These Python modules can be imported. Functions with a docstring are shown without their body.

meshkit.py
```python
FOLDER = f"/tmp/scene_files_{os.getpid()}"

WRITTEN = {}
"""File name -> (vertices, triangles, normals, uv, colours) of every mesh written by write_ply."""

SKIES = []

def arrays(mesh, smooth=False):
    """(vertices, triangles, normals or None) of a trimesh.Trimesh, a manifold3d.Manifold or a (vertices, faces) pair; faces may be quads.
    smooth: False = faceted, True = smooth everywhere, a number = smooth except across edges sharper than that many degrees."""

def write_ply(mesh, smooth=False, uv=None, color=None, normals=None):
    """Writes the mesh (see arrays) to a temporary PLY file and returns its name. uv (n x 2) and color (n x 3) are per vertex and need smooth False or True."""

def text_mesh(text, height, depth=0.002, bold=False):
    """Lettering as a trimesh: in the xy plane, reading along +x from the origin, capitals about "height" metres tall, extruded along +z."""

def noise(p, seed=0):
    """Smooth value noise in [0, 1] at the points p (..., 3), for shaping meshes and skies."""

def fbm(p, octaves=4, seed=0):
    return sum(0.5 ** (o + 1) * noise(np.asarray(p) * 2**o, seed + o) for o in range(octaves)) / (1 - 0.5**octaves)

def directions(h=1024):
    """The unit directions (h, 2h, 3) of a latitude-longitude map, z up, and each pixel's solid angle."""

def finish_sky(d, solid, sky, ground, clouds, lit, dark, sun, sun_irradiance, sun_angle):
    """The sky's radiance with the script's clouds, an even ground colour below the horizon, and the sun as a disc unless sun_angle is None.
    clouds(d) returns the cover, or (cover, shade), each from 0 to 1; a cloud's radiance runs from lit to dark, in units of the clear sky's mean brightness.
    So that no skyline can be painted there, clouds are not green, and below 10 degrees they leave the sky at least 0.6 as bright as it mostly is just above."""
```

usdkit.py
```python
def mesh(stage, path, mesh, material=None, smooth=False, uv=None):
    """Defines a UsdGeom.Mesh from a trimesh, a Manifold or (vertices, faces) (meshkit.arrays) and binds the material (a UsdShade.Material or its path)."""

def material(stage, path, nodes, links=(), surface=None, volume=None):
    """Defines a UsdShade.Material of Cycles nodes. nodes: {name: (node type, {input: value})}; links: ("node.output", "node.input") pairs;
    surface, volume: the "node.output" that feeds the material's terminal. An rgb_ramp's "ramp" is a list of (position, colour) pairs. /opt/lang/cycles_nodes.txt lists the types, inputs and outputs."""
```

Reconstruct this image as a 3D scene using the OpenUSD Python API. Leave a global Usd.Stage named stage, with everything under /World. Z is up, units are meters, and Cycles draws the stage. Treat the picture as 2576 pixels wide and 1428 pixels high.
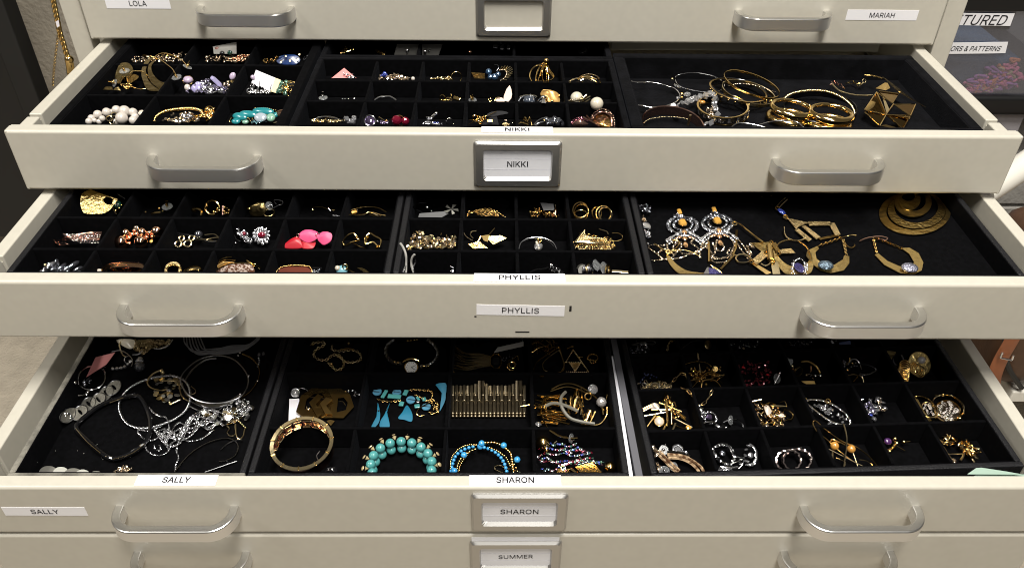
import math, random, numpy as np, trimesh, usdkit, meshkit
from pxr import Usd, UsdGeom, UsdLux, UsdShade, Gf, Sdf
from shapely.geometry import Polygon, box as sbox, Point
stage = Usd.Stage.CreateInMemory()
UsdGeom.SetStageUpAxis(stage, UsdGeom.Tokens.z); UsdGeom.SetStageMetersPerUnit(stage, 1.0)
UsdGeom.Xform.Define(stage, '/World'); UsdGeom.Scope.Define(stage, '/World/Looks')
rng = random.Random(7)
# ------------------------------------------------------------------ camera
CAM = np.array([-.0154, -.9437, .3091]); PITCH, YAW, ROLL, FOC = .6647, .0168, .0139, 2065.17
ca, sa, cb, sb = math.cos(PITCH), math.sin(PITCH), math.cos(YAW), math.sin(YAW)
FW = np.array([sb*ca, cb*ca, -sa]); RT = np.array([cb, -sb, 0]); UP = np.cross(RT, FW)
RT, UP = RT*math.cos(ROLL)+UP*math.sin(ROLL), UP*math.cos(ROLL)-RT*math.sin(ROLL)
cam = UsdGeom.Camera.Define(stage, '/World/camera')
cam.AddTransformOp().Set(Gf.Matrix4d(*[float(v) for r, w in ((RT, 0), (UP, 0), (-FW, 0), (CAM, 1)) for v in (*r, w)]))
cam.CreateHorizontalApertureAttr(36.0); cam.CreateFocalLengthAttr(36.0*FOC/2576); cam.CreateClippingRangeAttr((.01, 100.0))
cam.CreateExposureAttr(0.0)
def at(x, y, z):                     # the point of the level plane z that stands at this place of the photograph
    d = FW+RT*(x-1288)/FOC-UP*(y-714)/FOC
    return CAM+d*(z-CAM[2])/d[2]
def aty(x, y, Y):                    # the same on an upright plane
    d = FW+RT*(x-1288)/FOC-UP*(y-714)/FOC
    return CAM+d*(Y-CAM[1])/d[1]
# ------------------------------------------------------------------ light: ceiling panels of the room, dim room around
def rect(name, loc, target, w, h, power, col):
    L = UsdLux.RectLight.Define(stage, '/World/'+name); L.CreateWidthAttr(w); L.CreateHeightAttr(h)
    L.CreateIntensityAttr(power); L.CreateColorAttr(Gf.Vec3f(*col))
    f = np.array(target, float)-loc; f /= np.linalg.norm(f); u = np.array([0, 1., 0]) if abs(f[1]) < .9 else np.array([0, 0, 1.])
    r = np.cross(f, u); r /= np.linalg.norm(r); u = np.cross(r, f)
    L.AddTransformOp().Set(Gf.Matrix4d(*[float(v) for a, q in ((r, 0), (u, 0), (-f, 0), (np.array(loc, float), 1)) for v in (*a, q)]))
rect('ceiling_panel', (.2, -.95, 2.0), (.2, -.95, 0), .5, 1.15, 53, (1, .965, .895))
rect('ceiling_panel_001', (-1.9, -.9, 2.0), (-1.9, -.9, 0), .5, 1.1, 20, (1, .955, .87))
rect('ceiling_panel_002', (.5, -2.5, 2.0), (.5, -2.5, 0), .5, 1.1, 15, (1, .965, .895))
dome = UsdLux.DomeLight.Define(stage, '/World/room_light'); dome.CreateIntensityAttr(1.0)
# ------------------------------------------------------------------ materials
MATS = {}
def mat(name, nodes, links=(), surface='p.BSDF'):
    MATS[name] = usdkit.material(stage, '/World/Looks/'+name, nodes, links, surface=surface); return MATS[name]
def pbr(name, col, rough=.5, metal=0, **k):
    return mat(name, {'p': ('principled_bsdf', {'base_color': col, 'roughness': rough, 'metallic': metal, **k})})
def bumpy(name, col, rough, scale, dist, metal=0, var=0.0, strength=.6, **k):
    n = {'g': ('geometry', {}), 'n': ('noise_texture', {'scale': scale, 'detail': 4}), 'b': ('bump', {'strength': strength, 'distance': dist}),
         'p': ('principled_bsdf', {'base_color': col, 'roughness': rough, 'metallic': metal, **k})}
    l = [('g.position', 'n.vector'), ('n.fac', 'b.height'), ('b.normal', 'p.normal')]
    if var:
        n['n2'] = ('noise_texture', {'scale': scale*.13, 'detail': 3}); c = np.array(col)
        n['r'] = ('rgb_ramp', {'ramp': [(.3, tuple(c*(1-var))), (.7, tuple(np.minimum(c*(1+var), 1)))]})
        l += [('g.position', 'n2.vector'), ('n2.fac', 'r.fac'), ('r.color', 'p.base_color')]
    return mat(name, n, l)
m = usdkit.material(stage, '/World/Looks/room', {'b': ('background_shader', {'color': (1, .95, .88), 'strength': .085})}, [], surface='b.background')
UsdShade.MaterialBindingAPI.Apply(dome.GetPrim()).Bind(m)
bumpy('putty', (.515, .488, .420), .34, 900, .00012, var=.025, strength=.35, coat_weight=.15, coat_roughness=.25)
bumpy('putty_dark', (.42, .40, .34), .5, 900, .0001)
bumpy('velvet', (.0013, .0013, .0017), .9, 1600, .0004, var=.5, strength=.8, specular_ior_level=.06, sheen_weight=.007, sheen_roughness=.4, sheen_tint=(.75, .8, 1))
bumpy('velvet_nap', (.0025, .0025, .0032), .9, 500, .0006, var=.6, strength=.8, specular_ior_level=.08, sheen_weight=.035, sheen_roughness=.4, sheen_tint=(.75, .8, 1))
bumpy('leather', (.005, .005, .0065), .5, 700, .0012, strength=.8, specular_ior_level=.35)
bumpy('worn_board', (.17, .16, .135), .85, 500, .002, var=.5, strength=.9)
pbr('polished_steel', (.74, .735, .72), .27, 1)
bumpy('satin_steel', (.76, .755, .75), .46, 1500, .00004, metal=1, strength=.2)
bumpy('brushed_steel', (.50, .49, .475), .46, 1400, .00005, metal=1, strength=.25)
bumpy('paper', (.80, .80, .84), .7, 300, .0002, var=.03, strength=.2)
bumpy('crease', (.62, .62, .68), .7, 300, .0002)
pbr('tape', (.84, .83, .86), .45)
pbr('ink', (.018, .018, .022), .5)
pbr('ink_grey', (.05, .05, .055), .5)
pbr('dark_hole', (.008, .006, .005), .8)
bumpy('black_board', (.008, .008, .008), .5, 60, .0005, var=.3)
bumpy('rough_wall', (.36, .32, .26), .85, 90, .004, var=.12, strength=.8)
bumpy('block_wall', (.30, .285, .26), .85, 60, .004, var=.15, strength=.8)
bumpy('lilac_wall', (.36, .34, .36), .8, 60, .002, var=.05)
bumpy('carpet', (.36, .315, .25), .95, 220, .004, var=.12, strength=.9)
pbr('black_plastic', (.006, .006, .0065), .4)
pbr('white_tube', (.72, .69, .62), .4)
bumpy('brown_leather', (.075, .036, .018), .5, 160, .001, var=.3)
bumpy('orange_strap', (.26, .085, .032), .45, 200, .0006, var=.2)
pbr('green_card', (.30, .41, .34), .7)
pbr('grey_card', (.10, .10, .115), .8)
pbr('white_card', (.78, .78, .84), .6)
# ------------------------------------------------------------------ objects
NAMES = set()
def fresh(parent, name):
    p, k = f'{parent}/{name}', 0
    while p in NAMES:
        k += 1; p = f'{parent}/{name}_{k:03d}'
    NAMES.add(p); return p
def tag(prim, label=None, cat=None, group=None, kind=None):
    for k, v in (('label', label), ('category', cat), ('group', group), ('kind', kind)):
        if v: prim.SetCustomDataByKey(k, v)
def obj(name, mesh, m, parent='/World', smooth=None, label=None, cat=None, group=None, kind=None):
    if smooth is None: smooth = 30 if len(mesh.faces) < 2500 else (False if any(w in name for w in ('crystal', 'sequin', 'flake', 'facet')) else True)
    p = usdkit.mesh(stage, fresh(parent, name), mesh, MATS[m], smooth=smooth)
    p.CreateDoubleSidedAttr(True)
    tag(p.GetPrim(), label, cat, group, kind); return str(p.GetPath())
def thing(name, label, cat, parts, group=None, kind=None):
    """parts: (name, mesh, material[, sub-parts[, label[, kind]]]); the Xform stands at the middle of the thing's base"""
    parts = [p for p in parts if p is not None and len(p[1].vertices)]
    lo = np.min([p[1].vertices.min(0) for p in parts], 0); hi = np.max([p[1].vertices.max(0) for p in parts], 0)
    o = np.array([(lo[0]+hi[0])/2, (lo[1]+hi[1])/2, lo[2]])
    path = fresh('/World', name); x = UsdGeom.Xform.Define(stage, path); x.AddTranslateOp().Set(Gf.Vec3d(*[float(v) for v in o]))
    tag(x.GetPrim(), label, cat, group, kind)
    def put(p, parent):
        q = p[1].copy(); q.vertices = q.vertices-o
        a = obj(p[0], q, p[2], parent, label=p[4] if len(p) > 4 else None, kind=p[5] if len(p) > 5 else None)
        for s in (p[3] if len(p) > 3 and p[3] else ()): put(s, a)
    for p in parts: put(p, path)
    return path
def join(ms): return trimesh.util.concatenate([m for m in ms if m is not None])
def bx(x0, x1, y0, y1, z0, z1):
    b = trimesh.creation.box((abs(x1-x0), abs(y1-y0), abs(z1-z0))); b.apply_translation(((x0+x1)/2, (y0+y1)/2, (z0+z1)/2)); return b
def rbx(x0, x1, y0, y1, z0, z1, r=.002, n=3):     # box with rounded edges
    import manifold3d as mf
    s = mf.Manifold.sphere(r, 4*n)
    pts = [s.translate((a, b, c)) for a in (x0+r, x1-r) for b in (y0+r, y1-r) for c in (z0+r, z1-r)]
    h = mf.Manifold.batch_hull(pts).to_mesh(); return trimesh.Trimesh(h.vert_properties[:, :3], h.tri_verts, process=False)
def slab(p0, p1, t, z0, z1):          # upright board from p0 to p1 (plan), thickness t, both sides
    p0, p1 = np.array(p0[:2], float), np.array(p1[:2], float); d = p1-p0; n = np.linalg.norm(d); d /= n
    b = trimesh.creation.box((n, t, z1-z0)); T = np.eye(4); T[:2, 0] = d; T[:2, 1] = (-d[1], d[0]); T[:3, 3] = (*(p0+p1)/2, (z0+z1)/2)
    b.apply_transform(T); return b
def extr(poly, t):                     # polygon in xy, extruded up z
    return join([trimesh.creation.extrude_polygon(g, t, engine='earcut') for g in getattr(poly, 'geoms', [poly])])
def frame4(o, x, y, z):
    T = np.eye(4); T[:3, 0], T[:3, 1], T[:3, 2], T[:3, 3] = x, y, z, o; return T
def text(s, h, o, x, y, wide=1.0, slant=0.0, m='ink', bold=False):          # lettering with its middle at o, reading along x, up along y
    ms, X = [], 0.0                    # plain upright I, as on the tape
    for k, seg in enumerate(s.split('I')):
        if k:
            w = h*(.19 if bold else .15); X += h*.19; ms.append(bx(X, X+w, 0, h, 0, .00025)); X += w+h*.20
        if seg:
            q = meshkit.text_mesh(seg, h, .00025, bold=bold); q.apply_translation((X-q.vertices[:, 0].min(), 0, 0)); X = q.vertices[:, 0].max(); ms.append(q)
    t = join(ms); t.vertices[:, 0] -= (t.vertices[:, 0].min()+t.vertices[:, 0].max())/2; t.vertices[:, 1] -= h/2
    t.vertices[:, 0] = t.vertices[:, 0]*wide+t.vertices[:, 1]*slant
    x, y = np.array(x, float), np.array(y, float); x /= np.linalg.norm(x); y /= np.linalg.norm(y)
    t.apply_transform(frame4(o, x, y, np.cross(x, y))); return ('lettering', t, m)
# ------------------------------------------------------------------ the cabinet and its drawers
H, LIP, P = .0667, .0129, .0707
Y = {1: 0., 2: -.2212, 3: -.368, 4: -.4814, 5: -.4812}
Z = {1: 0., 2: -P, 3: -2*P, 4: -4*P, 5: -5*P}
XO = {1: 0, 2: .0005, 3: .0055, 4: .0028, 5: 0}
HX, HW, HP = .3101, .1113, .0287
def drawer_front(d):
    x0, x1, y, z = XO[d]-.5, XO[d]+.5, Y[d], Z[d]
    r, n = .0032, 5; pr = [(y+LIP, z), (y+LIP, z-.0022), (y+.0022, z-.0022), (y+.0022, z-H+.0022), (y+LIP, z-H+.0022), (y+LIP, z-H)]
    for k in range(n+1):
        a = math.pi/2*k/n; pr.append((y+r-r*math.sin(a), z-H+r-r*math.cos(a)))
    for k in range(n+1):
        a = math.pi/2*k/n; pr.append((y+r-r*math.cos(a), z-r+r*math.sin(a)))
    e = trimesh.creation.extrude_polygon(Polygon(pr), 1.0-.005, engine='earcut')
    e.apply_transform(frame4((x0+.0025, 0, 0), (0, 1, 0), (0, 0, 1), (1, 0, 0)))
    return join([e, rbx(x0, x0+.004, y, y+LIP, z-H, z, .0018), rbx(x1-.004, x1, y, y+LIP, z-H, z, .0018)])
def handle(cx, y, ztop):
    r, t, hb = .023, .0080, .0150; x0, x1 = cx-HW/2, cx+HW/2; yo = y-HP
    def path(i):
        rr = r-i; a0 = [(x0+i, y+.001)]
        for k in range(13):
            a = math.pi/2*k/12; a0.append((x0+r-rr*math.cos(a), yo+r-rr*math.sin(a)))
        for k in range(13):
            a = math.pi/2*(1-k/12); a0.append((x1-r+rr*math.cos(a), yo+r-rr*math.sin(a)))
        return a0+[(x1-i, y+.001)]
    def loop(i): return np.array(path(i))
    zt, zb, c = ztop, ztop-hb, .0012
    prof = [(0, zb+c), (0, zt-c), (c*.35, zt-c*.35), (c, zt), (t-c, zt-.0002), (t-c*.35, zt-c*.45), (t, zt-c), (t, zb+c), (t-c, zb), (c, zb)]
    def strip(prof, closed):
        V = np.stack([np.c_[loop(i), np.full(28, z)] for i, z in prof], 1); n, k = V.shape[:2]; F = []
        for a in range(n-1):
            for b in range(k if closed else k-1):
                q = [a*k+b, a*k+(b+1) % k, (a+1)*k+(b+1) % k, (a+1)*k+b]; F += [(q[0], q[2], q[1]), (q[0], q[3], q[2])]
        return trimesh.Trimesh(V.reshape(-1, 3), F, process=False)
    return strip(prof[6:]+prof[:2], False), strip(prof[1:7], False)
def label_frame(cx, y, zc, w=.0875, h=.052, d=.0042):
    import manifold3d as mf
    rr = lambda w, h, r: Polygon([(-w/2, -h/2), (w/2, -h/2), (w/2, h/2), (-w/2, h/2)]).buffer(-r).buffer(r, 6)
    def ring(po, pi, z):
        return [np.c_[np.array(p.exterior.coords)[:-1], np.full(len(p.exterior.coords)-1, z)] for p in (po, pi)]
    o0, o1 = rr(w, h, .003), rr(w-.0045, h-.0045, .002); i0, i1 = rr(w-.0185, h-.0170, .003), rr(w-.0205, h-.0200, .003)
    loops = []
    for p, z in ((o0, 0), (o0, d*.45), (o1, d), (i0, d), (i1, d*.25), (i1, 0)):
        e = p.exterior; loops.append(np.array([(*e.interpolate(k/96, normalized=True).coords[0], z) for k in range(96)]))
    loops[4] = loops[4]+(0, .0013, 0); loops[5] = loops[5]+(0, .0013, 0)
    # start every loop at the same angle
    for k, l in enumerate(loops):
        a = np.arctan2(l[:, 1]/h, l[:, 0]/w); l = l[np.argsort(a)]; loops[k] = l
    V = np.concatenate(loops); F = []
    for k in range(len(loops)-1):
        for b in range(96):
            q = [k*96+b, k*96+(b+1) % 96, (k+1)*96+(b+1) % 96, (k+1)*96+b]; F += [(q[0], q[1], q[2]), (q[0], q[2], q[3])]
    f = trimesh.Trimesh(V, F, process=False); f.apply_transform(frame4((cx, y, zc), (1, 0, 0), (0, 0, 1), (0, -1, 0))); return f
def front_tape(cx, y, zc, w, h, s, th, rot=0, slant=0):
    b = trimesh.creation.box((w, h, .0003)); R = trimesh.transformations.rotation_matrix(rot, (0, 0, 1)); b.apply_transform(R)
    b.apply_transform(frame4((cx, y-.00017, zc), (1, 0, 0), (0, 0, 1), (0, -1, 0)))
    return ('name_label', b, 'tape', [text(s, th, (cx, y-.00033, zc), (math.cos(rot), 0, math.sin(rot)), (-math.sin(rot), 0, math.cos(rot)), slant=slant)])
def lip_tape(cx, d, w, s, th, wide, rot=0):
    y, z = Y[d], Z[d]; b = trimesh.creation.box((w, .0120, .0003)); b.apply_transform(trimesh.transformations.rotation_matrix(rot, (0, 0, 1)))
    b.apply_translation((cx, y+.0080, z+.00018))
    return ('name_label', b, 'tape', [text(s, th, (cx, y+.0083, z+.00034), (math.cos(rot), math.sin(rot), 0), (-math.sin(rot), math.cos(rot), 0), wide=wide, m='ink', bold=True)])
def card(cx, y, zc, s, th, w=.0700, h=.0345, rot=0):
    c = bx(cx-w/2, cx+w/2, y-.0008, y-.0003, zc-h/2, zc+h/2); k = []
    for dz in (.0058, -.0063):
        k.append(('crease', bx(cx-w/2+.001, cx+w/2-.001, y-.00088, y-.00078, zc+dz-.0002, zc+dz+.0002), 'crease'))
    return ('name_card', c, 'paper', [text(s, th, (cx, y-.00085, zc), (math.cos(rot), 0, math.sin(rot)), (-math.sin(rot), 0, math.cos(rot)))]+k)
def drawer(d, label, extra, back=.40, notch=True):
    y, z, xo = Y[d], Z[d], XO[d]; ps = [('front', drawer_front(d), 'putty')]
    for s in (-1, 1):
        x = xo+s*.4885; yb = y+LIP; w = .0065
        hb_, ht_ = handle(xo+s*HX, y, z-.0254); ps.append(('handle', hb_, 'satin_steel', [('top_edge', ht_, 'polished_steel')]))
        if d > 1 and d < 5:
            a, b = (rbx(x-w, x+w, yb+.0003, yb+.0250, z-.060, z-.0035, .0016), rbx(x-w, x+w, yb+.0285, y+back, z-.060, z-.0025, .0016))
            low = bx(x-w+.002, x+w-.002, yb+.02, yb+.035, z-.059, z-.009)
            ps.append(('side_panel', join([a, b, low]), 'putty'))
    if d < 5: ps += [('bottom_panel', bx(xo-.49, xo+.49, y+.0135, y+back, z-.0622, z-.0608), 'putty')]
    return thing('drawer', label, 'drawer', ps+extra)
def slot(x0, x1, y, z0, z1): return ('slot', bx(x0, x1, y-.0002, y+.0005, z0, z1), 'dark_hole')
def on_front(d, px, py):               # x and z on the drawer's front
    p = aty(px, py, Y[d]); return p[0], p[2]
fx = {1: on_front(1, 1292, 50), 2: on_front(2, 1302, 415), 4: on_front(4, 1306, 1287)}
cx1, zc1 = on_front(1, 1292, 41)
def FR(d, cx): return ('label_frame', label_frame(cx, Y[d], Z[d]-.0333), 'brushed_steel')
lx, lz = on_front(1, 347, 10); mx, mz = on_front(1, 2219, 38.5)
drawer(1, 'closed top drawer with the name labels LOLA and MARIAH', [FR(1, cx1), front_tape(lx, 0, lz+.0005, .0735, .0120, 'LOLA', .0058), front_tape(mx, 0, mz, .0835, .0120, 'MARIAH', .0056)], back=.55)
nx, _ = on_front(2, 1302, 415); f = FR(2, nx)
drawer(2, 'open drawer labelled NIKKI, uppermost of the three pulled out', [(*f, [card(nx, Y[2], Z[2]-.0333, 'NIKKI', .0062)]), lip_tape(nx-.0008, 2, .0705, 'NIKKI', .0068, 1.0)])
qx, qz = on_front(3, 1309.5, 780)
sl = [on_front(3, 1435, 776), on_front(3, 1314, 834.5), on_front(3, 1196, 796.5), on_front(3, 1436, 797)]
lpx = at(1307, 698, Z[3])[0]
drawer(3, 'open drawer labelled PHYLLIS with empty slots where a label frame was', [front_tape(qx, Y[3], qz, .0805, .0120, 'PHYLLIS', .0062, rot=-.021), lip_tape(lpx, 3, .082, 'PHYLLIS', .0062, 1.08, rot=-.003),
    slot(sl[0][0]-.0011, sl[0][0]+.0011, Y[3], sl[0][1]-.0032, sl[0][1]+.0032), slot(sl[1][0]-.0066, sl[1][0]+.0066, Y[3], sl[1][1]-.0007, sl[1][1]+.0007),
    slot(sl[2][0]-.001, sl[2][0]+.001, Y[3], sl[2][1]-.0004, sl[2][1]+.0012)])
sx, sz = on_front(4, 1306.5, 1287); f = FR(4, sx); yx, yz = on_front(4, 113, 1285)
slx, shx = at(443, 1210, Z[4])[0], at(1296, 1209, Z[4])[0]
drawer(4, 'open drawer labelled SALLY and SHARON, lowest of the three pulled out', [(*f, [card(sx, Y[4], Z[4]-.0333, 'SHARON', .0062)]), front_tape(yx, Y[4], yz, .0745, .0120, 'SALLY', .0060, rot=-.004),
    lip_tape(slx, 4, .0715, 'SALLY', .0058, 1.0), lip_tape(shx, 4, .082, 'SHARON', .0060, 1.0)])
ux, _ = on_front(5, 1297, 1400); f = FR(5, ux)
drawer(5, 'lowest drawer labelled SUMMER, cut off by the bottom of the picture', [(*f, [card(ux, Y[5], Z[5]-.0333, 'SUMMER', .0056, h=.0345, rot=.03)]),
    ('paper_slip', slab((ux-.042, Y[5]-.0006), (ux+.041, Y[5]-.0006), .0003, Z[5]-.012, Z[5]-.0025), 'paper')])
cab = [('side_panel', bx(-.5275, -.5255, .012, .66, -.95, .25), 'putty'), ('side_panel', bx(.5255, .5275, .012, .66, -.95, .25), 'putty'),
       ('front_post', rbx(-.5275, -.5045, .0075, .030, -.95, .25, .0015), 'putty'), ('front_post', rbx(.5045, .5275, .0075, .030, -.95, .25, .0015), 'putty'),
       ('back_panel', bx(-.525, .525, .655, .66, -.95, .25), 'putty_dark'), ('top_panel', bx(-.525, .525, .03, .654, .245, .25), 'putty')]
thing('filing_cabinet', 'tall cream steel drawer cabinet with narrow front posts', 'cabinet', cab)
# ------------------------------------------------------------------ trays in the drawers
TRAY, LIM = {}, {}
def tray(key, label, x0, x1, y0, y1, zt, depth, cols=(), rows=(), wall=.006, rim='leather', inner='velvet', rot=0, org=(0, 0), worn=(), low=.0012, dv=.0032):
    T = np.eye(4); T[:2, :2] = [[math.cos(rot), -math.sin(rot)], [math.sin(rot), math.cos(rot)]]; T[:2, 3] = org
    zf = zt-depth; ps = []
    def put(n, m, k):
        m.apply_transform(T); ps.append((n, m, k))
    put('base', bx(x0+.001, x1-.001, y0+.001, y1-.001, zf-.003, zf), inner)
    W = {'left': (x0, x0+wall, y0+wall, y1-wall), 'right': (x1-wall, x1, y0+wall, y1-wall), 'front': (x0, x1, y0, y0+wall), 'back': (x0, x1, y1-wall, y1)}
    for n, (a, b, c, d) in W.items():
        put('tray_wall', rbx(a, b, c, d, zf-.003, zt, .0014), 'worn_board' if n in worn else rim)
        e = .0009                                                     # velvet lining inside each wall
        L = {'left': (b-.0001, b+e, c, d), 'right': (a-e, a+.0001, c, d), 'front': (a+wall, b-wall, d-.0001, d+e), 'back': (a+wall, b-wall, c-e, c+.0001)}[n]
        put('lining', bx(*L, zf, zt-.0008), inner)
    xs, ys = [x0+wall+.001]+list(cols)+[x1-wall-.001], [y0+wall+.001]+list(rows)+[y1-wall-.001]
    for y in rows: put('row_divider', rbx(x0+wall+.001, x1-wall-.001, y-dv/2, y+dv/2, zf, zt-low, .0012), inner)
    for x in cols:
        for a, b in zip(ys[:-1], ys[1:]): put('column_divider', rbx(x-dv/2, x+dv/2, a+dv/2+.0002, b-dv/2-.0002, zf, zt-low-.0002, .0012), inner)
    TRAY[key] = zf; LIM[key] = ([q for q in (y0+wall, *rows, y1-wall)], [q for q in (x0+wall, *cols, x1-wall)], math.cos(rot), math.sin(rot), org, zt)
    thing('jewellery_tray', label, 'tray', ps)
z2, z3, z4 = Z[2]-.004, Z[3]-.004, Z[4]-.004
tray('2l', 'black velvet tray of three columns, leftmost in the NIKKI drawer', -.4665, -.2325, -.2065, .035, z2, .021, (-.3835, -.3095), (-.1290, -.0490), wall=.009, rim='velvet', inner='velvet')
tray('2m', 'black velvet tray with eighteen small compartments in the middle of the NIKKI drawer', -.2285, .1145, -.2065, -.0265, z2, .021, (-.1597, -.1065, -.0533, .0003, .0535), (-.1400, -.0885), rim='velvet_nap')
tray('2b', 'black tray half hidden under the closed top drawer, behind the middle NIKKI tray', -.2285, .1145, -.0235, .15, z2-.001, .026, (-.1150, -.0010), (.05,), rim='velvet_nap')
tray('2r', 'open black velvet tray without dividers, holding bangles in the NIKKI drawer', .1160, .4720, -.2065, -.0100, z2, .0265, wall=.0115, rim='velvet_nap', inner='velvet_nap')
tray('3l', 'black tray with three rows of six compartments in the PHYLLIS drawer', -.4640, -.1165, -.3535, -.175, z3, .027, (-.3975, -.3425, -.2865, -.2305, -.1755), (-.3105, -.2570))
tray('3m', 'black tray with four columns in the middle of the PHYLLIS drawer', -.1145, .1165, -.3535, -.175, z3, .027, (-.0553, -.0003, .0527), (-.3112, -.2569))
tray('3r', 'flat black tray of long earrings in the right of the PHYLLIS drawer', .1185, .4675, -.3535, -.165, z3, .0195)
tray('4l', 'open black tray with a worn grey rim under the name SALLY', -.4600, -.2465, -.4670, -.19, z4, .029, worn=('left', 'front'))
tray('4m', 'black tray with four columns of compartments in the middle of the SHARON drawer', -.2445, .1020, -.4670, -.20, z4, .029, (-.1550, -.0680, .0160), (-.4062, -.3310))
tray('4r', 'black tray with six columns, standing askew in the right of the SHARON drawer', -.0065, .3420, -.0575, .2120, z4, .029, (.0554, .1108, .1662, .2216, .2770), (0, .0550, .1080), rot=.0415, org=(.1262, -.4100))
thing('paper_strip', 'narrow white strip in the gap beside the askew tray', 'strip', [('sheet', slab((.1045, -.4665), (.1040, -.30), .0035, z4-.03, z4-.006), 'white_card')])
thing('felt_strip', 'long dark grey felt strip lying along the left rim of the askew tray', 'strip', [('sheet', slab((.1115, -.4668), (.1075, -.27), .0065, z4-.03, z4-.0035), 'grey_card')])
gp = [at(x, y, Z[4]-.006) for x, y in ((2432, 1194), (2458, 1176), (2530, 1187), (2574, 1195))]
def plate_pts(P, t):                  # flat sheet through given points (planar, in order), thickness t
    P = np.array(P, float); c = P.mean(0); u, s, vt = np.linalg.svd(P-c); x, y, n = vt[0], vt[1], vt[2]
    if n[2] < 0: n = -n
    y = np.cross(n, x); q = np.c_[(P-c)@x, (P-c)@y]; pg = Polygon(q).buffer(0); m = extr(pg, t); m.apply_transform(frame4(c-n*t/2, x, y, n)); return m
thing('green_card', 'pale green card peeping out at the right front corner of the SHARON drawer', 'card', [('sheet', plate_pts([p+(0, 0, .001) for p in gp], .0006), 'green_card'),
    ('sheet', plate_pts([(gp[0][0]-.002, gp[0][1]-.0055, z4-.004), (gp[0][0]+.012, gp[0][1]+.003, z4-.004), (gp[2][0]+.02, gp[2][1]-.001, z4-.004), (gp[3][0], gp[3][1]-.006, z4-.004)], .0006), 'green_card')])
a, b = aty(2152, 124, .0300), aty(1545, 124, .0300)
thing('steel_rail', 'dim beige steel rail behind the bangle tray under the top drawer', 'rail', [('rail', rbx(.1185, .4500, .0290, .0330, z2-.012, z2+.0020, .001), 'putty_dark')])
# ------------------------------------------------------------------ what stands round the cabinet
obj('floor', bx(-3, 3, -2.5, 1.2, -.80, -.78), 'carpet', kind='structure')
obj('rough_wall', bx(-3, -.46, .70, .74, -.79, 1.0), 'rough_wall', kind='structure', label='rough beige plaster wall left of the cabinet')
obj('block_wall', bx(.5290, 3, .15, .17, -.779, -.20), 'block_wall', kind='structure')
for k in range(4):
    for j in range(3):
        obj('wall_block', rbx(.530+.2*j+.1*(k % 2), .722+.2*j+.1*(k % 2), .142, .152, -.68+.1*k, -.586+.1*k, .003), 'block_wall', '/World/block_wall')
pe = aty(100, 250, .30)
thing('black_board_panel', 'tall black board standing left of the cabinet', 'board', [('panel', bx(pe[0]-.6, pe[0]-.035, .30, .33, -.56, .6), 'black_plastic'), ('edge_strip', rbx(pe[0]-.0345, pe[0], .297, .335, -.56, .6, .003), 'black_board')])
q = aty(2470, 60, .06)
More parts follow.
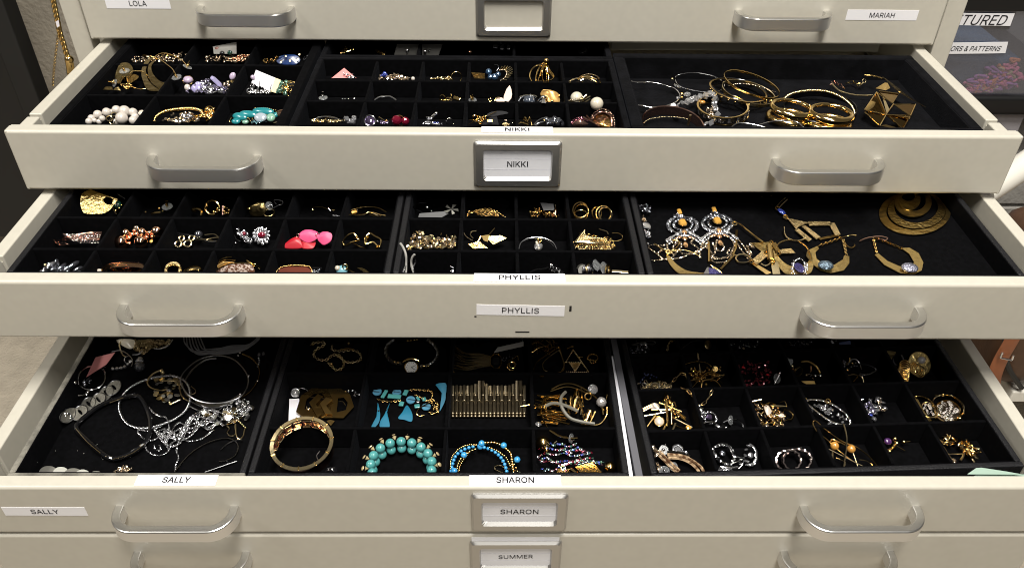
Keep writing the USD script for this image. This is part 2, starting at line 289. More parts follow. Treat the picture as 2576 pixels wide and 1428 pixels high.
# ------------------------------------------------------------------ jewellery kit: measures in mm, places by pixel on the tray floor + height
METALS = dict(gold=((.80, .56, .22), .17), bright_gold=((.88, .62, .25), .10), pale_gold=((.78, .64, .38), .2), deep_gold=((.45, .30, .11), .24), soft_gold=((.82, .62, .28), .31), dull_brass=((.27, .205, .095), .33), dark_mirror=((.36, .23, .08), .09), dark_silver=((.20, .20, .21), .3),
              rose_gold=((.80, .50, .40), .16), copper=((.80, .47, .31), .07), rose_silver=((.66, .56, .54), .14), bamboo=((.30, .25, .17), .36), lace_silver=((.62, .58, .54), .3), dark_lace=((.14, .11, .08), .4), silver=((.80, .80, .82), .14), steel=((.52, .52, .54), .22), gunmetal=((.10, .10, .11), .2), matte_silver=((.45, .44, .40), .5))
for k, (c, r) in METALS.items(): pbr(k, c, r, 1)
bumpy('brushed_gold', (.84, .62, .25), .24, 130, .0016, metal=1, strength=.8); bumpy('dark_gold', (.47, .31, .11), .2, 150, .0012, metal=1, strength=.7); bumpy('brass', (.30, .225, .10), .26, 130, .0016, metal=1, strength=.8)
bumpy('hammered_gold', (.78, .60, .26), .22, 260, .0016, metal=1, strength=.9)
bumpy('textured_gold', (.74, .55, .27), .34, 900, .0012, metal=1, strength=1.0)
bumpy('textured_silver', (.38, .365, .32), .55, 1200, .001, metal=1, strength=1.0)
def stone(n, c, rough=.08, tr=0.0, ior=1.6, **k): return pbr(n, c, rough, 0, ior=ior, transmission_weight=tr, coat_weight=.5, coat_roughness=.04, **k)
def foil(n, c, rough=.06):            # cut stone with a foiled back
    return mat(n, {'p': ('principled_bsdf', {'base_color': c, 'roughness': rough, 'metallic': .9 if min(c) > .2 else .45, 'coat_weight': 1.0, 'coat_roughness': .02})})
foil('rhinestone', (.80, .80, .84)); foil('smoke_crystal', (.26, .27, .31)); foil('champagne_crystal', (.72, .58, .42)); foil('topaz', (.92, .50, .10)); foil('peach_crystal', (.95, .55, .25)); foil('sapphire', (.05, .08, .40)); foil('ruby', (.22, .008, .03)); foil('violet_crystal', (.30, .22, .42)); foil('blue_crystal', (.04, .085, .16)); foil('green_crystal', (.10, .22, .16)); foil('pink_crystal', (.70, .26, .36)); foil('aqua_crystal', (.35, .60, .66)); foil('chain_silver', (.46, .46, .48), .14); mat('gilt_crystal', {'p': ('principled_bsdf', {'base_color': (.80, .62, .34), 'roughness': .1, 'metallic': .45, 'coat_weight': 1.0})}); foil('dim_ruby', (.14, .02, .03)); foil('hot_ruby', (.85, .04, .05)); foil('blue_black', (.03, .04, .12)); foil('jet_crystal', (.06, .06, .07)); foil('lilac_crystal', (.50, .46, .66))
stone('pearl', (.56, .51, .46), .16); stone('cream_pearl', (.58, .53, .43), .24); stone('dark_pearl', (.05, .06, .08), .08); stone('turquoise', (.075, .30, .30), .12); stone('turquoise_stone', (.014, .20, .225), .25); stone('sky_blue', (.05, .33, .68), .25)
stone('lavender', (.36, .33, .55), .12); stone('lavender_pearl', (.46, .37, .50), .15); stone('grey_stone', (.33, .38, .43), .15); stone('sea_green', (.22, .40, .30), .12); stone('clear', (.97, .97, .98), .03, 1.0, 1.5); stone('clear_stone', (.95, .94, .95), .02, .85, 1.6); stone('plastic_disc', (.92, .94, .96), .08, .9, 1.2)
stone('black_stone', (.006, .006, .007), .06); stone('black_enamel', (.012, .012, .013), .12); stone('dark_green', (.01, .05, .035), .1); stone('brown_stone', (.20, .055, .035), .3); stone('blue_grey_stone', (.10, .25, .33), .1); stone('white_stone', (.58, .50, .42), .3); stone('amber_bead', (.50, .24, .05), .15); stone('navy_enamel', (.012, .04, .16), .3); stone('purple_stone', (.06, .02, .09), .12)
bumpy('druzy', (.30, .30, .38), .2, 700, .0015, metal=.7, var=.6, strength=1.0); bumpy('indigo_druzy', (.035, .03, .12), .25, 900, .0012, metal=.3, var=.5, strength=1.0); bumpy('sea_druzy', (.16, .22, .28), .15, 500, .002, metal=.7, var=.6, strength=1.0)
pbr('coral_card', (.80, .24, .23), .6); pbr('rose_card', (.52, .20, .20), .6); pbr('white_paper', (.82, .80, .84), .6); pbr('yellow_paper', (.82, .70, .42), .6); pbr('grey_paper', (.30, .29, .27), .7)
stone('sky_turq', (.085, .26, .40), .2); stone('grey_pearl', (.30, .29, .30), .12); stone('white_crystal', (.30, .28, .27), .08); pbr('grey_tubing', (.15, .14, .115), .45); pbr('hot_pink', (.72, .075, .20), .5); pbr('red_leather', (.46, .012, .025), .4); pbr('blue_feather', (.006, .135, .23), .6); pbr('black_leather', (.02, .02, .023), .5); pbr('grey_cord', (.16, .16, .17), .55); pbr('blush_leather', (.72, .55, .44), .5); pbr('watch_dial', (.75, .74, .72), .4)
pbr('shell_gold', (.70, .42, .14), .28, .6); mat('speckled_shell', {'g': ('geometry', {}), 'n': ('noise_texture', {'scale': 420, 'detail': 2}), 'r': ('rgb_ramp', {'ramp': [(.44, (.16, .07, .04)), (.56, (.72, .58, .5))]}), 'p': ('principled_bsdf', {'roughness': .15})}, [('g.position', 'n.vector'), ('n.fac', 'r.fac'), ('r.color', 'p.base_color')]); mat('tortoise', {'g': ('geometry', {}), 'n': ('noise_texture', {'scale': 190, 'detail': 2}), 'r': ('rgb_ramp', {'ramp': [(.42, (.10, .05, .025)), (.6, (.50, .36, .22))]}), 'p': ('principled_bsdf', {'roughness': .12, 'coat_weight': .6})}, [('g.position', 'n.vector'), ('n.fac', 'r.fac'), ('r.color', 'p.base_color')]); pbr('opal_blue', (.20, .42, .50), .1); pbr('matte_white', (.42, .42, .38), .5)
ZF = 0.0
OX = OY = 0.0; SC = 1.0; m = 1.0; KEY = None
def V(key, ox, oy, s, mm):            # tray, and the corner, scale and millimetres per pixel of the enlargement being read
    global ZF, OX, OY, SC, m, KEY
    KEY, ZF, OX, OY, SC, m = key, TRAY[key], ox*.63889, oy*.63889, s*.63889, mm
def U(x, y, h=0.0):                   # a point over the tray floor; kept on the near side of its compartment's back wall
    x, y = OX+SC*x, OY+SC*y; p = at(x, y, ZF+h*.001); L, C, c, s, o, zt = LIM[KEY]
    if ZF+h*.001 >= zt: return p
    loc = lambda q: (c*(q[0]-o[0])+s*(q[1]-o[1]), -s*(q[0]-o[0])+c*(q[1]-o[1]))
    t = at(x, y, zt); (ax, ay), (bx_, by_) = loc(p), loc(t); f = 0.0
    lim = next((v for v in L[1:] if v > by_+.0042), L[-1])-.0030
    if ay > lim and ay > by_: f = max(f, (ay-lim)/(ay-by_))
    hi, lo = C[-1]-.0030, C[0]+.0030
    if ax > hi and ax > bx_: f = max(f, (ax-hi)/(ax-bx_))
    if ax < lo and ax < bx_: f = max(f, (lo-ax)/(bx_-ax))
    return p+(t-p)*min(1, f)
def T(name, label, cat, *parts, group=None):
    ps = []
    for p in parts: ps += p if isinstance(p, list) else [p]
    return thing(name, label, cat, ps, group)
def S(name, mesh, mt): return (name, mesh, mt, None, None, 'stuff')
def rows_of(name, centres, f, mt): return [(name, f(*c), mt) for c in centres]
def smoothen(P, n=6, closed=False):
    P = np.array(P, float); N = len(P)
    if N < 3: return P
    out = []
    for i in range(N if closed else N-1):
        a, b, c, d = (P[(i+k) % N] if closed else P[min(max(i+k, 0), N-1)] for k in (-1, 0, 1, 2))
        for t in np.arange(n)/n:
            out.append(.5*((2*b)+(-a+c)*t+(2*a-5*b+4*c-d)*t*t+(-a+3*b-3*c+d)*t**3))
    if not closed: out.append(P[-1])
    return np.array(out)
def tube(P, r, n=6, closed=False, taper=None):   # r in metres
    P = np.array(P, float); N = len(P)
    tg = np.roll(P, -1, 0)-np.roll(P, 1, 0) if closed else np.gradient(P, axis=0)
    tg /= np.maximum(np.linalg.norm(tg, axis=1, keepdims=True), 1e-12)
    u = np.cross(tg[0], (0, 0, 1)); u = u if np.linalg.norm(u) > .05 else np.cross(tg[0], (1, 0, 0)); us = []
    for t in tg:
        u = u-t*(u@t); u /= max(np.linalg.norm(u), 1e-12); us.append(u)
    us = np.array(us); vs = np.cross(tg, us); a = np.arange(n)*2*math.pi/n
    R = np.full(N, r) if taper is None else r*np.interp(np.linspace(0, 1, N), *zip(*taper))
    V = P[:, None]+R[:, None, None]*(us[:, None]*np.cos(a)[None, :, None]+vs[:, None]*np.sin(a)[None, :, None]); F = []
    for i in range(N if closed else N-1):
        j = (i+1) % N
        for k in range(n):
            l = (k+1) % n; F += [(i*n+k, j*n+l, j*n+k), (i*n+k, i*n+l, j*n+l)]
    V = V.reshape(-1, 3)
    if not closed:
        V = np.vstack([V, P[:1], P[-1:]]); m = N*n
        F += [(m, (k+1) % n, k) for k in range(n)]+[(m+1, (N-1)*n+k, (N-1)*n+(k+1) % n) for k in range(n)]
    m = trimesh.Trimesh(V, F, process=False)
    return m
def px3(pts, h):
    return np.array([U(p[0], p[1], p[2] if len(p) > 2 else h) for p in pts])
def wire(pts, r=.6, h=None, closed=False, n=6, k=6, taper=None): return tube(smoothen(px3(pts, r if h is None else h), k, closed), r*.001, n, closed, taper)
def resample(P, step, closed=False):
    Q = np.vstack([P, P[:1]]) if closed else P
    s = np.r_[0, np.cumsum(np.linalg.norm(np.diff(Q, axis=0), axis=1))]; n = max(2, int(s[-1]/step))
    t = np.arange(n)*s[-1]/n if closed else np.linspace(0, s[-1], n)
    return np.stack([np.interp(t, s, Q[:, i]) for i in range(3)], 1)
SPH = {k: trimesh.creation.icosphere(subdivisions=k, radius=1.0) for k in (0, 1, 2, 3)}
def sph(c, r, k=2, s=(1, 1, 1), R=None):
    m = SPH[k].copy(); m.vertices = m.vertices*np.array(s)*r
    if R is not None: m.vertices = m.vertices@R[:3, :3].T
    m.vertices = m.vertices+np.array(c); return m
def ico(r):
    q = trimesh.creation.icosphere(subdivisions=1, radius=r); q.unmerge_vertices(); return q
def ball(x, y, r, h=None, k=3, s=(1, 1, 1), R=None): return sph(U(x, y, r if h is None else h), r*.001, k, s, R)
def rot(ax=0, ay=0, az=0): return trimesh.transformations.euler_matrix(*np.radians((ax, ay, az)), 'sxyz')
def local(m, c, R):                    # a mesh built round the origin, turned and put at c
    m = m.copy(); T = R.copy(); T[:3, 3] = c; m.apply_transform(T); return m
def ring_pts(R, n=36, a0=0, a1=360, ry=None):
    full = abs(a1-a0) >= 360; a = np.radians(np.linspace(a0, a1, n, endpoint=not full)); return np.c_[np.cos(a)*R, np.sin(a)*(R if ry is None else ry), np.zeros(len(a))]*.001
def hoop(x, y, R, r=.8, h=None, tilt=(0, 0, 0), arc=(0, 360), n=8, N=36, ry=None, taper=None):
    P = ring_pts(R, N, *arc, ry=ry); M = rot(*tilt); P = P@M[:3, :3].T+U(x, y, r if h is None else h)
    return tube(P, r*.001, n, abs(arc[1]-arc[0]) >= 360, taper)
def band(x, y, R, w, t, h=None, tilt=(0, 0, 0), ry=None, N=64, bulge=0.0, arc=(0, 360), wf=None):   # flat ring of height w and thickness t
    full = abs(arc[1]-arc[0]) >= 360; a = np.radians(np.linspace(arc[0], arc[1], N, endpoint=not full)); ry = R if ry is None else ry
    pr = [(-.5, 0), (-.42, .5), (0, .5), (.42, .5), (.5, 0), (.42, -.5), (0, -.5), (-.42, -.5)]; V = []
    for j, (pz, po) in enumerate(pr):
        b = bulge*(1-(2*pz)**2) if po > 0 else 0
        ww = w if wf is None else np.array([wf(q) for q in a])*w
        V.append(np.c_[np.cos(a)*(R+po*t+b), np.sin(a)*(ry+po*t+b), pz*ww*np.ones(len(a))])
    V = np.stack(V, 1); n, k = V.shape[:2]; F = []
    for i in range(n if full else n-1):
        for j in range(k):
            q = [i*k+j, i*k+(j+1) % k, ((i+1) % n)*k+(j+1) % k, ((i+1) % n)*k+j]; F += [(q[0], q[2], q[1]), (q[0], q[3], q[2])]
    V = V.reshape(-1, 3)
    if not full: F += [(0, j, j+1) for j in range(1, k-1)]+[((n-1)*k, (n-1)*k+j+1, (n-1)*k+j) for j in range(1, k-1)]
    return local(trimesh.Trimesh(V*.001, F, process=False), U(x, y, w/2 if h is None else h), rot(*tilt))
def disc(x, y, R, t=.6, h=1, tilt=(0, 0, 0), n=24): return local(trimesh.creation.cylinder(R*.001, t*.001, sections=n), U(x, y, h), rot(*tilt))
def rod(p, q, r, n=8): return tube(np.array([U(*p), U(*q)]), r*.001, n)
def flat(pts, h=.6, t=.5, holes=(), curve=False):          # sheet cut to an outline seen in the photograph, lying at height h (or heights per point)
    P = px3(smoothen(pts, 5, True) if curve else pts, h)
    if not holes: return plate_pts(P, t*.001)
    c = P.mean(0); u, s, vt = np.linalg.svd(P-c); x, n = vt[0], vt[2]; n = n if n[2] > 0 else -n; y = np.cross(n, x)
    to = lambda Q: np.c_[(Q-c)@x, (Q-c)@y]
    pg = Polygon(to(P)).buffer(0)
    for g in holes: pg = pg.difference(Polygon(to(px3(smoothen(g, 5, True) if curve else g, h))).buffer(0))
    m = extr(pg, t*.001); m.apply_transform(frame4(c-n*t*.0005, x, y, n)); return m
def leaf(pts, h, t=.5, dome=1.5):      # domed sheet: outline drawn as a fan with raised middle
    P = px3(smoothen(pts, 4, True), h); c = P.mean(0); mid = (P+c)/2+np.array([0, 0, dome*.0008]); top = c+np.array([0, 0, dome*.001]); n = len(P); dn = np.array([0, 0, -t*.001])
    V = np.vstack([P, mid, [top], P+dn, mid+dn, [top+dn]]); o = 2*n+1; F = []
    for i in range(n):
        j = (i+1) % n; F += [(i, j, n+j), (i, n+j, n+i), (n+i, n+j, 2*n), (o+i, o+n+j, o+j), (o+i, o+n+i, o+n+j), (o+n+i, o+2*n, o+n+j), (i, o+j, j), (i, o+i, o+j)]
    m = trimesh.Trimesh(V, F, process=False); m.fix_normals(); return m
def cut(r, k=8, hgt=.62, table=.55, sx=1, sy=1):    # cut stone, r in mm
    a = np.arange(k)*2*math.pi/k; b = a+math.pi/k
    L = [np.c_[np.cos(a)*r*sx, np.sin(a)*r*sy, np.zeros(k)], np.c_[np.cos(b)*r*sx*.86, np.sin(b)*r*sy*.86, np.full(k, hgt*r*.35)], np.c_[np.cos(a)*r*sx*table, np.sin(a)*r*sy*table, np.full(k, hgt*r*.6)]]
    V = np.vstack(L+[[(0, 0, hgt*r*.6)], [(0, 0, -r*hgt)]])*.001; F = []
    for i in range(k):
        j = (i+1) % k; F += [(i, j, k+i), (j, k+j, k+i), (k+i, 2*k+j, 2*k+i), (k+i, k+j, 2*k+j), (2*k+i, 2*k+j, 3*k), (i, 3*k+1, j)]
    return trimesh.Trimesh(V, F, process=False)
def gem(x, y, r, h=None, tilt=(0, 0, 0), k=8, sx=1, sy=1, hgt=.62): return local(cut(r, k, hgt, .55, sx, sy), U(x, y, r if h is None else h), rot(*tilt))
def step_gem(x, y, w, l, h, tilt=(0, 0, 0), t=1.6):  # oblong cut stone
    Q = []
    for f, z in ((1, 0), (.96, t*.5), (.7, t)):
        Q.append([(-w/2*f, (-l/2+w*.22)*f, z), (-w*.28*f, -l/2*f, z), (w*.28*f, -l/2*f, z), (w/2*f, (-l/2+w*.22)*f, z), (w/2*f, (l/2-w*.22)*f, z), (w*.28*f, l/2*f, z), (-w*.28*f, l/2*f, z), (-w/2*f, (l/2-w*.22)*f, z)])
    V = np.array(Q).reshape(-1, 3); F = []
    for a in range(2):
        for i in range(8):
            j = (i+1) % 8; F += [(a*8+i, a*8+j, a*8+8+j), (a*8+i, a*8+8+j, a*8+8+i)]
    F += [(16, 16+i, 17+i) for i in range(1, 7)]+[(0, i+1, i) for i in range(1, 7)]
    return local(trimesh.Trimesh(V*.001, F, process=False), U(x, y, h), rot(*tilt))
def cab(x, y, rx, ry, h, t=None, tilt=(0, 0, 0), k=3):       # domed stone
    m = SPH[k].copy(); m.vertices = m.vertices*np.array((rx, ry, t or min(rx, ry)*.5))*.001; return local(m, U(x, y, h), rot(*tilt))
def strand(pts, r, step=None, h=None, closed=False, kind=1, k=6, jit=0):     # small beads or cut stones threaded close along a line
    Q = resample(smoothen(px3(pts, r if h is None else h), k, closed), (step or 2*r)*.001, closed); o = []
    for q in Q:
        q = q+np.array([rng.uniform(-jit, jit) for _ in range(3)])*.001
        o.append(sph(q, r*.001, kind) if kind != 'gem' else local(cut(r), q, rot(rng.uniform(-40, 40), rng.uniform(-40, 40), rng.uniform(0, 90))))
    return join(o)
def chain(pts, r=.9, w=.28, h=None, closed=False, k=6, long=1.35, N=8, n=4):    # round links, every other one turned
    P = smoothen(px3(pts, r if h is None else h), k, closed); Q = resample(P, r*long*1.5*.001, closed); o = []
    base = ring_pts(r, N); base[:, 0] *= long; lk = tube(base, w*.001, n, True)
    for i in range(len(Q)-(0 if closed else 1)):
        d = Q[(i+1) % len(Q)]-Q[i]; d /= max(np.linalg.norm(d), 1e-9); u = np.cross((0, 0, 1.), d); u = u/np.linalg.norm(u) if np.linalg.norm(u) > .01 else np.array([0, 1., 0]); v = np.cross(d, u)
        a = math.radians(35 if i % 2 else -50); u, v = u*math.cos(a)+v*math.sin(a), v*math.cos(a)-u*math.sin(a)
        m = lk.copy(); m.apply_transform(frame4((Q[i]+Q[(i+1) % len(Q)])/2, d, u, v)); o.append(m)
    return join(o)
def rope(pts, r, h=None, closed=False, pitch=3.2, k=6, strands=2, n=5):       # strands twisted round each other
    P = resample(smoothen(px3(pts, r if h is None else h), k, closed), pitch/8*.001, closed); tg = np.roll(P, -1, 0)-np.roll(P, 1, 0) if closed else np.gradient(P, axis=0); tg /= np.maximum(np.linalg.norm(tg, axis=1, keepdims=True), 1e-9)
    u = np.cross(tg, (0, 0, 1.)); u /= np.maximum(np.linalg.norm(u, axis=1, keepdims=True), 1e-6); v = np.cross(tg, u); o = []
    turns = max(1, round(len(P)/8))
    for s in range(strands):
        a = (np.arange(len(P))/len(P)*turns*2*math.pi+s*2*math.pi/strands)[:, None]; o.append(tube(P+(u*np.cos(a)+v*np.sin(a))*r*.5e-3, r*.62e-3, n, closed))
    return join(o)
def inside(poly, n, seed=None):
    pg = Polygon(poly); x0, y0, x1, y1 = pg.bounds; R = random.Random(seed if seed is not None else int(x0*13+y0)); o = []; t = 0
    while len(o) < n and t < n*60:
        t += 1; p = (R.uniform(x0, x1), R.uniform(y0, y1))
        if pg.contains(Point(p)): o.append(p)
    return o, R
def heap(poly, n, r, h=(1, 6), kind='gem', spread=.35, sx=1):       # many small stones or beads filling an outline
    P, R = inside(poly, n); o = []
    for x, y in P:
        rr = r*R.uniform(1-spread, 1+spread); c = U(x, y, R.uniform(*h)); M = rot(R.uniform(-70, 70), R.uniform(-70, 70), R.uniform(0, 180))
        o.append(local(cut(rr, R.choice((6, 8)), sx=sx), c, M) if kind == 'gem' else sph(c, rr*.001, 1 if rr < 2 else 2) if kind == 'bead' else local(tube(ring_pts(rr*1.6, 10), rr*.32e-3, 4, True), c, M) if kind == 'link' else local(bx(-rr*.001, rr*.001, -rr*.0006, rr*.0006, -.0003, .0003), c, M) if kind == 'flake' else
                 local(tube(np.array([(-rr*.004, 0, 0), (0, rr*.0006*R.uniform(-1, 1), 0), (rr*.004, 0, 0)]), rr*.28e-3, 5), c, M))
    return join(o)
def tangle(poly, r, n=9, h=(1, 6), style='wire', k=6):      # one line wandering through an outline
    P, R = inside(poly, n); pts = [(x, y, R.uniform(*h)) for x, y in P]
    if style == 'chain': return chain(pts, r, r*.32, k=k)
    if style == 'bead': return strand(pts, r, k=k)
    return wire(pts, r, k=k)
def back(x, y, h=3, R=5.0, tilt=(0, 0, 0), col='gold'):       # clear earring back: disc with a metal barrel
    M = rot(*tilt); c = U(x, y, h); a = M[:3, 2]
    return [('clear_disc', local(trimesh.creation.cylinder(R*.001, .0007, sections=24), c, M), 'plastic_disc'),
            ('barrel', join([tube(np.array([c-a*.0012, c+a*.004]), .0011, 8), tube(np.array([c+a*.004, c+a*.007]), .0005, 6), sph(c+a*.0022, .0016, 1)]), col)]
def hook(x, y, s=1.0, h=1.5, az=0, tilt=(0, 0), r=.45):        # ear wire
    P = np.array([(0, 0, 0), (1, 4, 0), (0, 9, 0), (-4, 11.5, 0), (-8, 9, 0), (-9.5, 3, 0), (-10.5, -3, 0)], float)*s*.001
    M = rot(tilt[0], tilt[1], az); return tube(smoothen(P, 5)@M[:3, :3].T+U(x, y, h), r*.001, 6)
def jump(x, y, R=2.2, r=.45, h=None, tilt=(30, 0, 0)): return hoop(x, y, R, r, h if h is not None else R, tilt, N=18, n=6)
# ------------------------------------------------------------------ things beside the cabinet
D0 = TRAY['2l']
def wy(pts, Y, r, n=8, k=6): return tube(smoothen([aty(x, y, Y) for x, y in pts], k), r, n)
gn = [aty(x, y, .012) for x, y in ((128, -60), (134, 0), (142, 40), (150, 80), (160, 112), (168, 138), (174, 158))]
P_ = resample(smoothen(gn, 6), .0008); tw = []
tg = np.gradient(P_, axis=0); tg /= np.linalg.norm(tg, axis=1, keepdims=True)
for s in range(3):
    a = np.arange(len(P_))*.30+s*2.1; u = np.cross(tg, (0, 1., 0)); u /= np.linalg.norm(u, axis=1, keepdims=True); v = np.cross(tg, u)
    tw.append(tube(P_+(u*np.cos(a)[:, None]+v*np.sin(a)[:, None])*.0016, .0017, 6))
drop = wy([(173, 150), (176, 165), (178, 182)], .012, .0046, 10)
thing('gold_necklace', 'twisted gold necklace hanging beside the left cabinet post', 'necklace', [('twisted_strand', join(tw), 'gold'), ('drop', join([drop, sph(aty(174, 150, .012), .0052, 2), sph(aty(178, 184, .012), .0046, 2)]), 'bright_gold')])
fc = resample(smoothen([aty(x, y, .008) for x, y in ((148, 70), (144, 105), (139, 145), (135, 185), (133, 215))], 6), .0021)
thing('thin_chain', 'thin gold chain hanging straight with a small white price tag', 'chain', [('links', join([local(tube(ring_pts(1.2, 10), .0004, 5, True), p, rot(90 if i % 2 else 60, 0, 40 if i % 2 else -40)) for i, p in enumerate(fc)]), 'dark_gold', None, None, 'stuff'),
    ('price_tag', plate_pts([aty(x, y, .006) for x, y in ((140, 55), (147, 51), (150, 66), (144, 70))], .0006), 'white_paper')])
YB = .10
def bp(x, y, dy=0): return aty(x, y, YB+dy)
def upright(pts, Y, t, m=None): return plate_pts([aty(x, y, Y) for x, y in pts], t)
mat('clear_front', {'t': ('transparent_bsdf', {'color': (.84, .84, .87)}), 'g': ('glossy_bsdf', {'color': (.9, .9, .95), 'roughness': .12}), 'd': ('diffuse_bsdf', {'color': (.30, .31, .38)}), 'x': ('mix_closure', {'fac': .10}), 'm': ('mix_closure', {'fac': .10})},
    [('t.BSDF', 'x.closure1'), ('d.BSDF', 'x.closure2'), ('x.closure', 'm.closure1'), ('g.BSDF', 'm.closure2')], surface='m.closure')
c0, c1 = bp(2380, 20), bp(2700, 238)
zt_, zb_ = bp(2500, 27)[2], bp(2500, 238)[2]; X0, X1 = .5305, .80
zb2 = bp(2500, 286)[2]
lab1 = plate_pts([bp(x, y, -.002) for x, y in ((2330, 33), (2553, 34), (2541, 66), (2324, 62))], .0004)
lab2 = plate_pts([bp(x, y, -.002) for x, y in ((2330, 108), (2536, 106), (2529, 134), (2328, 137))], .0004)
def lt(s, h, px, py, sl, wide=1.0, rz=0.0):
    c = bp(px, py, -.0023); return text(s, h, c, (math.cos(rz), 0, math.sin(rz)), (-math.sin(rz), 0, math.cos(rz)), wide=wide, slant=sl)
bin_parts = [('top_rail', rbx(X0, X1, YB-.004, YB+.006, zt_, zt_+.06, .002), 'black_plastic'), ('bottom_rail', rbx(X0, X1, YB-.008, YB+.25, zb2, zb_, .006), 'black_plastic'),
    ('clear_front', bx(X0+.001, X1-.001, YB, YB+.0015, zb_-.001, zt_+.001), 'clear_front'), ('side', bx(X0, X0+.002, YB+.003, YB+.25, zb_+.001, zt_-.001), 'black_plastic'), ('back', bx(X0+.003, X1, YB+.24, YB+.245, zb_+.001, zt_-.001), 'black_plastic'),
    
    ('name_label', lab1, 'tape', [lt('TEXTURED', .0130, 2444, 50.5, .22, 1.0)]), ('name_label', lab2, 'tape', [lt('COLORS & PATTERNS', .0066, 2440, 122.5, .2, .87, .01)])]
thing('storage_bin', 'black framed clear plastic drawer labelled TEXTURED right of the cabinet', 'storage bin', bin_parts)
bumpy('blue_fabric', (.045, .085, .15), .8, 60, .01, var=.3)
pc = aty(2440, 160, YB+.05)
thing('blue_cloth', 'folded dark blue cloth inside the clear plastic drawer', 'cloth', [('fold', rbx(X0+.006, X0+.16, YB+.012, YB+.20, zb_+.002, aty(2440, 140, YB+.02)[2], .008), 'blue_fabric')])
yr = random.Random(5); yc = {'pink_yarn': (.55, .16, .26), 'purple_yarn': (.34, .14, .36), 'orange_yarn': (.55, .20, .10), 'straw_yarn': (.44, .34, .22)}
for k, c in yc.items(): pbr(k, c, .85)
yp = {k: [] for k in yc}
for i in range(110):
    t = yr.random(); bx_, by_ = 2405+t*140+yr.uniform(-14, 30), 236-t*80*yr.uniform(.2, 1.15); by_ = max(by_, 160-(bx_-2500)*.1)
    P0 = [aty(bx_+yr.uniform(-16, 16), min(232, by_+yr.uniform(-9, 9)), YB+.0085+yr.uniform(-.0025, .0015)) for _ in range(5)]
    yp[yr.choice(['pink_yarn', 'pink_yarn', 'purple_yarn', 'orange_yarn', 'straw_yarn'])].append(tube(smoothen(P0, 5), .0019, 6))
thing('yarn_bundle', 'loose bundle of pink and purple yarn inside the clear plastic drawer', 'yarn', [('strand', join(v), k) for k, v in yp.items() if v])
thing('lower_bin', 'grey translucent bin below the black framed drawer', 'storage bin', [('front', rbx(X0, aty(2536, 300, YB+.01)[0]+.02, YB+.006, YB+.02, zb2-.22, zb2-.002, .003), 'lilac_wall')])
thing('white_tube', 'white tube rail sticking out right of the NIKKI drawer', 'tube', [('tube', tube(np.array([aty(2470, 486, -.10), aty(2620, 388, -.05)]), .0165, 20), 'white_tube')])
ws = aty(2560, 990, -.10)
thing('shelf', 'white shelf board under the brown bag', 'shelf', [('board', rbx(ws[0]-.012, 1.0, -.105, .13, ws[2]-.013, ws[2]+.009, .003), 'white_tube')])
bg = lambda x, y, Y=-.06: aty(x, y, Y)
zb = ws[2]+.010
bl = bg(2490, 960, -.10)[0]; bagb = rbx(bl, bl+.30, -.103, .04, zb, zb+.24, .03, 4)
strap = tube(smoothen([bg(x, y, -.110) for x, y in ((2560, 835), (2540, 870), (2520, 905), (2502, 950), (2498, 985))], 6), .011, 8); strap.vertices[:, 1] = -.108+(strap.vertices[:, 1]+.110)*.3
thing('leather_bag', 'brown leather bag with an orange strap behind the SHARON drawer', 'bag', [('body', bagb, 'brown_leather'), ('strap', strap, 'orange_strap', [('buckle', join([tube(np.array([bg(x, y, -.116) for x, y in q]), .0014, 6) for q in (((2517, 899), (2545, 905)), ((2545, 905), (2549, 894)), ((2517, 899), (2522, 886)))]), 'silver')]),
    ('flap_seam', tube(smoothen([bg(x, y, -.104) for x, y in ((2530, 850), (2528, 890), (2540, 930), (2570, 975))], 6), .004, 6), 'black_plastic')])
obj('lilac_wall', bx(.53, 3, .69, .70, .06, 1.2), 'lilac_wall', kind='structure')
# ------------------------------------------------------------------ NIKKI drawer, left tray
V('2l', 300, 180, .2329, .0633)
T('bead_bracelet', 'brown and gold crystal bracelet in the far left NIKKI compartment', 'bracelet', S('bead_cluster', heap([(930, 270), (1000, 160), (1350, 190), (1640, 110), (1930, 130), (1880, 230), (1640, 275)], 120, 1.5, (4, 14)), 'champagne_crystal'), ('cord', tangle([(930, 270), (1100, 150), (1640, 110), (1900, 150), (1640, 275)], .6, 14, (6, 13)), 'dark_gold'))
T('hoop_earring', 'wide gold hoop earring, clear back hanging out over the divider', 'earring', ('hoop', flat([(1300, 215, 20), (1170, 290, 18), (1105, 440, 16), (1130, 600, 13), (1230, 775, 8), (1470, 765, 8), (1330, 690, 11), (1210, 560, 14), (1180, 400, 17), (1230, 270, 20)], t=.5, curve=True), 'brass'), ('post', wire([(1235, 250, 19), (1310, 210, 21), (1420, 240, 22), (1560, 340, 23), (1630, 400, 23), (1690, 500, 22)], .5), 'gold'), back(1697, 535, 21, 5.2, (12, -8, 0), 'bright_gold'))
T('hoop_earring', 'wide gold hoop earring lying behind its twin, thin post arching to a clear back', 'earring', ('hoop', flat([(1330, 250, 22), (1230, 330, 20), (1215, 470, 17), (1270, 620, 13), (1450, 745, 9), (1530, 660, 10), (1400, 590, 13), (1300, 480, 16), (1270, 360, 19)], t=.5, curve=True), 'brass'), ('post', wire([(1290, 230, 21), (1390, 150, 23), (1520, 130, 24), (1690, 190, 25), (1800, 260, 25), (1870, 340, 24)], .5), 'gold'), back(1880, 358, 23, 5.0, (-12, 28, 0), 'bright_gold'))
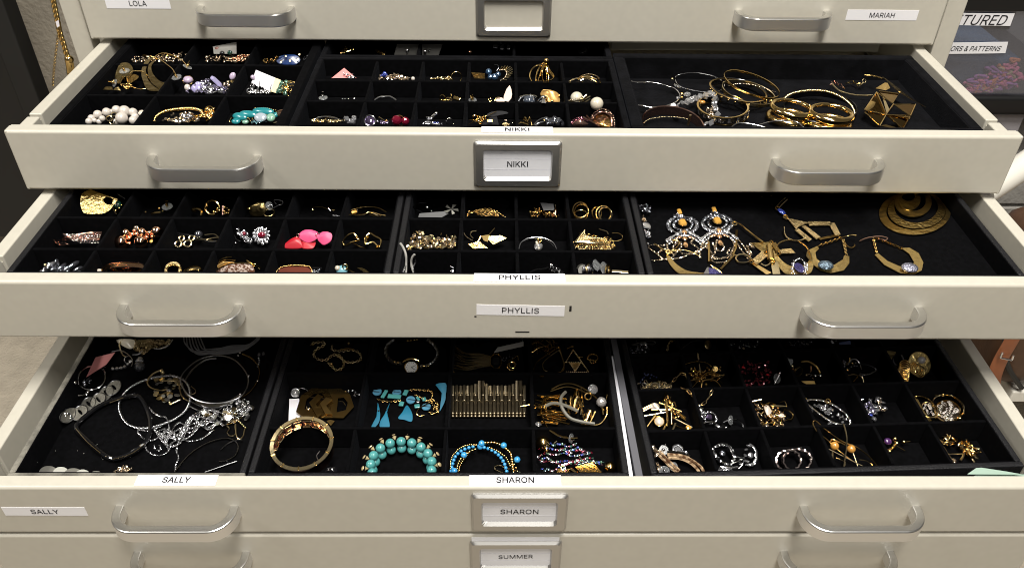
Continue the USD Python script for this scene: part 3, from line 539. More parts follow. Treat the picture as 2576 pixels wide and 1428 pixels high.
T('disc_earring', 'dull gold square dangle earring with a round clear back on top', 'earring', ('plate', flat([(655, 570, 10), (690, 380, 18), (770, 305, 20), (900, 310, 20), (955, 390, 18), (930, 500, 13), (800, 560, 10), (720, 640, 8)], t=.6, curve=True), 'brass'), back(815, 428, 20, 5.4, (8, 0, 0), 'bright_gold'), ('spoke', join([rod((700, 640, 9), (780, 520, 14), .5), rod((740, 650, 9), (790, 540, 14), .5), rod((830, 600, 9), (790, 530, 14), .5)]), 'gold'))
T('lobed_earring', 'gold lobed earring with clear back at the left end of its compartment', 'earring', ('lobe', flat([(450, 745, 9), (500, 700, 11), (600, 695, 11), (625, 755, 9)], t=.6), 'brass'), ('lobe', flat([(635, 755, 9), (660, 710, 11), (720, 705, 11), (760, 760, 9)], t=.6), 'brass'), back(650, 632, 14, 4.4, (30, -50, 0), 'gold'))
T('curved_earring', 'bright curved gold earring beside the wide hoops', 'earring', ('arc', wire([(860, 560, 12), (940, 450, 16), (1030, 430, 16), (1120, 445, 16), (1200, 500, 14), (1245, 570, 12), (1250, 630, 11)], 1.1, taper=[(0, .4), (.5, 1), (1, .5)]), 'bright_gold'), ('disc', flat([(850, 540, 12), (960, 480, 14), (1060, 530, 12), (960, 620, 9), (880, 640, 9)], t=.5, curve=True), 'dark_gold'), S('bead_cluster', heap([(740, 650), (900, 650), (1050, 730), (1040, 755), (760, 745)], 26, 1.1, (8, 12), 'bead'), 'gold'), ('wire', wire([(740, 640, 11), (900, 680, 9), (1060, 735, 8), (1180, 725, 8)], .5), 'gold'))
T('stone_earring', 'lavender pearl and violet stone cluster earrings heaped together', 'earring', ('pearl_stone', cab(1890, 580, 5.4, 5.2, 15, 4), 'lavender_pearl'), ('setting', hoop(1890, 588, 5.4, .6, 13.5, (40, 0, 0)), 'gold'), ('oval_stone', cab(1878, 705, 3.2, 3.6, 12, 2.6, (50, 0, 0)), 'pearl'), ('oblong_stone', step_gem(2365, 618, 7, 15.5, 13, (52, 0, 90), 2.4), 'lavender'), ('round_stone', cab(2060, 655, 3.6, 3.0, 13, 2.4, (50, 0, 0)), 'lavender'), ('round_stone', cab(2035, 720, 6.0, 5.0, 10.5, 2.6, (50, 0, 0)), 'lavender'), S('crystal_cluster', heap([(1860, 770), (2090, 600), (2250, 560), (2260, 660), (2560, 690), (2560, 795), (1900, 800)], 80, 1.7, (8, 14)), 'lilac_crystal'), S('crystal_cluster', heap([(2100, 620), (2240, 600), (2300, 700), (2450, 690), (2470, 800), (2100, 800)], 40, 1.9, (9, 14)), 'rhinestone'))
T('pearl_bracelet', 'white pearl bracelet bunched up in the near left compartment', 'bracelet', [('pearl', ball(x, y, r*m, h), 'pearl') for x, y, r, h in ((515, 1125, 72, 14), (680, 1085, 72, 15), (365, 1165, 72, 12), (258, 1225, 58, 10), (815, 1110, 94, 16), (960, 1130, 74, 14), (440, 1232, 50, 12), (770, 1225, 98, 13), (995, 1200, 62, 12), (215, 1280, 55, 8), (965, 1262, 70, 10), (590, 1120, 45, 13), (390, 1285, 45, 9), (310, 1265, 40, 9), (690, 1290, 60, 8), (1020, 1290, 48, 8))], ('clasp', join([jump(635, 1160, 2.6, .5, 16), jump(560, 1230, 2.8, .5, 13, (60, 20, 0)), jump(610, 1280, 3, .5, 12, (50, -20, 0))]), 'pale_gold'))
T('shell_charm', 'small pinkish white shell next to the bunched pearls', 'charm', ('shell', local(cut(4.2, 6, .9, .4), U(1118, 1150, 14), rot(40, 20, 30)), 'white_stone'), ('cap', ball(1080, 1110, 1.2, 16), 'copper'))
T('beaded_bangle', 'gold beaded bangle leaning over a heap of crystals', 'bangle', ('twisted_band', rope([(1320, 1280, 7), (1350, 1200, 10), (1480, 1120, 14), (1700, 1075, 16), (1950, 1065, 16), (2100, 1100, 15), (2130, 1180, 12), (2050, 1240, 10)], 1.7), 'gold'), S('edge_bead', strand([(1315, 1270, 8), (1345, 1185, 11), (1480, 1105, 15), (1700, 1062, 17), (1950, 1050, 17), (2110, 1090, 16)], .7, 1.7), 'bright_gold'))
T('crystal_bracelet', 'gold and clear crystal bracelet coiled inside the beaded bangle', 'bracelet', S('crystal_cluster', heap([(1450, 1290), (1500, 1200), (1700, 1130), (2000, 1130), (2120, 1200), (2150, 1300)], 60, 2.0, (8, 13)), 'champagne_crystal'), S('crystal_cluster', heap([(1650, 1160), (1980, 1140), (2000, 1200), (1850, 1290), (1750, 1300)], 18, 2.3, (11, 14)), 'rhinestone'), ('wire', tangle([(1480, 1270), (1600, 1180), (2100, 1150), (2100, 1290)], .6, 12, (9, 13)), 'bright_gold'))
T('flower_brooch', 'gold flower brooch at the right of the beaded bangle', 'brooch', S('petal_cluster', heap([(2150, 1150), (2230, 1060), (2350, 1080), (2370, 1180), (2330, 1260), (2170, 1220)], 40, 1.9, (10, 17), 'bead'), 'bright_gold'), ('loop', wire([(2170, 1080, 18), (2210, 1035, 20), (2280, 1030, 20), (2320, 1080, 18)], .5), 'gold'), ('base', flat([(2170, 1220, 9), (2330, 1190, 11), (2350, 1240, 9), (2200, 1270, 8)], t=1), 'dark_gold'))
V('2l', 800, 180, .2329, .0633)
T('stone_earring', 'brown stone earrings on a beige card, second far compartment', 'earring', ('card', flat([(165, 20, 19), (560, -60, 24), (565, 140, 15), (180, 140, 14)], t=.4), 'grey_paper'), [('stone', cab(x, y, 3, 2.8, 17, 2, (60, 0, 0)), k) for x, y, k in ((240, 60, 'brown_stone'), (420, 35, 'copper'), (320, 130, 'black_stone'), (450, 120, 'dark_green'))])
T('bead_necklace', 'brown and copper bead necklace piled below the beige card', 'necklace', S('bead_cluster', heap([(-30, 270), (20, 190), (200, 150), (420, 190), (640, 150), (790, 180), (700, 280)], 120, 1.3, (6, 13)), 'champagne_crystal'), S('bead_cluster', heap([(430, 230), (650, 150), (780, 170), (690, 270)], 50, 1.4, (7, 13), 'bead'), 'copper'))
T('star_cuff', 'navy cuff with little gold stars in the far right compartment of the left tray', 'cuff', ('cuff', leaf([(1240, 260, 7), (1300, 180, 12), (1430, 150, 13), (1580, 165, 12), (1640, 240, 8), (1560, 310, 5), (1330, 310, 5)], 8, .8, 3), 'navy_enamel'), [('star', gem(x, y, 1.8, h, (40, 0, 20), 5), 'pale_gold') for x, y, h in ((1318, 272, 9), (1467, 255, 11), (1600, 227, 11), (1395, 180, 14), (1625, 150, 12))])
T('dark_charm', 'two tiny starry charms right of the navy cuff', 'charm', ('charm', gem(1762, 170, 1.7, 10), 'steel'), ('charm', gem(1810, 112, 1.5, 12), 'steel'), ('chain', tangle([(1640, 180), (1800, 110), (1830, 280), (1700, 290)], .5, 8, (4, 10), 'chain'), 'gunmetal'))
T('bead_earring', 'dark gold bead earring left of the navy cuff', 'earring', S('bead_cluster', heap([(980, 280), (1050, 210), (1130, 240), (1250, 160), (1290, 200), (1180, 290)], 40, 1.2, (6, 13)), 'dark_gold'))
T('oval_stone', 'lavender oval stone on a gold clip at the end of the violet cluster', 'earring', ('stone', cab(497, 515, 3.4, 4.4, 17, 2.4, (55, 20, -20)), 'lavender_pearl'), ('clip', flat([(450, 600, 11), (540, 560, 14), (600, 560, 14), (540, 650, 9)], t=1, curve=True), 'brass'), S('crystal_cluster', heap([(340, 600), (430, 600), (440, 690), (350, 690)], 12, 1.5, (9, 13)), 'champagne_crystal'))
T('earring_card', 'white card with a yellow edge standing in a compartment', 'card', ('card', flat([(895, 415, 21), (1218, 545, 18), (1140, 775, 8), (1080, 755, 8), (815, 625, 12)], t=.5), 'white_paper'), ('yellow_edge', flat([(1221, 546, 18), (1312, 582, 17), (1228, 800, 8), (1143, 778, 8)], t=.5), 'yellow_paper'))
T('silver_earring', 'silver hoops and beads heaped in front of the white card', 'earring', [('hoop', hoop(x, y, R, .6, 12, t), 'silver') for x, y, R, t in ((970, 750, 3.8, (70, 10, 0)), (880, 720, 3.4, (60, -30, 20)), (780, 770, 2.8, (50, 30, 0)), (830, 690, 2.6, (80, 0, 60)))], ('post', join([rod((960, 600, 20), (955, 680, 15), .5), rod((1152, 660, 17), (1130, 770, 10), .5)]), 'silver'), S('bead_cluster', heap([(740, 790), (800, 740), (1000, 760), (1130, 780), (1120, 815), (740, 815)], 34, 1.5, (8, 12), 'bead'), 'silver'), ('pearl', ball(840, 535, 2.6, 17), 'lavender_pearl'))
T('stone_ring', 'black oval stone ring with a beaded gold rim', 'ring', ('stone', cab(1530, 690, 6.8, 4.4, 13, 2.2, (35, 0, 0)), 'black_stone'), S('rim', strand([(1420, 690, 13), (1450, 640, 15), (1540, 622, 15), (1620, 650, 15), (1640, 700, 13), (1580, 745, 11), (1470, 735, 11)], .8, closed=True), 'gold'), ('band', hoop(1510, 780, 6.5, .8, 9, (60, 0, 0)), 'gold'))
T('green_brooch', 'dark green crystal brooch tucked behind the black oval ring', 'brooch', S('crystal_cluster', heap([(1240, 800), (1320, 600), (1500, 590), (1430, 680), (1400, 820)], 50, 1.8, (8, 15)), 'green_crystal'), S('wire_cluster', heap([(1280, 800), (1360, 610), (1560, 600), (1420, 700), (1560, 830)], 26, 1.3, (9, 15), 'link'), 'gold'))
T('turquoise_necklace', 'turquoise oval stone necklace with grey and green stones', 'necklace', [('turquoise_stone', cab(x, y, a, b, h, c, t), 'turquoise_stone') for x, y, a, b, h, c, t in ((1015, 1112, 11.5, 4.5, 16, 3.2, (30, 0, -6)), (760, 1158, 9.5, 4.2, 14, 3, (30, 0, -10)), (622, 1200, 8.5, 4.5, 12, 3, (35, 0, -18)), (555, 1280, 4.6, 3.4, 9, 2.4, (30, 0, 0)), (1225, 1170, 3.2, 3.2, 12, 2.5, (20, 0, 0)))],
  ('grey_stone', cab(970, 1212, 6.6, 5.2, 13, 2.6, (35, 0, 0)), 'grey_stone'), ('green_stone', cab(1145, 1215, 4.6, 4.8, 12, 3, (30, 0, 0)), 'sea_green'), ('green_stone', cab(712, 1288, 3.4, 2.6, 8, 2, (30, 0, 0)), 'sea_green'), S('rim', join([strand([(830, 1250, 11), (850, 1190, 13), (960, 1150, 15), (1070, 1175, 14), (1090, 1230, 11)], .55), strand([(600, 1270, 9), (680, 1270, 9), (760, 1220, 12), (800, 1280, 9)], .6), strand([(880, 1060, 18), (1050, 1050, 19), (1220, 1090, 17), (1250, 1120, 15)], .6, 1.9)]), 'gold'), S('crystal_cluster', heap([(800, 1290), (900, 1240), (1090, 1260), (1080, 1310), (810, 1310)], 26, 1.5, (8, 11)), 'aqua_crystal'), ('hook', wire([(480, 1220, 10), (445, 1280, 8), (500, 1300, 7)], .5), 'gold'))
T('copper_ring', 'wide shiny copper ring leaning in the turquoise compartment', 'ring', ('band', band(1345, 1165, 5, 8, .9, 12, (15, 75, 20)), 'copper'))
T('band_ring', 'narrower rose gold ring behind the copper ring', 'ring', ('band', band(1440, 1085, 3.8, 4.5, .8, 16, (30, 60, 30)), 'rose_gold'), ('arc', wire([(1390, 1040, 18), (1450, 1012, 20), (1510, 1025, 19)], .7), 'silver'))
T('fan_earring', 'pale gold fan earring below the copper ring', 'earring', ('fan', flat([(1180, 1305, 8), (1290, 1270, 9), (1410, 1240, 11), (1360, 1310, 8)], t=.8), 'pale_gold'))
# ------------------------------------------------------------------ NIKKI drawer, middle tray
V('2b', 1200, 160, .2523, .0686)
T('hair_slide', 'gold brooch in the dark at the back left of the NIKKI drawer', 'brooch', ('bar', wire([(555, 200, 12), (640, 180, 13), (760, 140, 15)], 1, k=4), 'gold'), S('bead_cluster', heap([(555, 200), (640, 90), (760, 90), (750, 160), (640, 200)], 20, 1.4, (9, 16), 'bead'), 'dark_gold'))
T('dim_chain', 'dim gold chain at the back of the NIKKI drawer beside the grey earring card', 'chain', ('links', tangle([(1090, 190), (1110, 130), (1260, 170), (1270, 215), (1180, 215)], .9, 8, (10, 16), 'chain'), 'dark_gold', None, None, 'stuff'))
T('earring_card', 'grey card with two silver stud earrings at the very back', 'card', ('card', flat([(1395, 225, 8), (1440, 55, 20), (2150, 60, 20), (2090, 232, 8)], t=.5), 'grey_paper'), [('stud', join([gem(x, y, 2.2, 16, (60, 0, 20)), rod((x-10, y-30, 18), (x, y+50, 13), .6)]), 'silver') for x, y in ((1605, 150), (1885, 165))], ('bead', ball(1945, 155, 1.2, 16), 'silver'))
V('2b', 1800, 160, .2523, .0686)
T('stud_earring', 'tiny copper stud in the dark, right of the grey earring card', 'earring', ('stud', gem(205, 170, 2.6, 12, (50, 20, 0)), 'copper'), ('post', rod((205, 190, 10), (210, 225, 7), .7), 'silver'))
T('rosette_brooch', 'round smoky crystal brooch half under the closed top drawer', 'brooch', S('crystal_cluster', heap([(530, 40), (900, 40), (860, 120), (720, 170), (580, 130)], 46, 1.7, (9, 13)), 'smoke_crystal'), [('crystal', gem(x, y, 3.6, 15, (35, 0, 0), 8), 'rhinestone') for x, y in ((600, 85), (705, 110), (815, 110))])
T('oval_pendant', 'black oval pendant with a thin bright rim at the back right of its tray', 'pendant', ('stone', cab(1955, 130, 6.0, 7.5, 12, 1.6, (20, 0, 0)), 'black_stone'), ('rim', wire([(1858, 80, 14), (1880, 160, 11), (1920, 205, 9), (1990, 205, 9), (2040, 160, 11), (2052, 80, 14)], .5), 'steel'))
V('2m', 1200, 160, .2523, .0686)
T('pink_card', 'coral pink card standing on its corner in its compartment', 'card', ('card', flat([(418, 590, 12), (615, 430, 20), (805, 588, 12)], t=.5), 'coral_card'))
T('crystal_earring', 'silver crystal earring leaning on the coral pink card', 'earring', S('crystal_cluster', heap([(600, 500), (640, 480), (700, 540), (740, 500), (790, 590), (620, 590)], 36, 1.3, (13, 18)), 'rhinestone'))
T('crystal_bracelet', 'champagne crystal bracelet with a few blue stones', 'bracelet', S('crystal_cluster', heap([(1150, 605), (1190, 530), (1310, 560), (1360, 530), (1540, 560), (1640, 590), (1620, 610)], 80, 1.9, (10, 15)), 'champagne_crystal'), S('crystal_cluster', heap([(1190, 560), (1250, 505), (1295, 545), (1270, 580)], 14, 1.8, (13, 18)), 'sapphire'), ('pearl', ball(1690, 596, 2.3, 9), 'pearl'))
T('gold_ring', 'thin gold ring standing upright by the divider', 'ring', ('band', band(2365, 570, 6.0, 3.0, .7, 13, (75, 12, 8)), 'gold'))
T('leaf_bracelet', 'row of small pale gold crystals trailing from the upright ring', 'bracelet', S('crystal_cluster', heap([(1930, 608), (2040, 575), (2280, 570), (2330, 612)], 46, 1.2, (9, 13)), 'pale_gold'))
T('stud_earring', 'silver stud earring with its post pointing up and a clear disc', 'earring', back(287, 895, 11, 4.8, (0, 0, 0), 'silver'), ('post', rod((285, 870, 13), (285, 800, 18), .55), 'silver'))
T('bead_chain', 'few silver beads barely showing over the divider', 'chain', ('bead', ball(775, 908, 1.3, 10), 'silver'), ('bead', ball(680, 915, .8, 9), 'silver'), ('bead', ball(630, 917, .7, 9), 'silver'), ('bead', ball(585, 917, .7, 9), 'silver'))
T('silver_bangle', 'small ridged silver bangle lying in the second middle compartment', 'bangle', [('ridge', wire([(1085, 930, 9+k), (1160, 900-k*8, 11+k), (1250, 890-k*8, 11+k), (1340, 890-k*6, 11+k), (1430, 930, 9+k)], .8), 'steel') for k in range(3)])
T('gold_earring', 'tangle of small gold earrings with one white post', 'earring', ('arc', wire([(2105, 935, 9), (2115, 870, 14), (2150, 850, 15), (2185, 880, 13), (2205, 930, 9)], .5), 'gold'), ('post', rod((2262, 930, 9), (2283, 838, 16), .8), 'pale_gold'), ('ring', join([jump(2235, 915, 1.8, .5, 11, (70, 0, 0)), jump(2280, 925, 1.6, .5, 10, (70, 0, 30))]), 'pale_gold'), ('nugget', local(rbx(-.0042, .0042, -.002, .002, -.0016, .0016, .0008), U(2375, 910, 10), rot(35, 10, -20)), 'bright_gold'), S('bead_cluster', heap([(2100, 935), (2230, 920), (2300, 940)], 8, 1, (8, 10), 'bead'), 'gold'))
T('bangle', 'thin silver bangle arching over olive crystals', 'bangle', ('hoop', wire([(110, 1260, 8), (180, 1215, 11), (290, 1190, 13), (420, 1195, 13), (540, 1235, 11), (600, 1275, 8)], .9), 'silver'))
T('crystal_bracelet', 'strip of olive green crystals under the thin silver bangle', 'bracelet', S('crystal_cluster', heap([(95, 1275), (105, 1235), (300, 1240), (600, 1250), (600, 1280)], 66, 1.4, (7, 11)), 'pale_gold'))
T('crystal_earring', 'clear square crystal earring beside the olive crystals', 'earring', [('crystal', step_gem(x, y, 5.5, 6, h, t, 2.5), 'rhinestone') for x, y, h, t in ((650, 1225, 12, (50, 10, 30)), (690, 1262, 9, (50, -10, 0)), (770, 1215, 12, (60, 0, 10)), (755, 1268, 9, (40, 0, -15)))])
T('stone_ring', 'silver ring with a round violet stone', 'ring', ('stone', cab(1015, 1262, 5.2, 4.6, 10, 3, (45, 0, 0)), 'violet_crystal'), ('bezel', hoop(1015, 1255, 5.6, .9, 11, (52, 0, 0)), 'silver'), ('bead', ball(1130, 1265, 1.7, 9), 'silver'))
T('gold_stick', 'short gold stick pin lying across violet stones', 'pin', ('stick', rod((1160, 1197, 16), (1255, 1265, 10), .7), 'pale_gold'), S('crystal_cluster', heap([(1160, 1290), (1190, 1250), (1300, 1260), (1320, 1295)], 14, 1.7, (7, 10)), 'violet_crystal'))
T('ruby_ring', 'ruby red ball ring with gold claws', 'ring', ('stone', local(ico(.0055), U(1435, 1245, 11), rot(10, 20, 0)), 'ruby'), ('claw', hoop(1475, 1255, 5.6, .6, 10, (60, 40, 0)), 'gold'), ('bead', ball(1275, 1248, 1, 11), 'gold'))
T('ruby_stud', 'second dark red faceted stone next to the ruby ring', 'earring', ('stone', local(ico(.0045), U(1568, 1258, 9), rot(0, 30, 0)), 'ruby'))
T('bird_brooch', 'silver bird brooch with small blue stones', 'brooch', ('body', wire([(1880, 1270, 9), (1960, 1220, 12), (2030, 1160, 16), (2060, 1130, 18)], 1.6, taper=[(0, .6), (.5, 1.1), (1, .8)]), 'silver'), ('head', ball(2052, 1140, 1.9, 18), 'silver'), ('wing', flat([(1890, 1200, 14), (1960, 1180, 15), (2000, 1220, 13), (1930, 1250, 10)], t=.8), 'steel'), S('crystal_cluster', heap([(1840, 1300), (1880, 1260), (2000, 1270), (2170, 1290), (2150, 1310)], 40, 1.2, (8, 11)), 'rhinestone'), S('crystal_cluster', heap([(2000, 1295), (2060, 1260), (2100, 1285), (2090, 1305)], 9, 1.4, (9, 11)), 'sapphire'))
T('hoop_earring', 'small ribbed silver hoop standing right of the bird brooch', 'earring', ('hoop', band(2256, 1270, 3.6, 2.2, 1.2, 9, (85, 0, 0)), 'silver'), S('crystal_cluster', strand([(2200, 1300, 7), (2215, 1240, 11), (2255, 1205, 14), (2300, 1240, 11), (2312, 1300, 7)], .7, kind='gem'), 'rhinestone'))
V('2m', 1800, 160, .2523, .0686)
fan = [((670, 470, 15), (700, 400, 20)), ((700, 465, 15), (745, 395, 20)), ((725, 465, 15), (795, 398, 20)), ((745, 475, 15), (830, 405, 19)), ((760, 490, 14), (855, 425, 18)), ((770, 510, 14), (868, 450, 17)), ((770, 530, 13), (868, 490, 15)), ((765, 550, 13), (860, 520, 14)), ((750, 570, 12), (835, 552, 13)), ((735, 585, 12), (810, 585, 11)), ((715, 605, 11), (775, 618, 10))]
T('fan_earring', 'gold spiked fan earring beside blue black crystals', 'earring', [('spike', rod(a, b, .55), 'pale_gold') for a, b in fan], S('crystal_row', strand([(660, 465, 16), (740, 462, 16), (772, 510, 14), (745, 575, 12), (680, 625, 10)], .8), 'champagne_crystal'))
T('fan_earring', 'gold spiked fan earring folded flat at the left of the blue black crystals', 'earring', [('spike', rod((430, 520+k*12, 13-k*.6), (222+k*8, 505+k*14, 14-k*.8), .6), 'dark_gold') for k in range(7)])
T('crystal_ball', 'dark blue faceted crystal balls between the two gold fans', 'earring', [('crystal_ball', local(ico(r*.001), U(x, y, h), rot(10, 20, 30)), 'blue_crystal') for x, y, r, h in ((492, 490, 3.9, 14), (585, 570, 4.2, 11), (640, 530, 3.2, 12), (520, 570, 3.4, 10))], ('hook', wire([(585, 378, 20), (630, 380, 20), (645, 430, 17), (620, 470, 15)], .4), 'gunmetal'))
oc = [[(1395, 330, 21), (1300, 400, 18), (1240, 520, 13), (1225, 640, 9)], [(1385, 345, 21), (1330, 430, 17), (1290, 540, 12), (1260, 645, 9)], [(1395, 350, 21), (1340, 440, 17), (1330, 560, 12), (1355, 650, 9)], [(1400, 345, 21), (1390, 450, 17), (1395, 560, 12), (1385, 650, 9)], [(1405, 340, 21), (1400, 430, 18), (1425, 540, 13), (1420, 650, 9)], [(1360, 390, 19), (1250, 390, 18), (1160, 460, 15), (1130, 560, 12), (1165, 640, 9)], [(1405, 400, 18), (1450, 480, 15), (1510, 560, 12), (1450, 620, 10), (1260, 640, 9)], [(1410, 460, 16), (1470, 530, 13), (1500, 580, 11)]]
T('octopus_ring', 'tall gold octopus shaped ring, the highest piece in its tray', 'ring', [('arm', wire(p, 1.0, taper=[(0, 1.5), (.4, 1), (1, .55)]), 'bright_gold') for p in oc], ('knob', ball(1390, 322, 2.9, 24, s=(1, 1, 1.2)), 'gold'), ('neck', ball(1385, 360, 2.4, 20), 'dark_gold'))
T('twisted_ring', 'group of thin crystal set gold rings lying together', 'ring', [('band', wire(p, .7), k) for p, k in (([(1740, 650, 9), (1800, 610, 11), (1880, 590, 12)], 'pale_gold'), ([(1890, 610, 12), (1930, 560, 15), (2040, 530, 16), (2150, 545, 15), (2210, 600, 12), (2235, 655, 9)], 'dark_gold'), ([(1920, 630, 11), (1990, 590, 13), (2090, 600, 12), (2180, 650, 9)], 'gold'), ([(1900, 610, 12), (1990, 560, 15), (2100, 570, 14), (2180, 610, 12)], 'pale_gold'), ([(1760, 655, 9), (1950, 645, 9), (2180, 660, 8)], 'gold'))], S('crystal_row', join([strand([(1750, 645, 10), (1860, 592, 13)], .9, kind='gem'), strand([(1930, 620, 12), (2010, 600, 13), (2120, 640, 10)], 1.0, kind='gem'), strand([(1900, 580, 14), (2040, 522, 17), (2170, 550, 15), (2215, 590, 13)], .5)]), 'champagne_crystal'))
T('stud_earring', 'gold tipped stud with clear back, left end of its compartment', 'earring', back(240, 930, 10, 4.4, (10, 0, 0), 'gold'), ('post', rod((225, 920, 12), (208, 855, 16), .7), 'dark_gold'))
T('gold_nut', 'tiny gold earring nut on the velvet', 'earring', ('nut', hoop(515, 932, 1.6, .8, 9, (60, 0, 0)), 'bright_gold'))
T('leaf_earring', 'blush leather leaf earring standing up with a round pad', 'earring', ('leaf', flat([(820, 700, 22), (770, 760, 19), (730, 860, 14), (725, 945, 9), (800, 955, 9), (845, 900, 12), (858, 840, 15), (845, 760, 19)], t=.7), 'blush_leather'), ('pad', flat([(590, 945, 9), (620, 900, 11), (690, 890, 12), (735, 930, 10), (730, 955, 9)], t=.7, curve=True), 'blush_leather'), ('rim', wire([(585, 950, 9), (610, 895, 12), (670, 885, 13)], .5), 'gold'))
T('dark_pearl_ring', 'silver ring carrying a dark grey pearl', 'ring', ('pearl', ball(1122, 950, 6.6, 9), 'dark_pearl'), ('band', wire([(950, 950, 9), (990, 890, 12), (1080, 865, 13), (1200, 870, 13), (1240, 890, 12)], 1.5), 'silver'), ('post', rod((1147, 890, 14), (1147, 828, 18), .45), 'silver'))
T('silver_ring', 'silver dome ring between the dark pearl and a gold shell', 'ring', ('dome', leaf([(1255, 950, 9), (1290, 880, 13), (1350, 845, 15), (1410, 870, 14), (1425, 960, 8), (1340, 975, 8)], 10, .8, 3), 'silver'), ('face', flat([(1280, 955, 10), (1350, 890, 14), (1395, 960, 9)], t=.6), 'matte_silver'))
T('shell_earring', 'large golden shell shaped earring with small gold beads', 'earring', ('shell', leaf([(1300, 830, 14), (1345, 765, 19), (1450, 770, 19), (1560, 810, 17), (1600, 880, 13), (1590, 960, 9), (1450, 960, 9), (1350, 870, 13)], 10, 1, 4), 'shell_gold'), ('bead', ball(1575, 945, 2, 9), 'bright_gold'), ('bead', ball(1480, 945, 1.7, 11), 'bright_gold'), ('bead', ball(1595, 860, 1.3, 15), 'bright_gold'))
T('pearl_earring', 'big cream pearl at the right end of the middle tray', 'earring', ('pearl', ball(1865, 900, 7.0, 12), 'cream_pearl'))
T('pearl_earring', 'second big cream pearl sunk lower beside the crossed gold ring', 'earring', ('pearl', ball(2180, 985, 6.9, 7), 'cream_pearl'))
T('crossed_ring', 'pale gold ring of crossed crystal bands between two pearls', 'ring', [('band', wire(p, .9), 'pale_gold') for p in ([(1730, 945, 10), (1850, 905, 13), (1970, 880, 16)], [(1760, 965, 9), (1880, 930, 13), (1980, 910, 15)], [(1900, 965, 10), (1960, 900, 15), (2025, 845, 18)], [(1940, 970, 9), (2010, 910, 14), (2080, 870, 17)], [(1990, 970, 9), (2050, 930, 12), (2075, 900, 14)])], S('crystal_row', join([strand([(1740, 940, 11), (1960, 884, 17)], .7, 1.7), strand([(1910, 960, 11), (2020, 850, 19)], .7, 1.7)]), 'champagne_crystal'))
T('leaf_brooch', 'long matte black leaf earring reaching over the near row', 'earring', ('leaf', flat([(455, 1180, 16), (500, 1130, 19), (610, 1100, 20), (740, 1105, 20), (795, 1135, 18), (680, 1160, 17), (560, 1180, 15)], t=.8, curve=True), 'black_leather'), ('vein', wire([(480, 1170, 17), (580, 1120, 20), (615, 1105, 21)], .35), 'gold'))
T('leather_earring', 'black leather earring with a small gold plate', 'earring', ('pad', flat([(340, 1310, 7), (430, 1240, 11), (540, 1185, 15), (620, 1190, 15), (650, 1310, 7)], t=1.2), 'black_leather'), ('plate', local(rbx(-.0027, .0027, -.0015, .0015, -.0004, .0004, .0003), U(513, 1252, 13), rot(35, 0, 8)), 'dark_gold'))
T('key_charm', 'gold key charms and hooks left of the black leather earring', 'charm', ('loop', wire([(300, 1270, 10), (250, 1240, 12), (245, 1185, 16), (285, 1165, 17), (320, 1190, 15), (310, 1270, 10)], .5), 'gold'), ('bar', join([rod((190, 1240, 12), (300, 1245, 12), .4), rod((175, 1310, 7), (260, 1260, 10), .45)]), 'dark_gold'), S('link_cluster', heap([(300, 1290), (340, 1190), (460, 1170), (450, 1220), (360, 1290)], 30, 1.0, (9, 15), 'link'), 'gold'))
T('leaf_charm', 'small ribbed gold leaf charm at the foot of the black leather', 'charm', ('leaf', leaf([(700, 1300, 9), (740, 1280, 10), (800, 1290, 9), (815, 1315, 8), (740, 1322, 8)], 8, .5, 1.5), 'textured_gold'), ('bead', ball(868, 1282, .8, 10), 'silver'), ('pad', flat([(735, 1240, 12), (775, 1230, 13), (778, 1260, 11)], t=.5), 'blush_leather'))
T('wire_earring', 'loose gold wire earrings beside grey crystals', 'earring', ('ring', wire([(955, 1300, 8), (1000, 1280, 9), (1080, 1300, 8), (1110, 1320, 7)], .8), 'gold'), ('wire', wire([(1030, 1230, 12), (1060, 1200, 14), (1100, 1250, 11), (1130, 1200, 14), (1150, 1260, 10), (1170, 1325, 7)], .6), 'gold'), ('wire', wire([(1040, 1230, 12), (1080, 1260, 10), (1120, 1290, 8)], .7), 'dark_gold'))
T('crystal_bracelet', 'big smoky grey crystals set in silver', 'bracelet', [('crystal', local(ico(r*.001), U(x, y, h), rot(x, y, 0)), 'smoke_crystal') for x, y, r, h in ((1450, 1270, 4.6, 9), (1570, 1270, 5.0, 9), (1520, 1225, 3.4, 12), (1630, 1300, 3, 7), (1390, 1235, 3.2, 12))], S('crystal_cluster', heap([(1400, 1310), (1440, 1230), (1620, 1230), (1650, 1320)], 24, 1.8, (9, 13)), 'smoke_crystal'), ('band', join([wire([(1200, 1325, 7), (1260, 1260, 10), (1350, 1215, 13), (1420, 1220, 13)], 1.2), wire([(1220, 1330, 7), (1300, 1280, 9), (1380, 1260, 10)], 1)]), 'steel'))
ro = [(2270, 1075), (2340, 1080), (2400, 1120), (2435, 1180), (2450, 1250), (2445, 1330)]
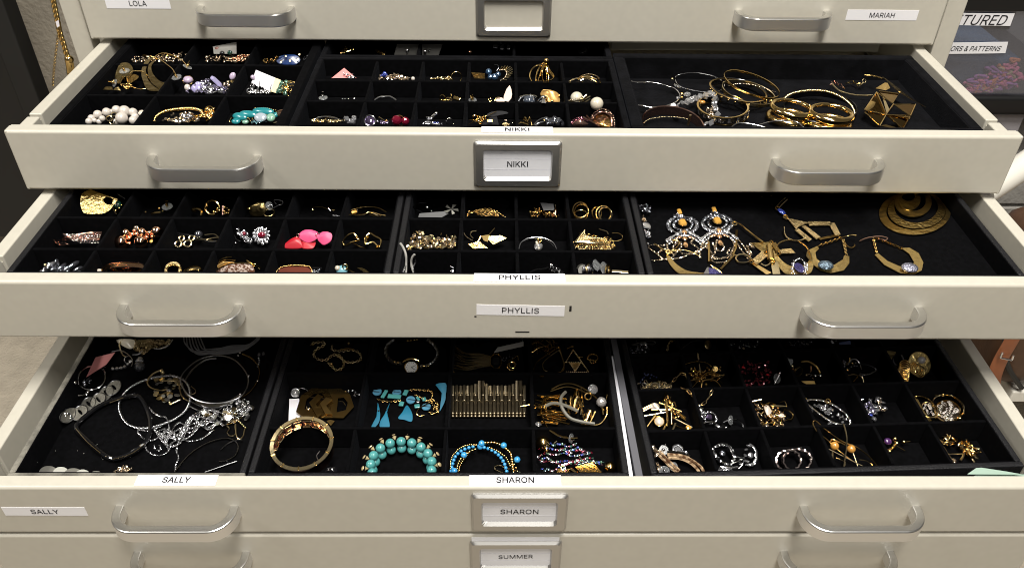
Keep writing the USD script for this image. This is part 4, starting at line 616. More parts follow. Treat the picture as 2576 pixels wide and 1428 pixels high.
T('dome_ring', 'rose gold lattice dome ring with a beaded edge', 'ring', ('rim', wire([(2110, 1240, 12), (2150, 1180, 15), (2250, 1130, 18), (2350, 1160, 16), (2410, 1230, 12), (2420, 1340, 7)], 1.3), 'rose_gold'), ('shell', leaf([(2120, 1290, 8), (2160, 1190, 14), (2260, 1150, 16), (2350, 1180, 14), (2400, 1340, 6), (2250, 1340, 6)], 8, .6, -3), 'dark_gold'),
  S('lattice', join([wire(p, .35) for p in ([(2150, 1240, 12), (2260, 1290, 10), (2390, 1280, 10)], [(2170, 1310, 9), (2260, 1240, 13), (2360, 1210, 14)], [(2200, 1190, 15), (2270, 1270, 12), (2290, 1340, 8)], [(2270, 1160, 16), (2240, 1260, 12), (2200, 1340, 8)], [(2330, 1180, 15), (2300, 1260, 12), (2340, 1340, 8)], [(2140, 1280, 10), (2220, 1220, 14), (2300, 1190, 15)])]), 'rose_gold'),
  S('edge_bead', join([strand([(2085, 1230, 13), (2120, 1150, 17), (2200, 1090, 20), (2280, 1070, 21), (2370, 1100, 19), (2435, 1180, 15), (2455, 1270, 10), (2450, 1340, 7)], 1.1, kind='gem'), strand([(2100, 1260, 12), (2150, 1165, 17), (2260, 1105, 20), (2380, 1140, 18), (2430, 1240, 12)], 1.0, kind='gem')]), 'rose_gold'))
T('rose_earring', 'rose gold drop earring with a row of tiny crystals', 'earring', S('crystal_row', join([strand([(1785, 1270, 10), (1830, 1220, 14), (1930, 1200, 15), (2040, 1240, 12), (2120, 1300, 8)], .8, kind='gem'), strand([(1790, 1290, 9), (1850, 1240, 12), (1960, 1230, 13), (2060, 1270, 10)], .7)]), 'pink_crystal'), ('drop', leaf([(1800, 1320, 7), (1850, 1250, 11), (1950, 1240, 12), (2050, 1300, 8), (1930, 1345, 6)], 8, .6, 2), 'rose_gold'), ('bar', rod((1960, 1190, 17), (2215, 1345, 7), 1.1), 'rose_gold'), ('bar', rod((2015, 1165, 18), (2100, 1260, 12), .9), 'rose_gold'))
# ------------------------------------------------------------------ NIKKI drawer, bangle tray
V('2r', 2400, 180, .2381, .0647)
T('wavy_bangle', 'wavy silver wire bangle nearest the left rim of the bangle tray', 'bangle', ('wire', wire([(305, 660, 12), (345, 595, 14), (440, 610, 12), (560, 610, 10), (660, 605, 10), (800, 625, 9), (950, 668, 8), (1090, 720, 8), (1165, 830, 7), (1110, 925, 7), (950, 1000, 8), (820, 1020, 8), (690, 1030, 8), (560, 1002, 9), (430, 970, 11), (330, 850, 12)], 1.0, closed=True, taper=[(0, .7), (.5, .7), (.75, 1.9), (.9, .8), (1, .7)]), 'silver'), ('charm', disc(1055, 1000, 3.2, .8, 9, (50, 0, 0)), 'steel'))
T('thin_bangle', 'thin polished silver bangle with a small knob, behind the crystal bracelet', 'bangle', ('hoop', wire([(1095, 520, 12), (1200, 470, 14), (1420, 452, 14), (1600, 480, 13), (1750, 520, 12), (1880, 610, 10), (1895, 680, 8), (1820, 745, 7), (1700, 775, 7), (1540, 768, 7), (1350, 735, 8), (1200, 690, 9), (1110, 620, 11)], .65, closed=True, n=8), 'silver'), ('knob', ball(1038, 553, 1.6, 12), 'pale_gold'), ('clasp', ball(1090, 540, 2.2, 12, s=(.6, 1, 1.4)), 'gunmetal'), ('coil', rope([(1060, 640, 11), (1120, 680, 10), (1180, 700, 9)], 1.5), 'silver'))
cb = [(1115, 1165, 6), (1098, 1085, 7), (1120, 990, 8), (1200, 945, 10), (1285, 925, 11), (1365, 890, 12), (1470, 850, 13), (1580, 835, 14), (1690, 790, 16), (1750, 880, 13), (1735, 960, 11), (1760, 1060, 9), (1795, 1130, 8), (1750, 1220, 6), (1650, 1290, 5), (1500, 1290, 5)]
Q = resample(smoothen(px3(cb, 8), 6), .0056)
T('crystal_bracelet', 'bracelet of clear cube crystals bent into a square', 'bracelet', [('crystal', local(rbx(-.0027, .0027, -.0027, .0027, -.0027, .0027, .0005, 1) if 6 < i < 14 or i % 3 == 0 else cut(3.6, 6), q, rot(rng.uniform(-50, 50), rng.uniform(-50, 50), rng.uniform(0, 90))), 'clear_stone' if 4 < i < 12 else 'rhinestone') for i, q in enumerate(Q)], ('bead', ball(1535, 935, 2.6, 9, s=(1.3, .8, .8)), 'amber_bead'), S('charm_cluster', heap([(1590, 1010), (1700, 1030), (1720, 1150), (1640, 1230), (1600, 1100)], 26, 1.8, (5, 11)), 'champagne_crystal'))
T('glass_charm', 'pale yellow glass drop charms beside the crystal bracelet', 'charm', ('drop', ball(1285, 805, 3.2, 10, s=(1.2, .8, .8)), 'clear_stone'), ('cap', ball(1195, 800, 1.9, 11), 'bright_gold'), ('cap', ball(1195, 860, 1.7, 9), 'gold'), ('bead', ball(1125, 865, 1.7, 9), 'clear_stone'))
T('bronze_bangle', 'wide bronze hinged bangle cut off by the drawer front', 'bangle', ('band', band(1035, 1345, 32, 12, 1.2, 11, (6, 3, 0), bulge=.8), 'rose_gold'), ('hinge', local(rbx(-.0012, .0012, -.001, .001, -.006, .006, .0003), U(1315, 1235, 14), rot(0, 5, 20)), 'pale_gold'), S('edge_bead', strand([(545, 1300, 17), (640, 1225, 18), (800, 1190, 18), (1000, 1178, 18), (1200, 1195, 18), (1290, 1220, 18)], .6, 1.5), 'pale_gold'))
V('2r', 2950, 180, .3106, .0844)
T('studded_bangle', 'black bangle with gold studs and gold edges', 'bangle', ('band', band(-140, 590, 32, 8.5, 1.2, 9, (-2, 7, 0)), 'black_enamel'), ('edge', band(-140, 562, 32, .9, 1.9, 13.6, (-2, 7, 0)), 'gold'), ('edge', band(-140, 628, 32, .9, 1.9, 4.6, (-2, 7, 0)), 'gold'), [('stud', sph(U(-140, 590, 9)+(rot(-2, 7, 0)[:3, :3]@(np.array((math.cos(a), math.sin(a), 0))*.0327)), .0011, 2), 'bright_gold') for a in np.radians(np.arange(180, 360, 14))])
T('thin_bangle', 'plain thin dark gold bangle leaning behind the studded one', 'bangle', ('band', band(30, 490, 33, 2.6, 1, 14, (0, 13, 0)), 'gold'))
T('crystal_bangle', 'slim gold bangle set with crystals inside the studded one', 'bangle', ('band', band(-10, 600, 30.5, 4, 1.1, 11, (0, 9, 0)), 'pale_gold'), S('crystal_row', strand([(-260, 510, 19), (-120, 480, 18), (60, 500, 17), (200, 540, 15), (330, 590, 12)], .8, kind='gem'), 'champagne_crystal'))
T('deco_bangle', 'gold and black bangle with crystal diamonds and triangles', 'bangle', ('band', band(-335, 800, 27, 9.5, 1.2, 7, (2, -2, 0)), 'black_enamel'), ('edge', band(-335, 765, 27, 1.1, 2, 12, (2, -2, 0)), 'gold'), ('edge', band(-335, 850, 27, 1.1, 2, 2.4, (2, -2, 0)), 'gold'), [('triangle', local(extr(Polygon([(-.0026, -.0026), (.0026, 0), (-.0026, .0026)]), .0008), U(-335, 800, 7)+np.array((math.cos(a)*.0277, math.sin(a)*.0277, 0)), rot(90, 0, 0) if False else trimesh.transformations.rotation_matrix(a+math.pi/2, (0, 0, 1))@rot(90, 0, 0)), 'pale_gold') for a in np.radians(range(200, 345, 20))],
  S('crystal_cluster', join([local(cut(1.3), U(-335, 800, 7)+np.array((math.cos(a)*.0280, math.sin(a)*.0280, z)), trimesh.transformations.rotation_matrix(a+math.pi/2, (0, 0, 1))@rot(90, 0, 0)) for a in np.radians(np.arange(192, 350, 4.2)) for z in (-.0022, 0, .0022) if int(np.degrees(a)/10) % 2]), 'rhinestone'))
T('braided_bangle', 'large dark bangle with a braided silver edge', 'bangle', ('band', band(895, 800, 38, 7, 1.4, 8, (0, -4, 0)), 'gunmetal'), S('braid', rope([(450, 670, 14), (530, 615, 15), (680, 580, 15), (850, 570, 15), (1010, 590, 14), (1160, 650, 13), (1270, 730, 12), (1330, 820, 10), (1345, 890, 9)], 1.6, pitch=4), 'pale_gold'))
lk = lambda x, y, h, tx, ty, R=22: hoop(x, y, R, 4.6, h, (tx, ty, 0), n=14, N=56, ry=R*.8, taper=[(0, .62), (.25, .42), (.5, .62), (.75, 1.15), (1, .62)])
T('gold_bangle', 'thick domed gold bangle, upper left of the stacked pair', 'bangle', ('band', lk(545, 795, 14, 4, 6), 'bright_gold'), ('hinge', ball(275, 700, 1.8, 16), 'gold'))
T('gold_bangle', 'thick domed gold bangle under the upper left one', 'bangle', ('band', lk(500, 905, 5, 0, 4), 'gold'))
T('gold_bangle', 'thick domed gold bangle, upper right of the stacked pair', 'bangle', ('band', lk(1040, 855, 14, 4, 3), 'bright_gold'), ('hinge', ball(765, 762, 1.8, 17), 'bright_gold'))
T('gold_bangle', 'thick domed gold bangle at the bottom right of the stack, nearest the drawer front', 'bangle', ('band', lk(1010, 975, 5, 0, 2), 'gold'))
T('silver_bangle', 'thin silver bangle lying in front of the thick gold ones', 'bangle', ('hoop', wire([(-120, 1080, 6), (20, 1040, 7), (150, 1000, 8), (300, 960, 9), (460, 950, 10), (600, 970, 9), (680, 1030, 7), (690, 1080, 5), (400, 1130, 4), (60, 1130, 4)], .8, closed=True, n=8), 'silver'))
T('silver_bangle', 'dark silver bangle crossing the thin one at the drawer front', 'bangle', ('hoop', wire([(-230, 1060, 6), (-160, 990, 9), (-40, 985, 9), (120, 1015, 8), (240, 1060, 6), (100, 1120, 4), (-120, 1120, 4)], .8, closed=True, n=8), 'steel'))
cf = [(1460, 365, 17), (1570, 385, 17), (1690, 415, 17), (1690, 470, 10), (1560, 500, 7), (1470, 480, 8)]
T('spike_cuff', 'angular gold cuff of open pyramids with a thin chain clasp', 'cuff', [('strut', rod(a, b, .7), 'gold') for a, b in (((1615, 590, 20), (1465, 815, 14)), ((1615, 590, 20), (1735, 875, 16)), ((1615, 590, 20), (1820, 735, 16)), ((1465, 815, 14), (1735, 875, 16)), ((1735, 875, 16), (1830, 740, 17)), ((1735, 875, 16), (2045, 890, 12)), ((1465, 840, 12), (1650, 1010, 7)), ((1735, 875, 16), (1655, 1015, 7)), ((1770, 890, 14), (1945, 1060, 4)), ((2110, 745, 14), (2045, 890, 10)), ((2045, 890, 10), (1945, 1060, 4)), ((1830, 740, 17), (2045, 890, 10)), ((1640, 575, 20), (1890, 610, 16)))],
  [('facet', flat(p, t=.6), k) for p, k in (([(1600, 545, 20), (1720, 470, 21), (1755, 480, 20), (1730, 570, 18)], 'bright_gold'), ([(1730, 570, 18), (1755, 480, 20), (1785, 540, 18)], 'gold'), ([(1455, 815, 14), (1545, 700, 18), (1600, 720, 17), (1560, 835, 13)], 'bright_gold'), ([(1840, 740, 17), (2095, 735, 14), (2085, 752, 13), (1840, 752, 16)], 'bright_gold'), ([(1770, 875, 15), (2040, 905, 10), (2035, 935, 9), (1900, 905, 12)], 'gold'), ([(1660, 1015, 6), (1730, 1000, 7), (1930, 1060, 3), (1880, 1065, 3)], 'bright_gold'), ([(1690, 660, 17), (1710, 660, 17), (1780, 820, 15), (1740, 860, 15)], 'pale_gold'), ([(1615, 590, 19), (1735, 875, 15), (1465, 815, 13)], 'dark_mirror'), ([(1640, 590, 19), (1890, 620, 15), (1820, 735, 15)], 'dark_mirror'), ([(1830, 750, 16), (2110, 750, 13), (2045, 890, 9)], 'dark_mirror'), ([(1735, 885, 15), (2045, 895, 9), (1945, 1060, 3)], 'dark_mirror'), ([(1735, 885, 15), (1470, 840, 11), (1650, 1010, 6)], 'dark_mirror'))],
  ('side_panel', flat([(1680, 412, 18), (1830, 480, 18), (1960, 560, 17), (2080, 660, 14), (2230, 800, 6), (2050, 690, 12), (1880, 590, 16)], t=.8), 'pale_gold'), ('band', wire([(1460, 370, 17), (1580, 385, 17), (1690, 418, 18)], .8), 'dark_gold'), ('band', wire([(1050, 480, 11), (1090, 530, 9), (1160, 580, 7), (1300, 620, 6), (1450, 635, 6), (1570, 630, 8)], .9), 'pale_gold'), ('clasp', chain([(1225, 480, 5), (1300, 460, 6), (1380, 490, 6), (1420, 500, 7), (1470, 430, 11)], 2.2, .55), 'pale_gold'), ('clasp_ring', chain([(1030, 500, 8), (1080, 460, 9), (1150, 500, 8), (1200, 540, 7)], 2.0, .5), 'rose_gold'))
# ------------------------------------------------------------------ PHYLLIS drawer, left tray
V('3l', 150, 740, .2523, .0613)
T('hammered_earring', 'large hammered gold pear shaped earring with an open eye', 'earring', ('plate', flat([(645, 200, 22), (690, 100, 24), (830, 50, 25), (1000, 95, 25), (1150, 140, 24), (1240, 175, 23), (1190, 250, 20), (1130, 330, 17), (1050, 405, 13), (900, 412, 13), (740, 405, 13), (665, 310, 18)], t=.8, holes=[[(1012, 190, 22), (1060, 148, 23), (1150, 160, 23), (1175, 205, 21), (1140, 265, 19), (1060, 250, 20)]], curve=True), 'hammered_gold'))
T('crescent_earring', 'thin pale gold crescent with a dark green stone beside the hammered earring', 'earring', ('crescent', wire([(1205, 185, 20), (1170, 240, 18), (1155, 290, 16), (1180, 350, 13), (1225, 410, 10)], .9, taper=[(0, .5), (.5, 1.2), (1, .4)]), 'pale_gold'), ('stone', cab(1240, 260, 4, 4.6, 12, 3, (30, 0, 0)), 'dark_green'), ('post', rod((1240, 95, 22), (1360, 170, 18), .5), 'steel'), ('bead', join([ball(1305, 265, 1, 14), ball(1270, 315, 1.3, 12), ball(1215, 355, 1.5, 10)]), 'gold'))
T('stud_earring', 'gold stud with a wide clear back in the second far compartment', 'earring', back(2015, 290, 12, 5.4, (5, 0, 0), 'bright_gold'), ('post', rod((2010, 270, 15), (2010, 200, 20), 1.1), 'gold'))
T('gold_bar', 'short gold bar earring lying by the stud', 'earring', ('bar', wire([(1760, 405, 8), (1830, 385, 9), (1910, 375, 9)], 1.3, k=3), 'bright_gold'), ('bead', join([ball(1680, 375, 1.1, 10), ball(1890, 315, 1.2, 13), ball(1945, 365, 1.1, 10)]), 'dark_gold'))
T('strand_bracelet', 'bundle of rose gold crystal strands in the second row', 'bracelet', [('strand', wire([(390+R.uniform(-20, 40), 720+R.uniform(-20, 80), 12), (520+R.uniform(-20, 20), 735+k*9, 14), (680, 720+k*12+R.uniform(-12, 12), 14), (850, 700+k*14+R.uniform(-10, 10), 13), (1000-k*6, 690+k*17, 12)], .75), 'rose_gold') for R in [random.Random(4)] for k in range(8)], S('crystal_row', join([strand([(400, 720, 13), (560, 720+k*20, 15), (740, 730+k*26, 15), (980-k*10, 700+k*30, 13)], .85, 2.3, kind='gem') for k in range(6)]), 'rose_silver'), ('tassel_end', join([wire([(250, 810, 7), (330, 820, 7), (450, 810, 9)], .6), wire([(260, 830, 6), (320, 880, 5), (430, 890, 5)], .6), strand([(310, 840, 7), (400, 860, 7), (480, 880, 6)], .8, kind='gem')]), 'rose_gold'))
T('ball_bracelet', 'cluster of shiny copper balls', 'bracelet', [('ball', ball(x, y, r*m*1.1, h), 'copper') for x, y, r, h in ((1300, 845, 107, 8), (1375, 700, 68, 13), (1630, 690, 75, 14), (1605, 840, 95, 9), (1858, 680, 90, 14))], [('connector', ball(x, y, r*m, h, 2), 'copper') for x, y, r, h in ((1480, 725, 45, 11), (1545, 720, 40, 12), (1430, 780, 45, 9), (1740, 700, 42, 13), (1790, 760, 40, 10), (1700, 770, 38, 9), (1425, 870, 40, 7), (1500, 660, 30, 15))], ('crystal', gem(1530, 625, 2.6, 17, (50, 0, 0)), 'champagne_crystal'), ('crystal', gem(1765, 830, 1.8, 7, (30, 0, 0)), 'topaz'))
T('twin_hoop_earring', 'pair of tiny gold figure eight hoops in the third compartment', 'earring', [('hoop', hoop(x, y, R*m, 1.1, h, (30, 0, a)), 'pale_gold') for x, y, R, h, a in ((2185, 875, 52, 6, 0), (2240, 785, 40, 9, 0), (2335, 870, 58, 6, 0), (2395, 780, 42, 9, 0))], S('crystal_row', join([strand([(2130, 880, 7), (2185, 920, 6), (2240, 880, 7)], .6, kind='gem'), strand([(2270, 880, 7), (2335, 920, 6), (2395, 870, 7)], .6, kind='gem')]), 'champagne_crystal'))
T('wire_earring', 'silver wire earring with a round crystal, lying over the tiny hoops', 'earring', ('wire', wire([(2180, 700, 13), (2300, 722, 12), (2450, 745, 11), (2650, 830, 8), (2780, 830, 8)], .7), 'silver'), ('ball', ball(2505, 725, 4.0, 12), 'smoke_crystal'), ('wire', wire([(2180, 735, 11), (2300, 735, 11)], .5), 'silver'), ('leaf_sprig', join([wire([(2450, 800, 9), (2600, 800, 10), (2800, 770, 11), (2900, 800, 10)], .7), wire([(2600, 730, 12), (2750, 720, 12), (2830, 780, 10)], .6), flat([(2560, 835, 7), (2700, 815, 9), (2840, 835, 7), (2700, 850, 6)], t=.5)]), 'pale_gold'), ('ball', ball(2930, 750, 2.6, 12), 'steel'))
T('spray_earring', 'spray of pointed clear and grey crystals at the near left', 'earring', [('crystal', local(cut(r, 6, .5, .4, 1, .38), U(x, y, h), rot(50, 0, a)), k) for x, y, r, h, a, k in ((90, 1290, 5, 8, 40, 'rhinestone'), (200, 1190, 5, 14, 60, 'rhinestone'), (310, 1170, 4, 15, 130, 'smoke_crystal'), (380, 1220, 5, 12, 70, 'smoke_crystal'), (560, 1190, 6, 14, 60, 'smoke_crystal'), (470, 1240, 5.5, 11, 55, 'smoke_crystal'), (430, 1300, 6, 7, 60, 'rhinestone'), (620, 1260, 5, 9, 45, 'smoke_crystal'), (60, 1320, 5, 6, 40, 'rhinestone'), (590, 1320, 5, 6, 40, 'rhinestone'), (270, 1230, 5, 11, 80, 'smoke_crystal'), (150, 1250, 4.5, 10, 30, 'smoke_crystal'))], S('crystal_cluster', heap([(20, 1325), (100, 1210), (300, 1130), (330, 1200), (620, 1300), (560, 1325)], 44, 1.6, (5, 11)), 'smoke_crystal'), ('bead', ball(110, 1200, 1.6, 13), 'pale_gold'))
T('hoop_bundle', 'bundle of rose gold hoop earrings in the near row', 'earring', [('hoop', wire([(1000, 1250+k*10, 10), (1090, 1195+k*9, 13), (1250, 1162+k*12, 15), (1450, 1165+k*11, 15), (1640, 1200+k*9, 13), (1560+k*9, 1290, 8), (1400, 1330, 6)], .75), ('rose_gold', 'copper', 'gold')[k % 3]) for k in range(7)], ('arch', wire([(1065, 1330, 7), (1080, 1260, 11), (1130, 1250, 12)], .8), 'pale_gold'), ('arch', wire([(1150, 1270, 11), (1210, 1265, 11), (1230, 1330, 7)], .8), 'gold'), S('scrap', heap([(1100, 1325), (1250, 1200), (1500, 1200), (1550, 1290), (1400, 1325)], 40, 1.3, (7, 12), 'stick'), 'copper'))
T('pale_drop', 'pale pink pointed stone drop next to the rose gold hoops', 'pendant', ('stone', local(cut(5.4, 6, .5, .5, 1.45, .36), U(890, 1292, 9), rot(40, 0, 8)), 'white_stone'), ('claw', join([ball(850, 1300, .6, 10, 1), ball(990, 1280, .6, 11, 1), ball(860, 1265, .6, 11, 1)]), 'gold'))
T('beaded_hoop', 'small textured gold hoop, left one of two in the near third compartment', 'earring', ('hoop', hoop(2105, 1275, 6.6, 1.5, 9, (38, 0, 0)), 'textured_gold'), S('edge_bead', strand([(1995, 1260, 10), (2020, 1225, 13), (2100, 1205, 14), (2190, 1220, 13), (2225, 1275, 10)], .9), 'bright_gold'))
T('twisted_hoop', 'double gold hoop, right one of two in the near third compartment', 'earring', [('hoop', wire([(2260, 1320, 7), (2330, 1260+k*10, 11), (2430, 1225+k*11, 13), (2520, 1245+k*10, 12), (2560, 1290, 9)], .9), k2) for k, k2 in ((0, 'gold'), (2, 'pale_gold'), (4, 'dark_gold'))])
V('3l', 780, 740, .3183, .0773)
T('crown_ring', 'gold crown like ring amid gold bits in the far row', 'ring', ('ring', hoop(178, 245, 7.2, 1.2, 12, (55, 0, 0)), 'gold'), ('crown', join([ball(x, y, 1.6, h, 2) for x, y, h in ((105, 220, 15), (95, 240, 13), (260, 280, 11), (245, 255, 13), (220, 300, 10), (195, 295, 10))]), 'bright_gold'), ('bar', rod((303, 330, 8), (308, 220, 15), 1.2), 'rose_gold'), S('bead_cluster', heap([(320, 320), (320, 240), (400, 250), (395, 330)], 12, 1.5, (8, 13), 'bead'), 'dark_gold'))
T('ball_earring', 'dark gold ball earring left of the crown ring', 'earring', ('ball', ball(-50, 270, 3, 10), 'dark_gold'), ('arc', wire([(-70, 260, 12), (10, 260, 12), (40, 300, 9), (35, 340, 7)], 1.2), 'gold'))
T('dome_earring', 'dull brass dome earring with a clear back and a hook', 'earring', ('dome', leaf([(650, 330, 7), (640, 230, 14), (740, 170, 18), (820, 190, 17), (830, 290, 10), (780, 340, 6)], 8, .8, 3), 'brass'), ('bead', ball(625, 258, 1.6, 12, s=(1.8, 1, 1)), 'gold'), back(880, 220, 15, 4.6, (20, 60, 0), 'silver'), ('hook', wire([(930, 250, 13), (1000, 210, 16), (1040, 200, 16), (1040, 160, 18), (940, 150, 18), (970, 200, 16)], .45), 'steel'), ('ring', band(880, 310, 5.4, 2.4, .7, 7, (12, 0, 0)), 'brass'))
T('thin_earring', 'faint thin gold wire earring in the far fifth compartment', 'earring', ('wire', wire([(1420, 275, 10), (1420, 245, 12), (1470, 235, 13), (1540, 240, 12), (1620, 270, 10), (1690, 275, 9)], .5), 'gold'), ('charm', join([rod((1610, 250, 12), (1640, 285, 10), .8), rod((1660, 340, 8), (1750, 345, 7), .5)]), 'steel'))
T('hoop_bundle', 'tangle of thin dark gold hoops in the far right compartment of the left tray', 'earring', [('hoop', wire(p, .55), k) for p, k in (([(1900, 270, 12), (2020, 240, 13), (2130, 232, 13), (2240, 250, 13), (2330, 300, 10)], 'dark_gold'), ([(1860, 330, 9), (1960, 330, 9), (2040, 330, 9), (2140, 300, 11), (2260, 330, 8), (2320, 340, 7)], 'gold'), ([(1940, 345, 7), (2050, 330, 9), (2120, 295, 11), (2220, 340, 8)], 'pale_gold'), ([(1890, 290, 11), (1930, 260, 12), (1970, 270, 12), (1960, 320, 9)], 'gunmetal'), ([(2120, 330, 8), (2200, 345, 7), (2260, 350, 7)], 'gold'))], ('crystal', local(rbx(-.003, .003, -.0015, .0015, -.0012, .0012, .0004), U(1930, 300, 12), rot(30, 0, 35)), 'topaz'))
T('crystal_brooch', 'round crystal burst earring with a red centre, the right one of a pair', 'earring', ('centre_stone', cab(782, 578, 3.6, 2.8, 14, 1.6, (50, 0, 0)), 'ruby'), [('crystal', local(cut(2.6, 6, .5, .5, 1.35, .7), U(782, 588, 12)+rot(50, 0, 0)[:3, :3]@(np.array((math.cos(a), math.sin(a), 0))*.0058), rot(50, 0, 0)@rot(0, 0, math.degrees(a))), 'rhinestone') for a in np.arange(13)*2*math.pi/13], S('crystal_cluster', join([gem(x, y, 1.6, h, (50, 0, 0)) for x, y, h in ((765, 500, 18), (735, 515, 17), (690, 560, 15), (690, 600, 13), (825, 520, 17), (870, 590, 13), (800, 690, 8), (850, 670, 9))]), 'rhinestone'))
T('crystal_brooch', 'crystal burst earring with a red centre turned edge on, the left one of a pair', 'earring', ('centre_stone', cab(566, 567, 2.6, 2.2, 13, 1.4, (50, -45, 0)), 'ruby'), S('crystal_cluster', join([heap([(470, 510), (530, 505), (600, 570), (665, 650), (650, 690), (560, 640), (480, 560)], 46, 1.7, (9, 15))]), 'rhinestone'), ('wire', wire([(450, 580, 11), (480, 640, 9), (560, 670, 8)], .5), 'gunmetal'), ('bead', ball(460, 680, 1.2, 8), 'silver'))
T('pink_earring', 'hot pink leather petal earring of two joined petals', 'earring', ('petal', leaf([(1240, 592, 15), (1290, 532, 18), (1370, 512, 19), (1470, 540, 17), (1497, 582, 15), (1440, 640, 12), (1360, 668, 10), (1290, 640, 12)], 14, .8, 2), 'hot_pink'), ('petal', leaf([(1478, 622, 13), (1520, 552, 17), (1590, 540, 18), (1655, 572, 16), (1640, 650, 12), (1560, 697, 9), (1510, 670, 10)], 14, .8, 2), 'hot_pink'), ('link', hoop(1485, 585, 2.2, .5, 15, (60, 40, 0)), 'silver'), ('link', hoop(1232, 585, 1.6, .4, 16, (70, 0, 0)), 'rose_gold'))
T('red_earring', 'red leather petal earring partly under the hot pink one', 'earring', ('petal', leaf([(1055, 733, 8), (1120, 650, 12), (1210, 603, 14), (1258, 630, 13), (1278, 690, 10), (1272, 738, 7)], 9, .8, 2), 'red_leather'), ('petal', leaf([(1282, 738, 6), (1275, 670, 9), (1260, 635, 11), (1440, 640, 9), (1425, 738, 6)], 7, .8, 1), 'red_leather'))
T('bow_hoop', 'gold bow shaped wire hoop, the left one of a facing pair', 'earring', ('loop', wire([(1790, 665, 10), (1840, 595, 14), (1915, 560, 16), (1958, 598, 14), (1990, 650, 11), (1900, 672, 10), (1820, 712, 8), (1795, 690, 9)], .85, closed=True), 'gold'), ('coil', rope([(1950, 600, 14), (1985, 640, 12)], 1.9), 'bright_gold'), ('post', wire([(1900, 670, 10), (1990, 720, 7), (2070, 748, 5)], .4), 'dark_gold'))
T('bow_hoop', 'gold bow shaped wire hoop, the right one of a facing pair', 'earring', ('loop', wire([(2122, 560, 16), (2190, 595, 14), (2262, 640, 11), (2240, 730, 7), (2165, 668, 10), (2075, 692, 9), (2066, 625, 13)], .9, closed=True), 'gold'), ('coil', rope([(2085, 600, 14), (2080, 660, 11)], 2.2), 'bright_gold'), ('coil', rope([(2200, 740, 7), (2240, 720, 8)], 1.5), 'gold'))
T('shell_earring', 'speckled brown and white shell earring on a gold sprig', 'earring', ('shell', leaf([(215, 1055, 6), (260, 990, 11), (400, 935, 15), (620, 928, 16), (675, 960, 14), (660, 1050, 7)], 10, .8, 3), 'speckled_shell'), ('rim', wire([(215, 1055, 7), (250, 1000, 11), (400, 935, 16), (620, 928, 17), (680, 962, 14)], .5), 'gold'), ('sprig', join([wire([(600, 900, 18), (660, 930, 16), (710, 960, 14), (775, 990, 11)], .8), ball(705, 945, 1.7, 15, 2), wire([(690, 980, 13), (720, 935, 16)], .7), flat([(715, 965, 13), (780, 985, 11), (760, 1005, 10)], t=.6)]), 'bright_gold'))
T('amber_disc', 'amber and gold disc behind the speckled shell', 'pendant', ('disc', leaf([(235, 960, 14), (300, 915, 17), (400, 912, 17), (470, 930, 16), (380, 950, 14), (270, 985, 12)], 13, .8, 2), 'shell_gold'), ('wire', join([wire([(250, 920, 17), (350, 890, 19), (468, 893, 19)], .5), wire([(260, 895, 18), (330, 865, 20), (415, 850, 21)], .5)]), 'dark_gold'))
T('brown_pendant', 'long brown stone pendant in a thin gold frame', 'pendant', ('stone', flat([(985, 1050, 7), (1010, 1000, 11), (1100, 968, 13), (1340, 970, 13), (1395, 1010, 10), (1400, 1050, 7)], t=1.4), 'brown_stone'), ('frame', rope([(960, 1055, 7), (995, 1000, 11), (1095, 962, 14), (1340, 962, 14), (1400, 1000, 11), (1408, 1050, 7)], .8, pitch=2), 'gold'), ('hook', wire([(935, 1040, 8), (920, 990, 11), (925, 972, 12)], .5), 'pale_gold'))
T('silver_dangle', 'silver dangle with small dots right of the brown pendant', 'earring', ('bar', wire([(1405, 985, 12), (1460, 985, 12), (1530, 990, 11)], .8), 'silver'), S('bead_cluster', heap([(1410, 1050), (1415, 1010), (1520, 1010), (1510, 1050)], 18, .9, (7, 10), 'bead'), 'smoke_crystal'))
T('opal_ring', 'blue opal drop with a pearl and a gold loop', 'pendant', ('stone', ball(1777, 1020, 5.6, 8, s=(1, .9, .9)), 'opal_blue'), ('pearl', ball(1725, 990, 2.6, 12), 'cream_pearl'), ('loop', hoop(1820, 975, 2.4, .7, 13, (60, 20, 0)), 'gold'), ('arm', wire([(1830, 990, 12), (1880, 1020, 9), (1950, 1055, 6)], .8), 'gold'))
T('crescent_charm', 'thin dull gold crescent at the right end of the near row', 'charm', ('crescent', flat([(1968, 983, 12), (2020, 985, 12), (2080, 1010, 10), (2130, 1055, 7), (2060, 1055, 7), (2030, 1020, 9)], t=.6), 'brushed_gold'))
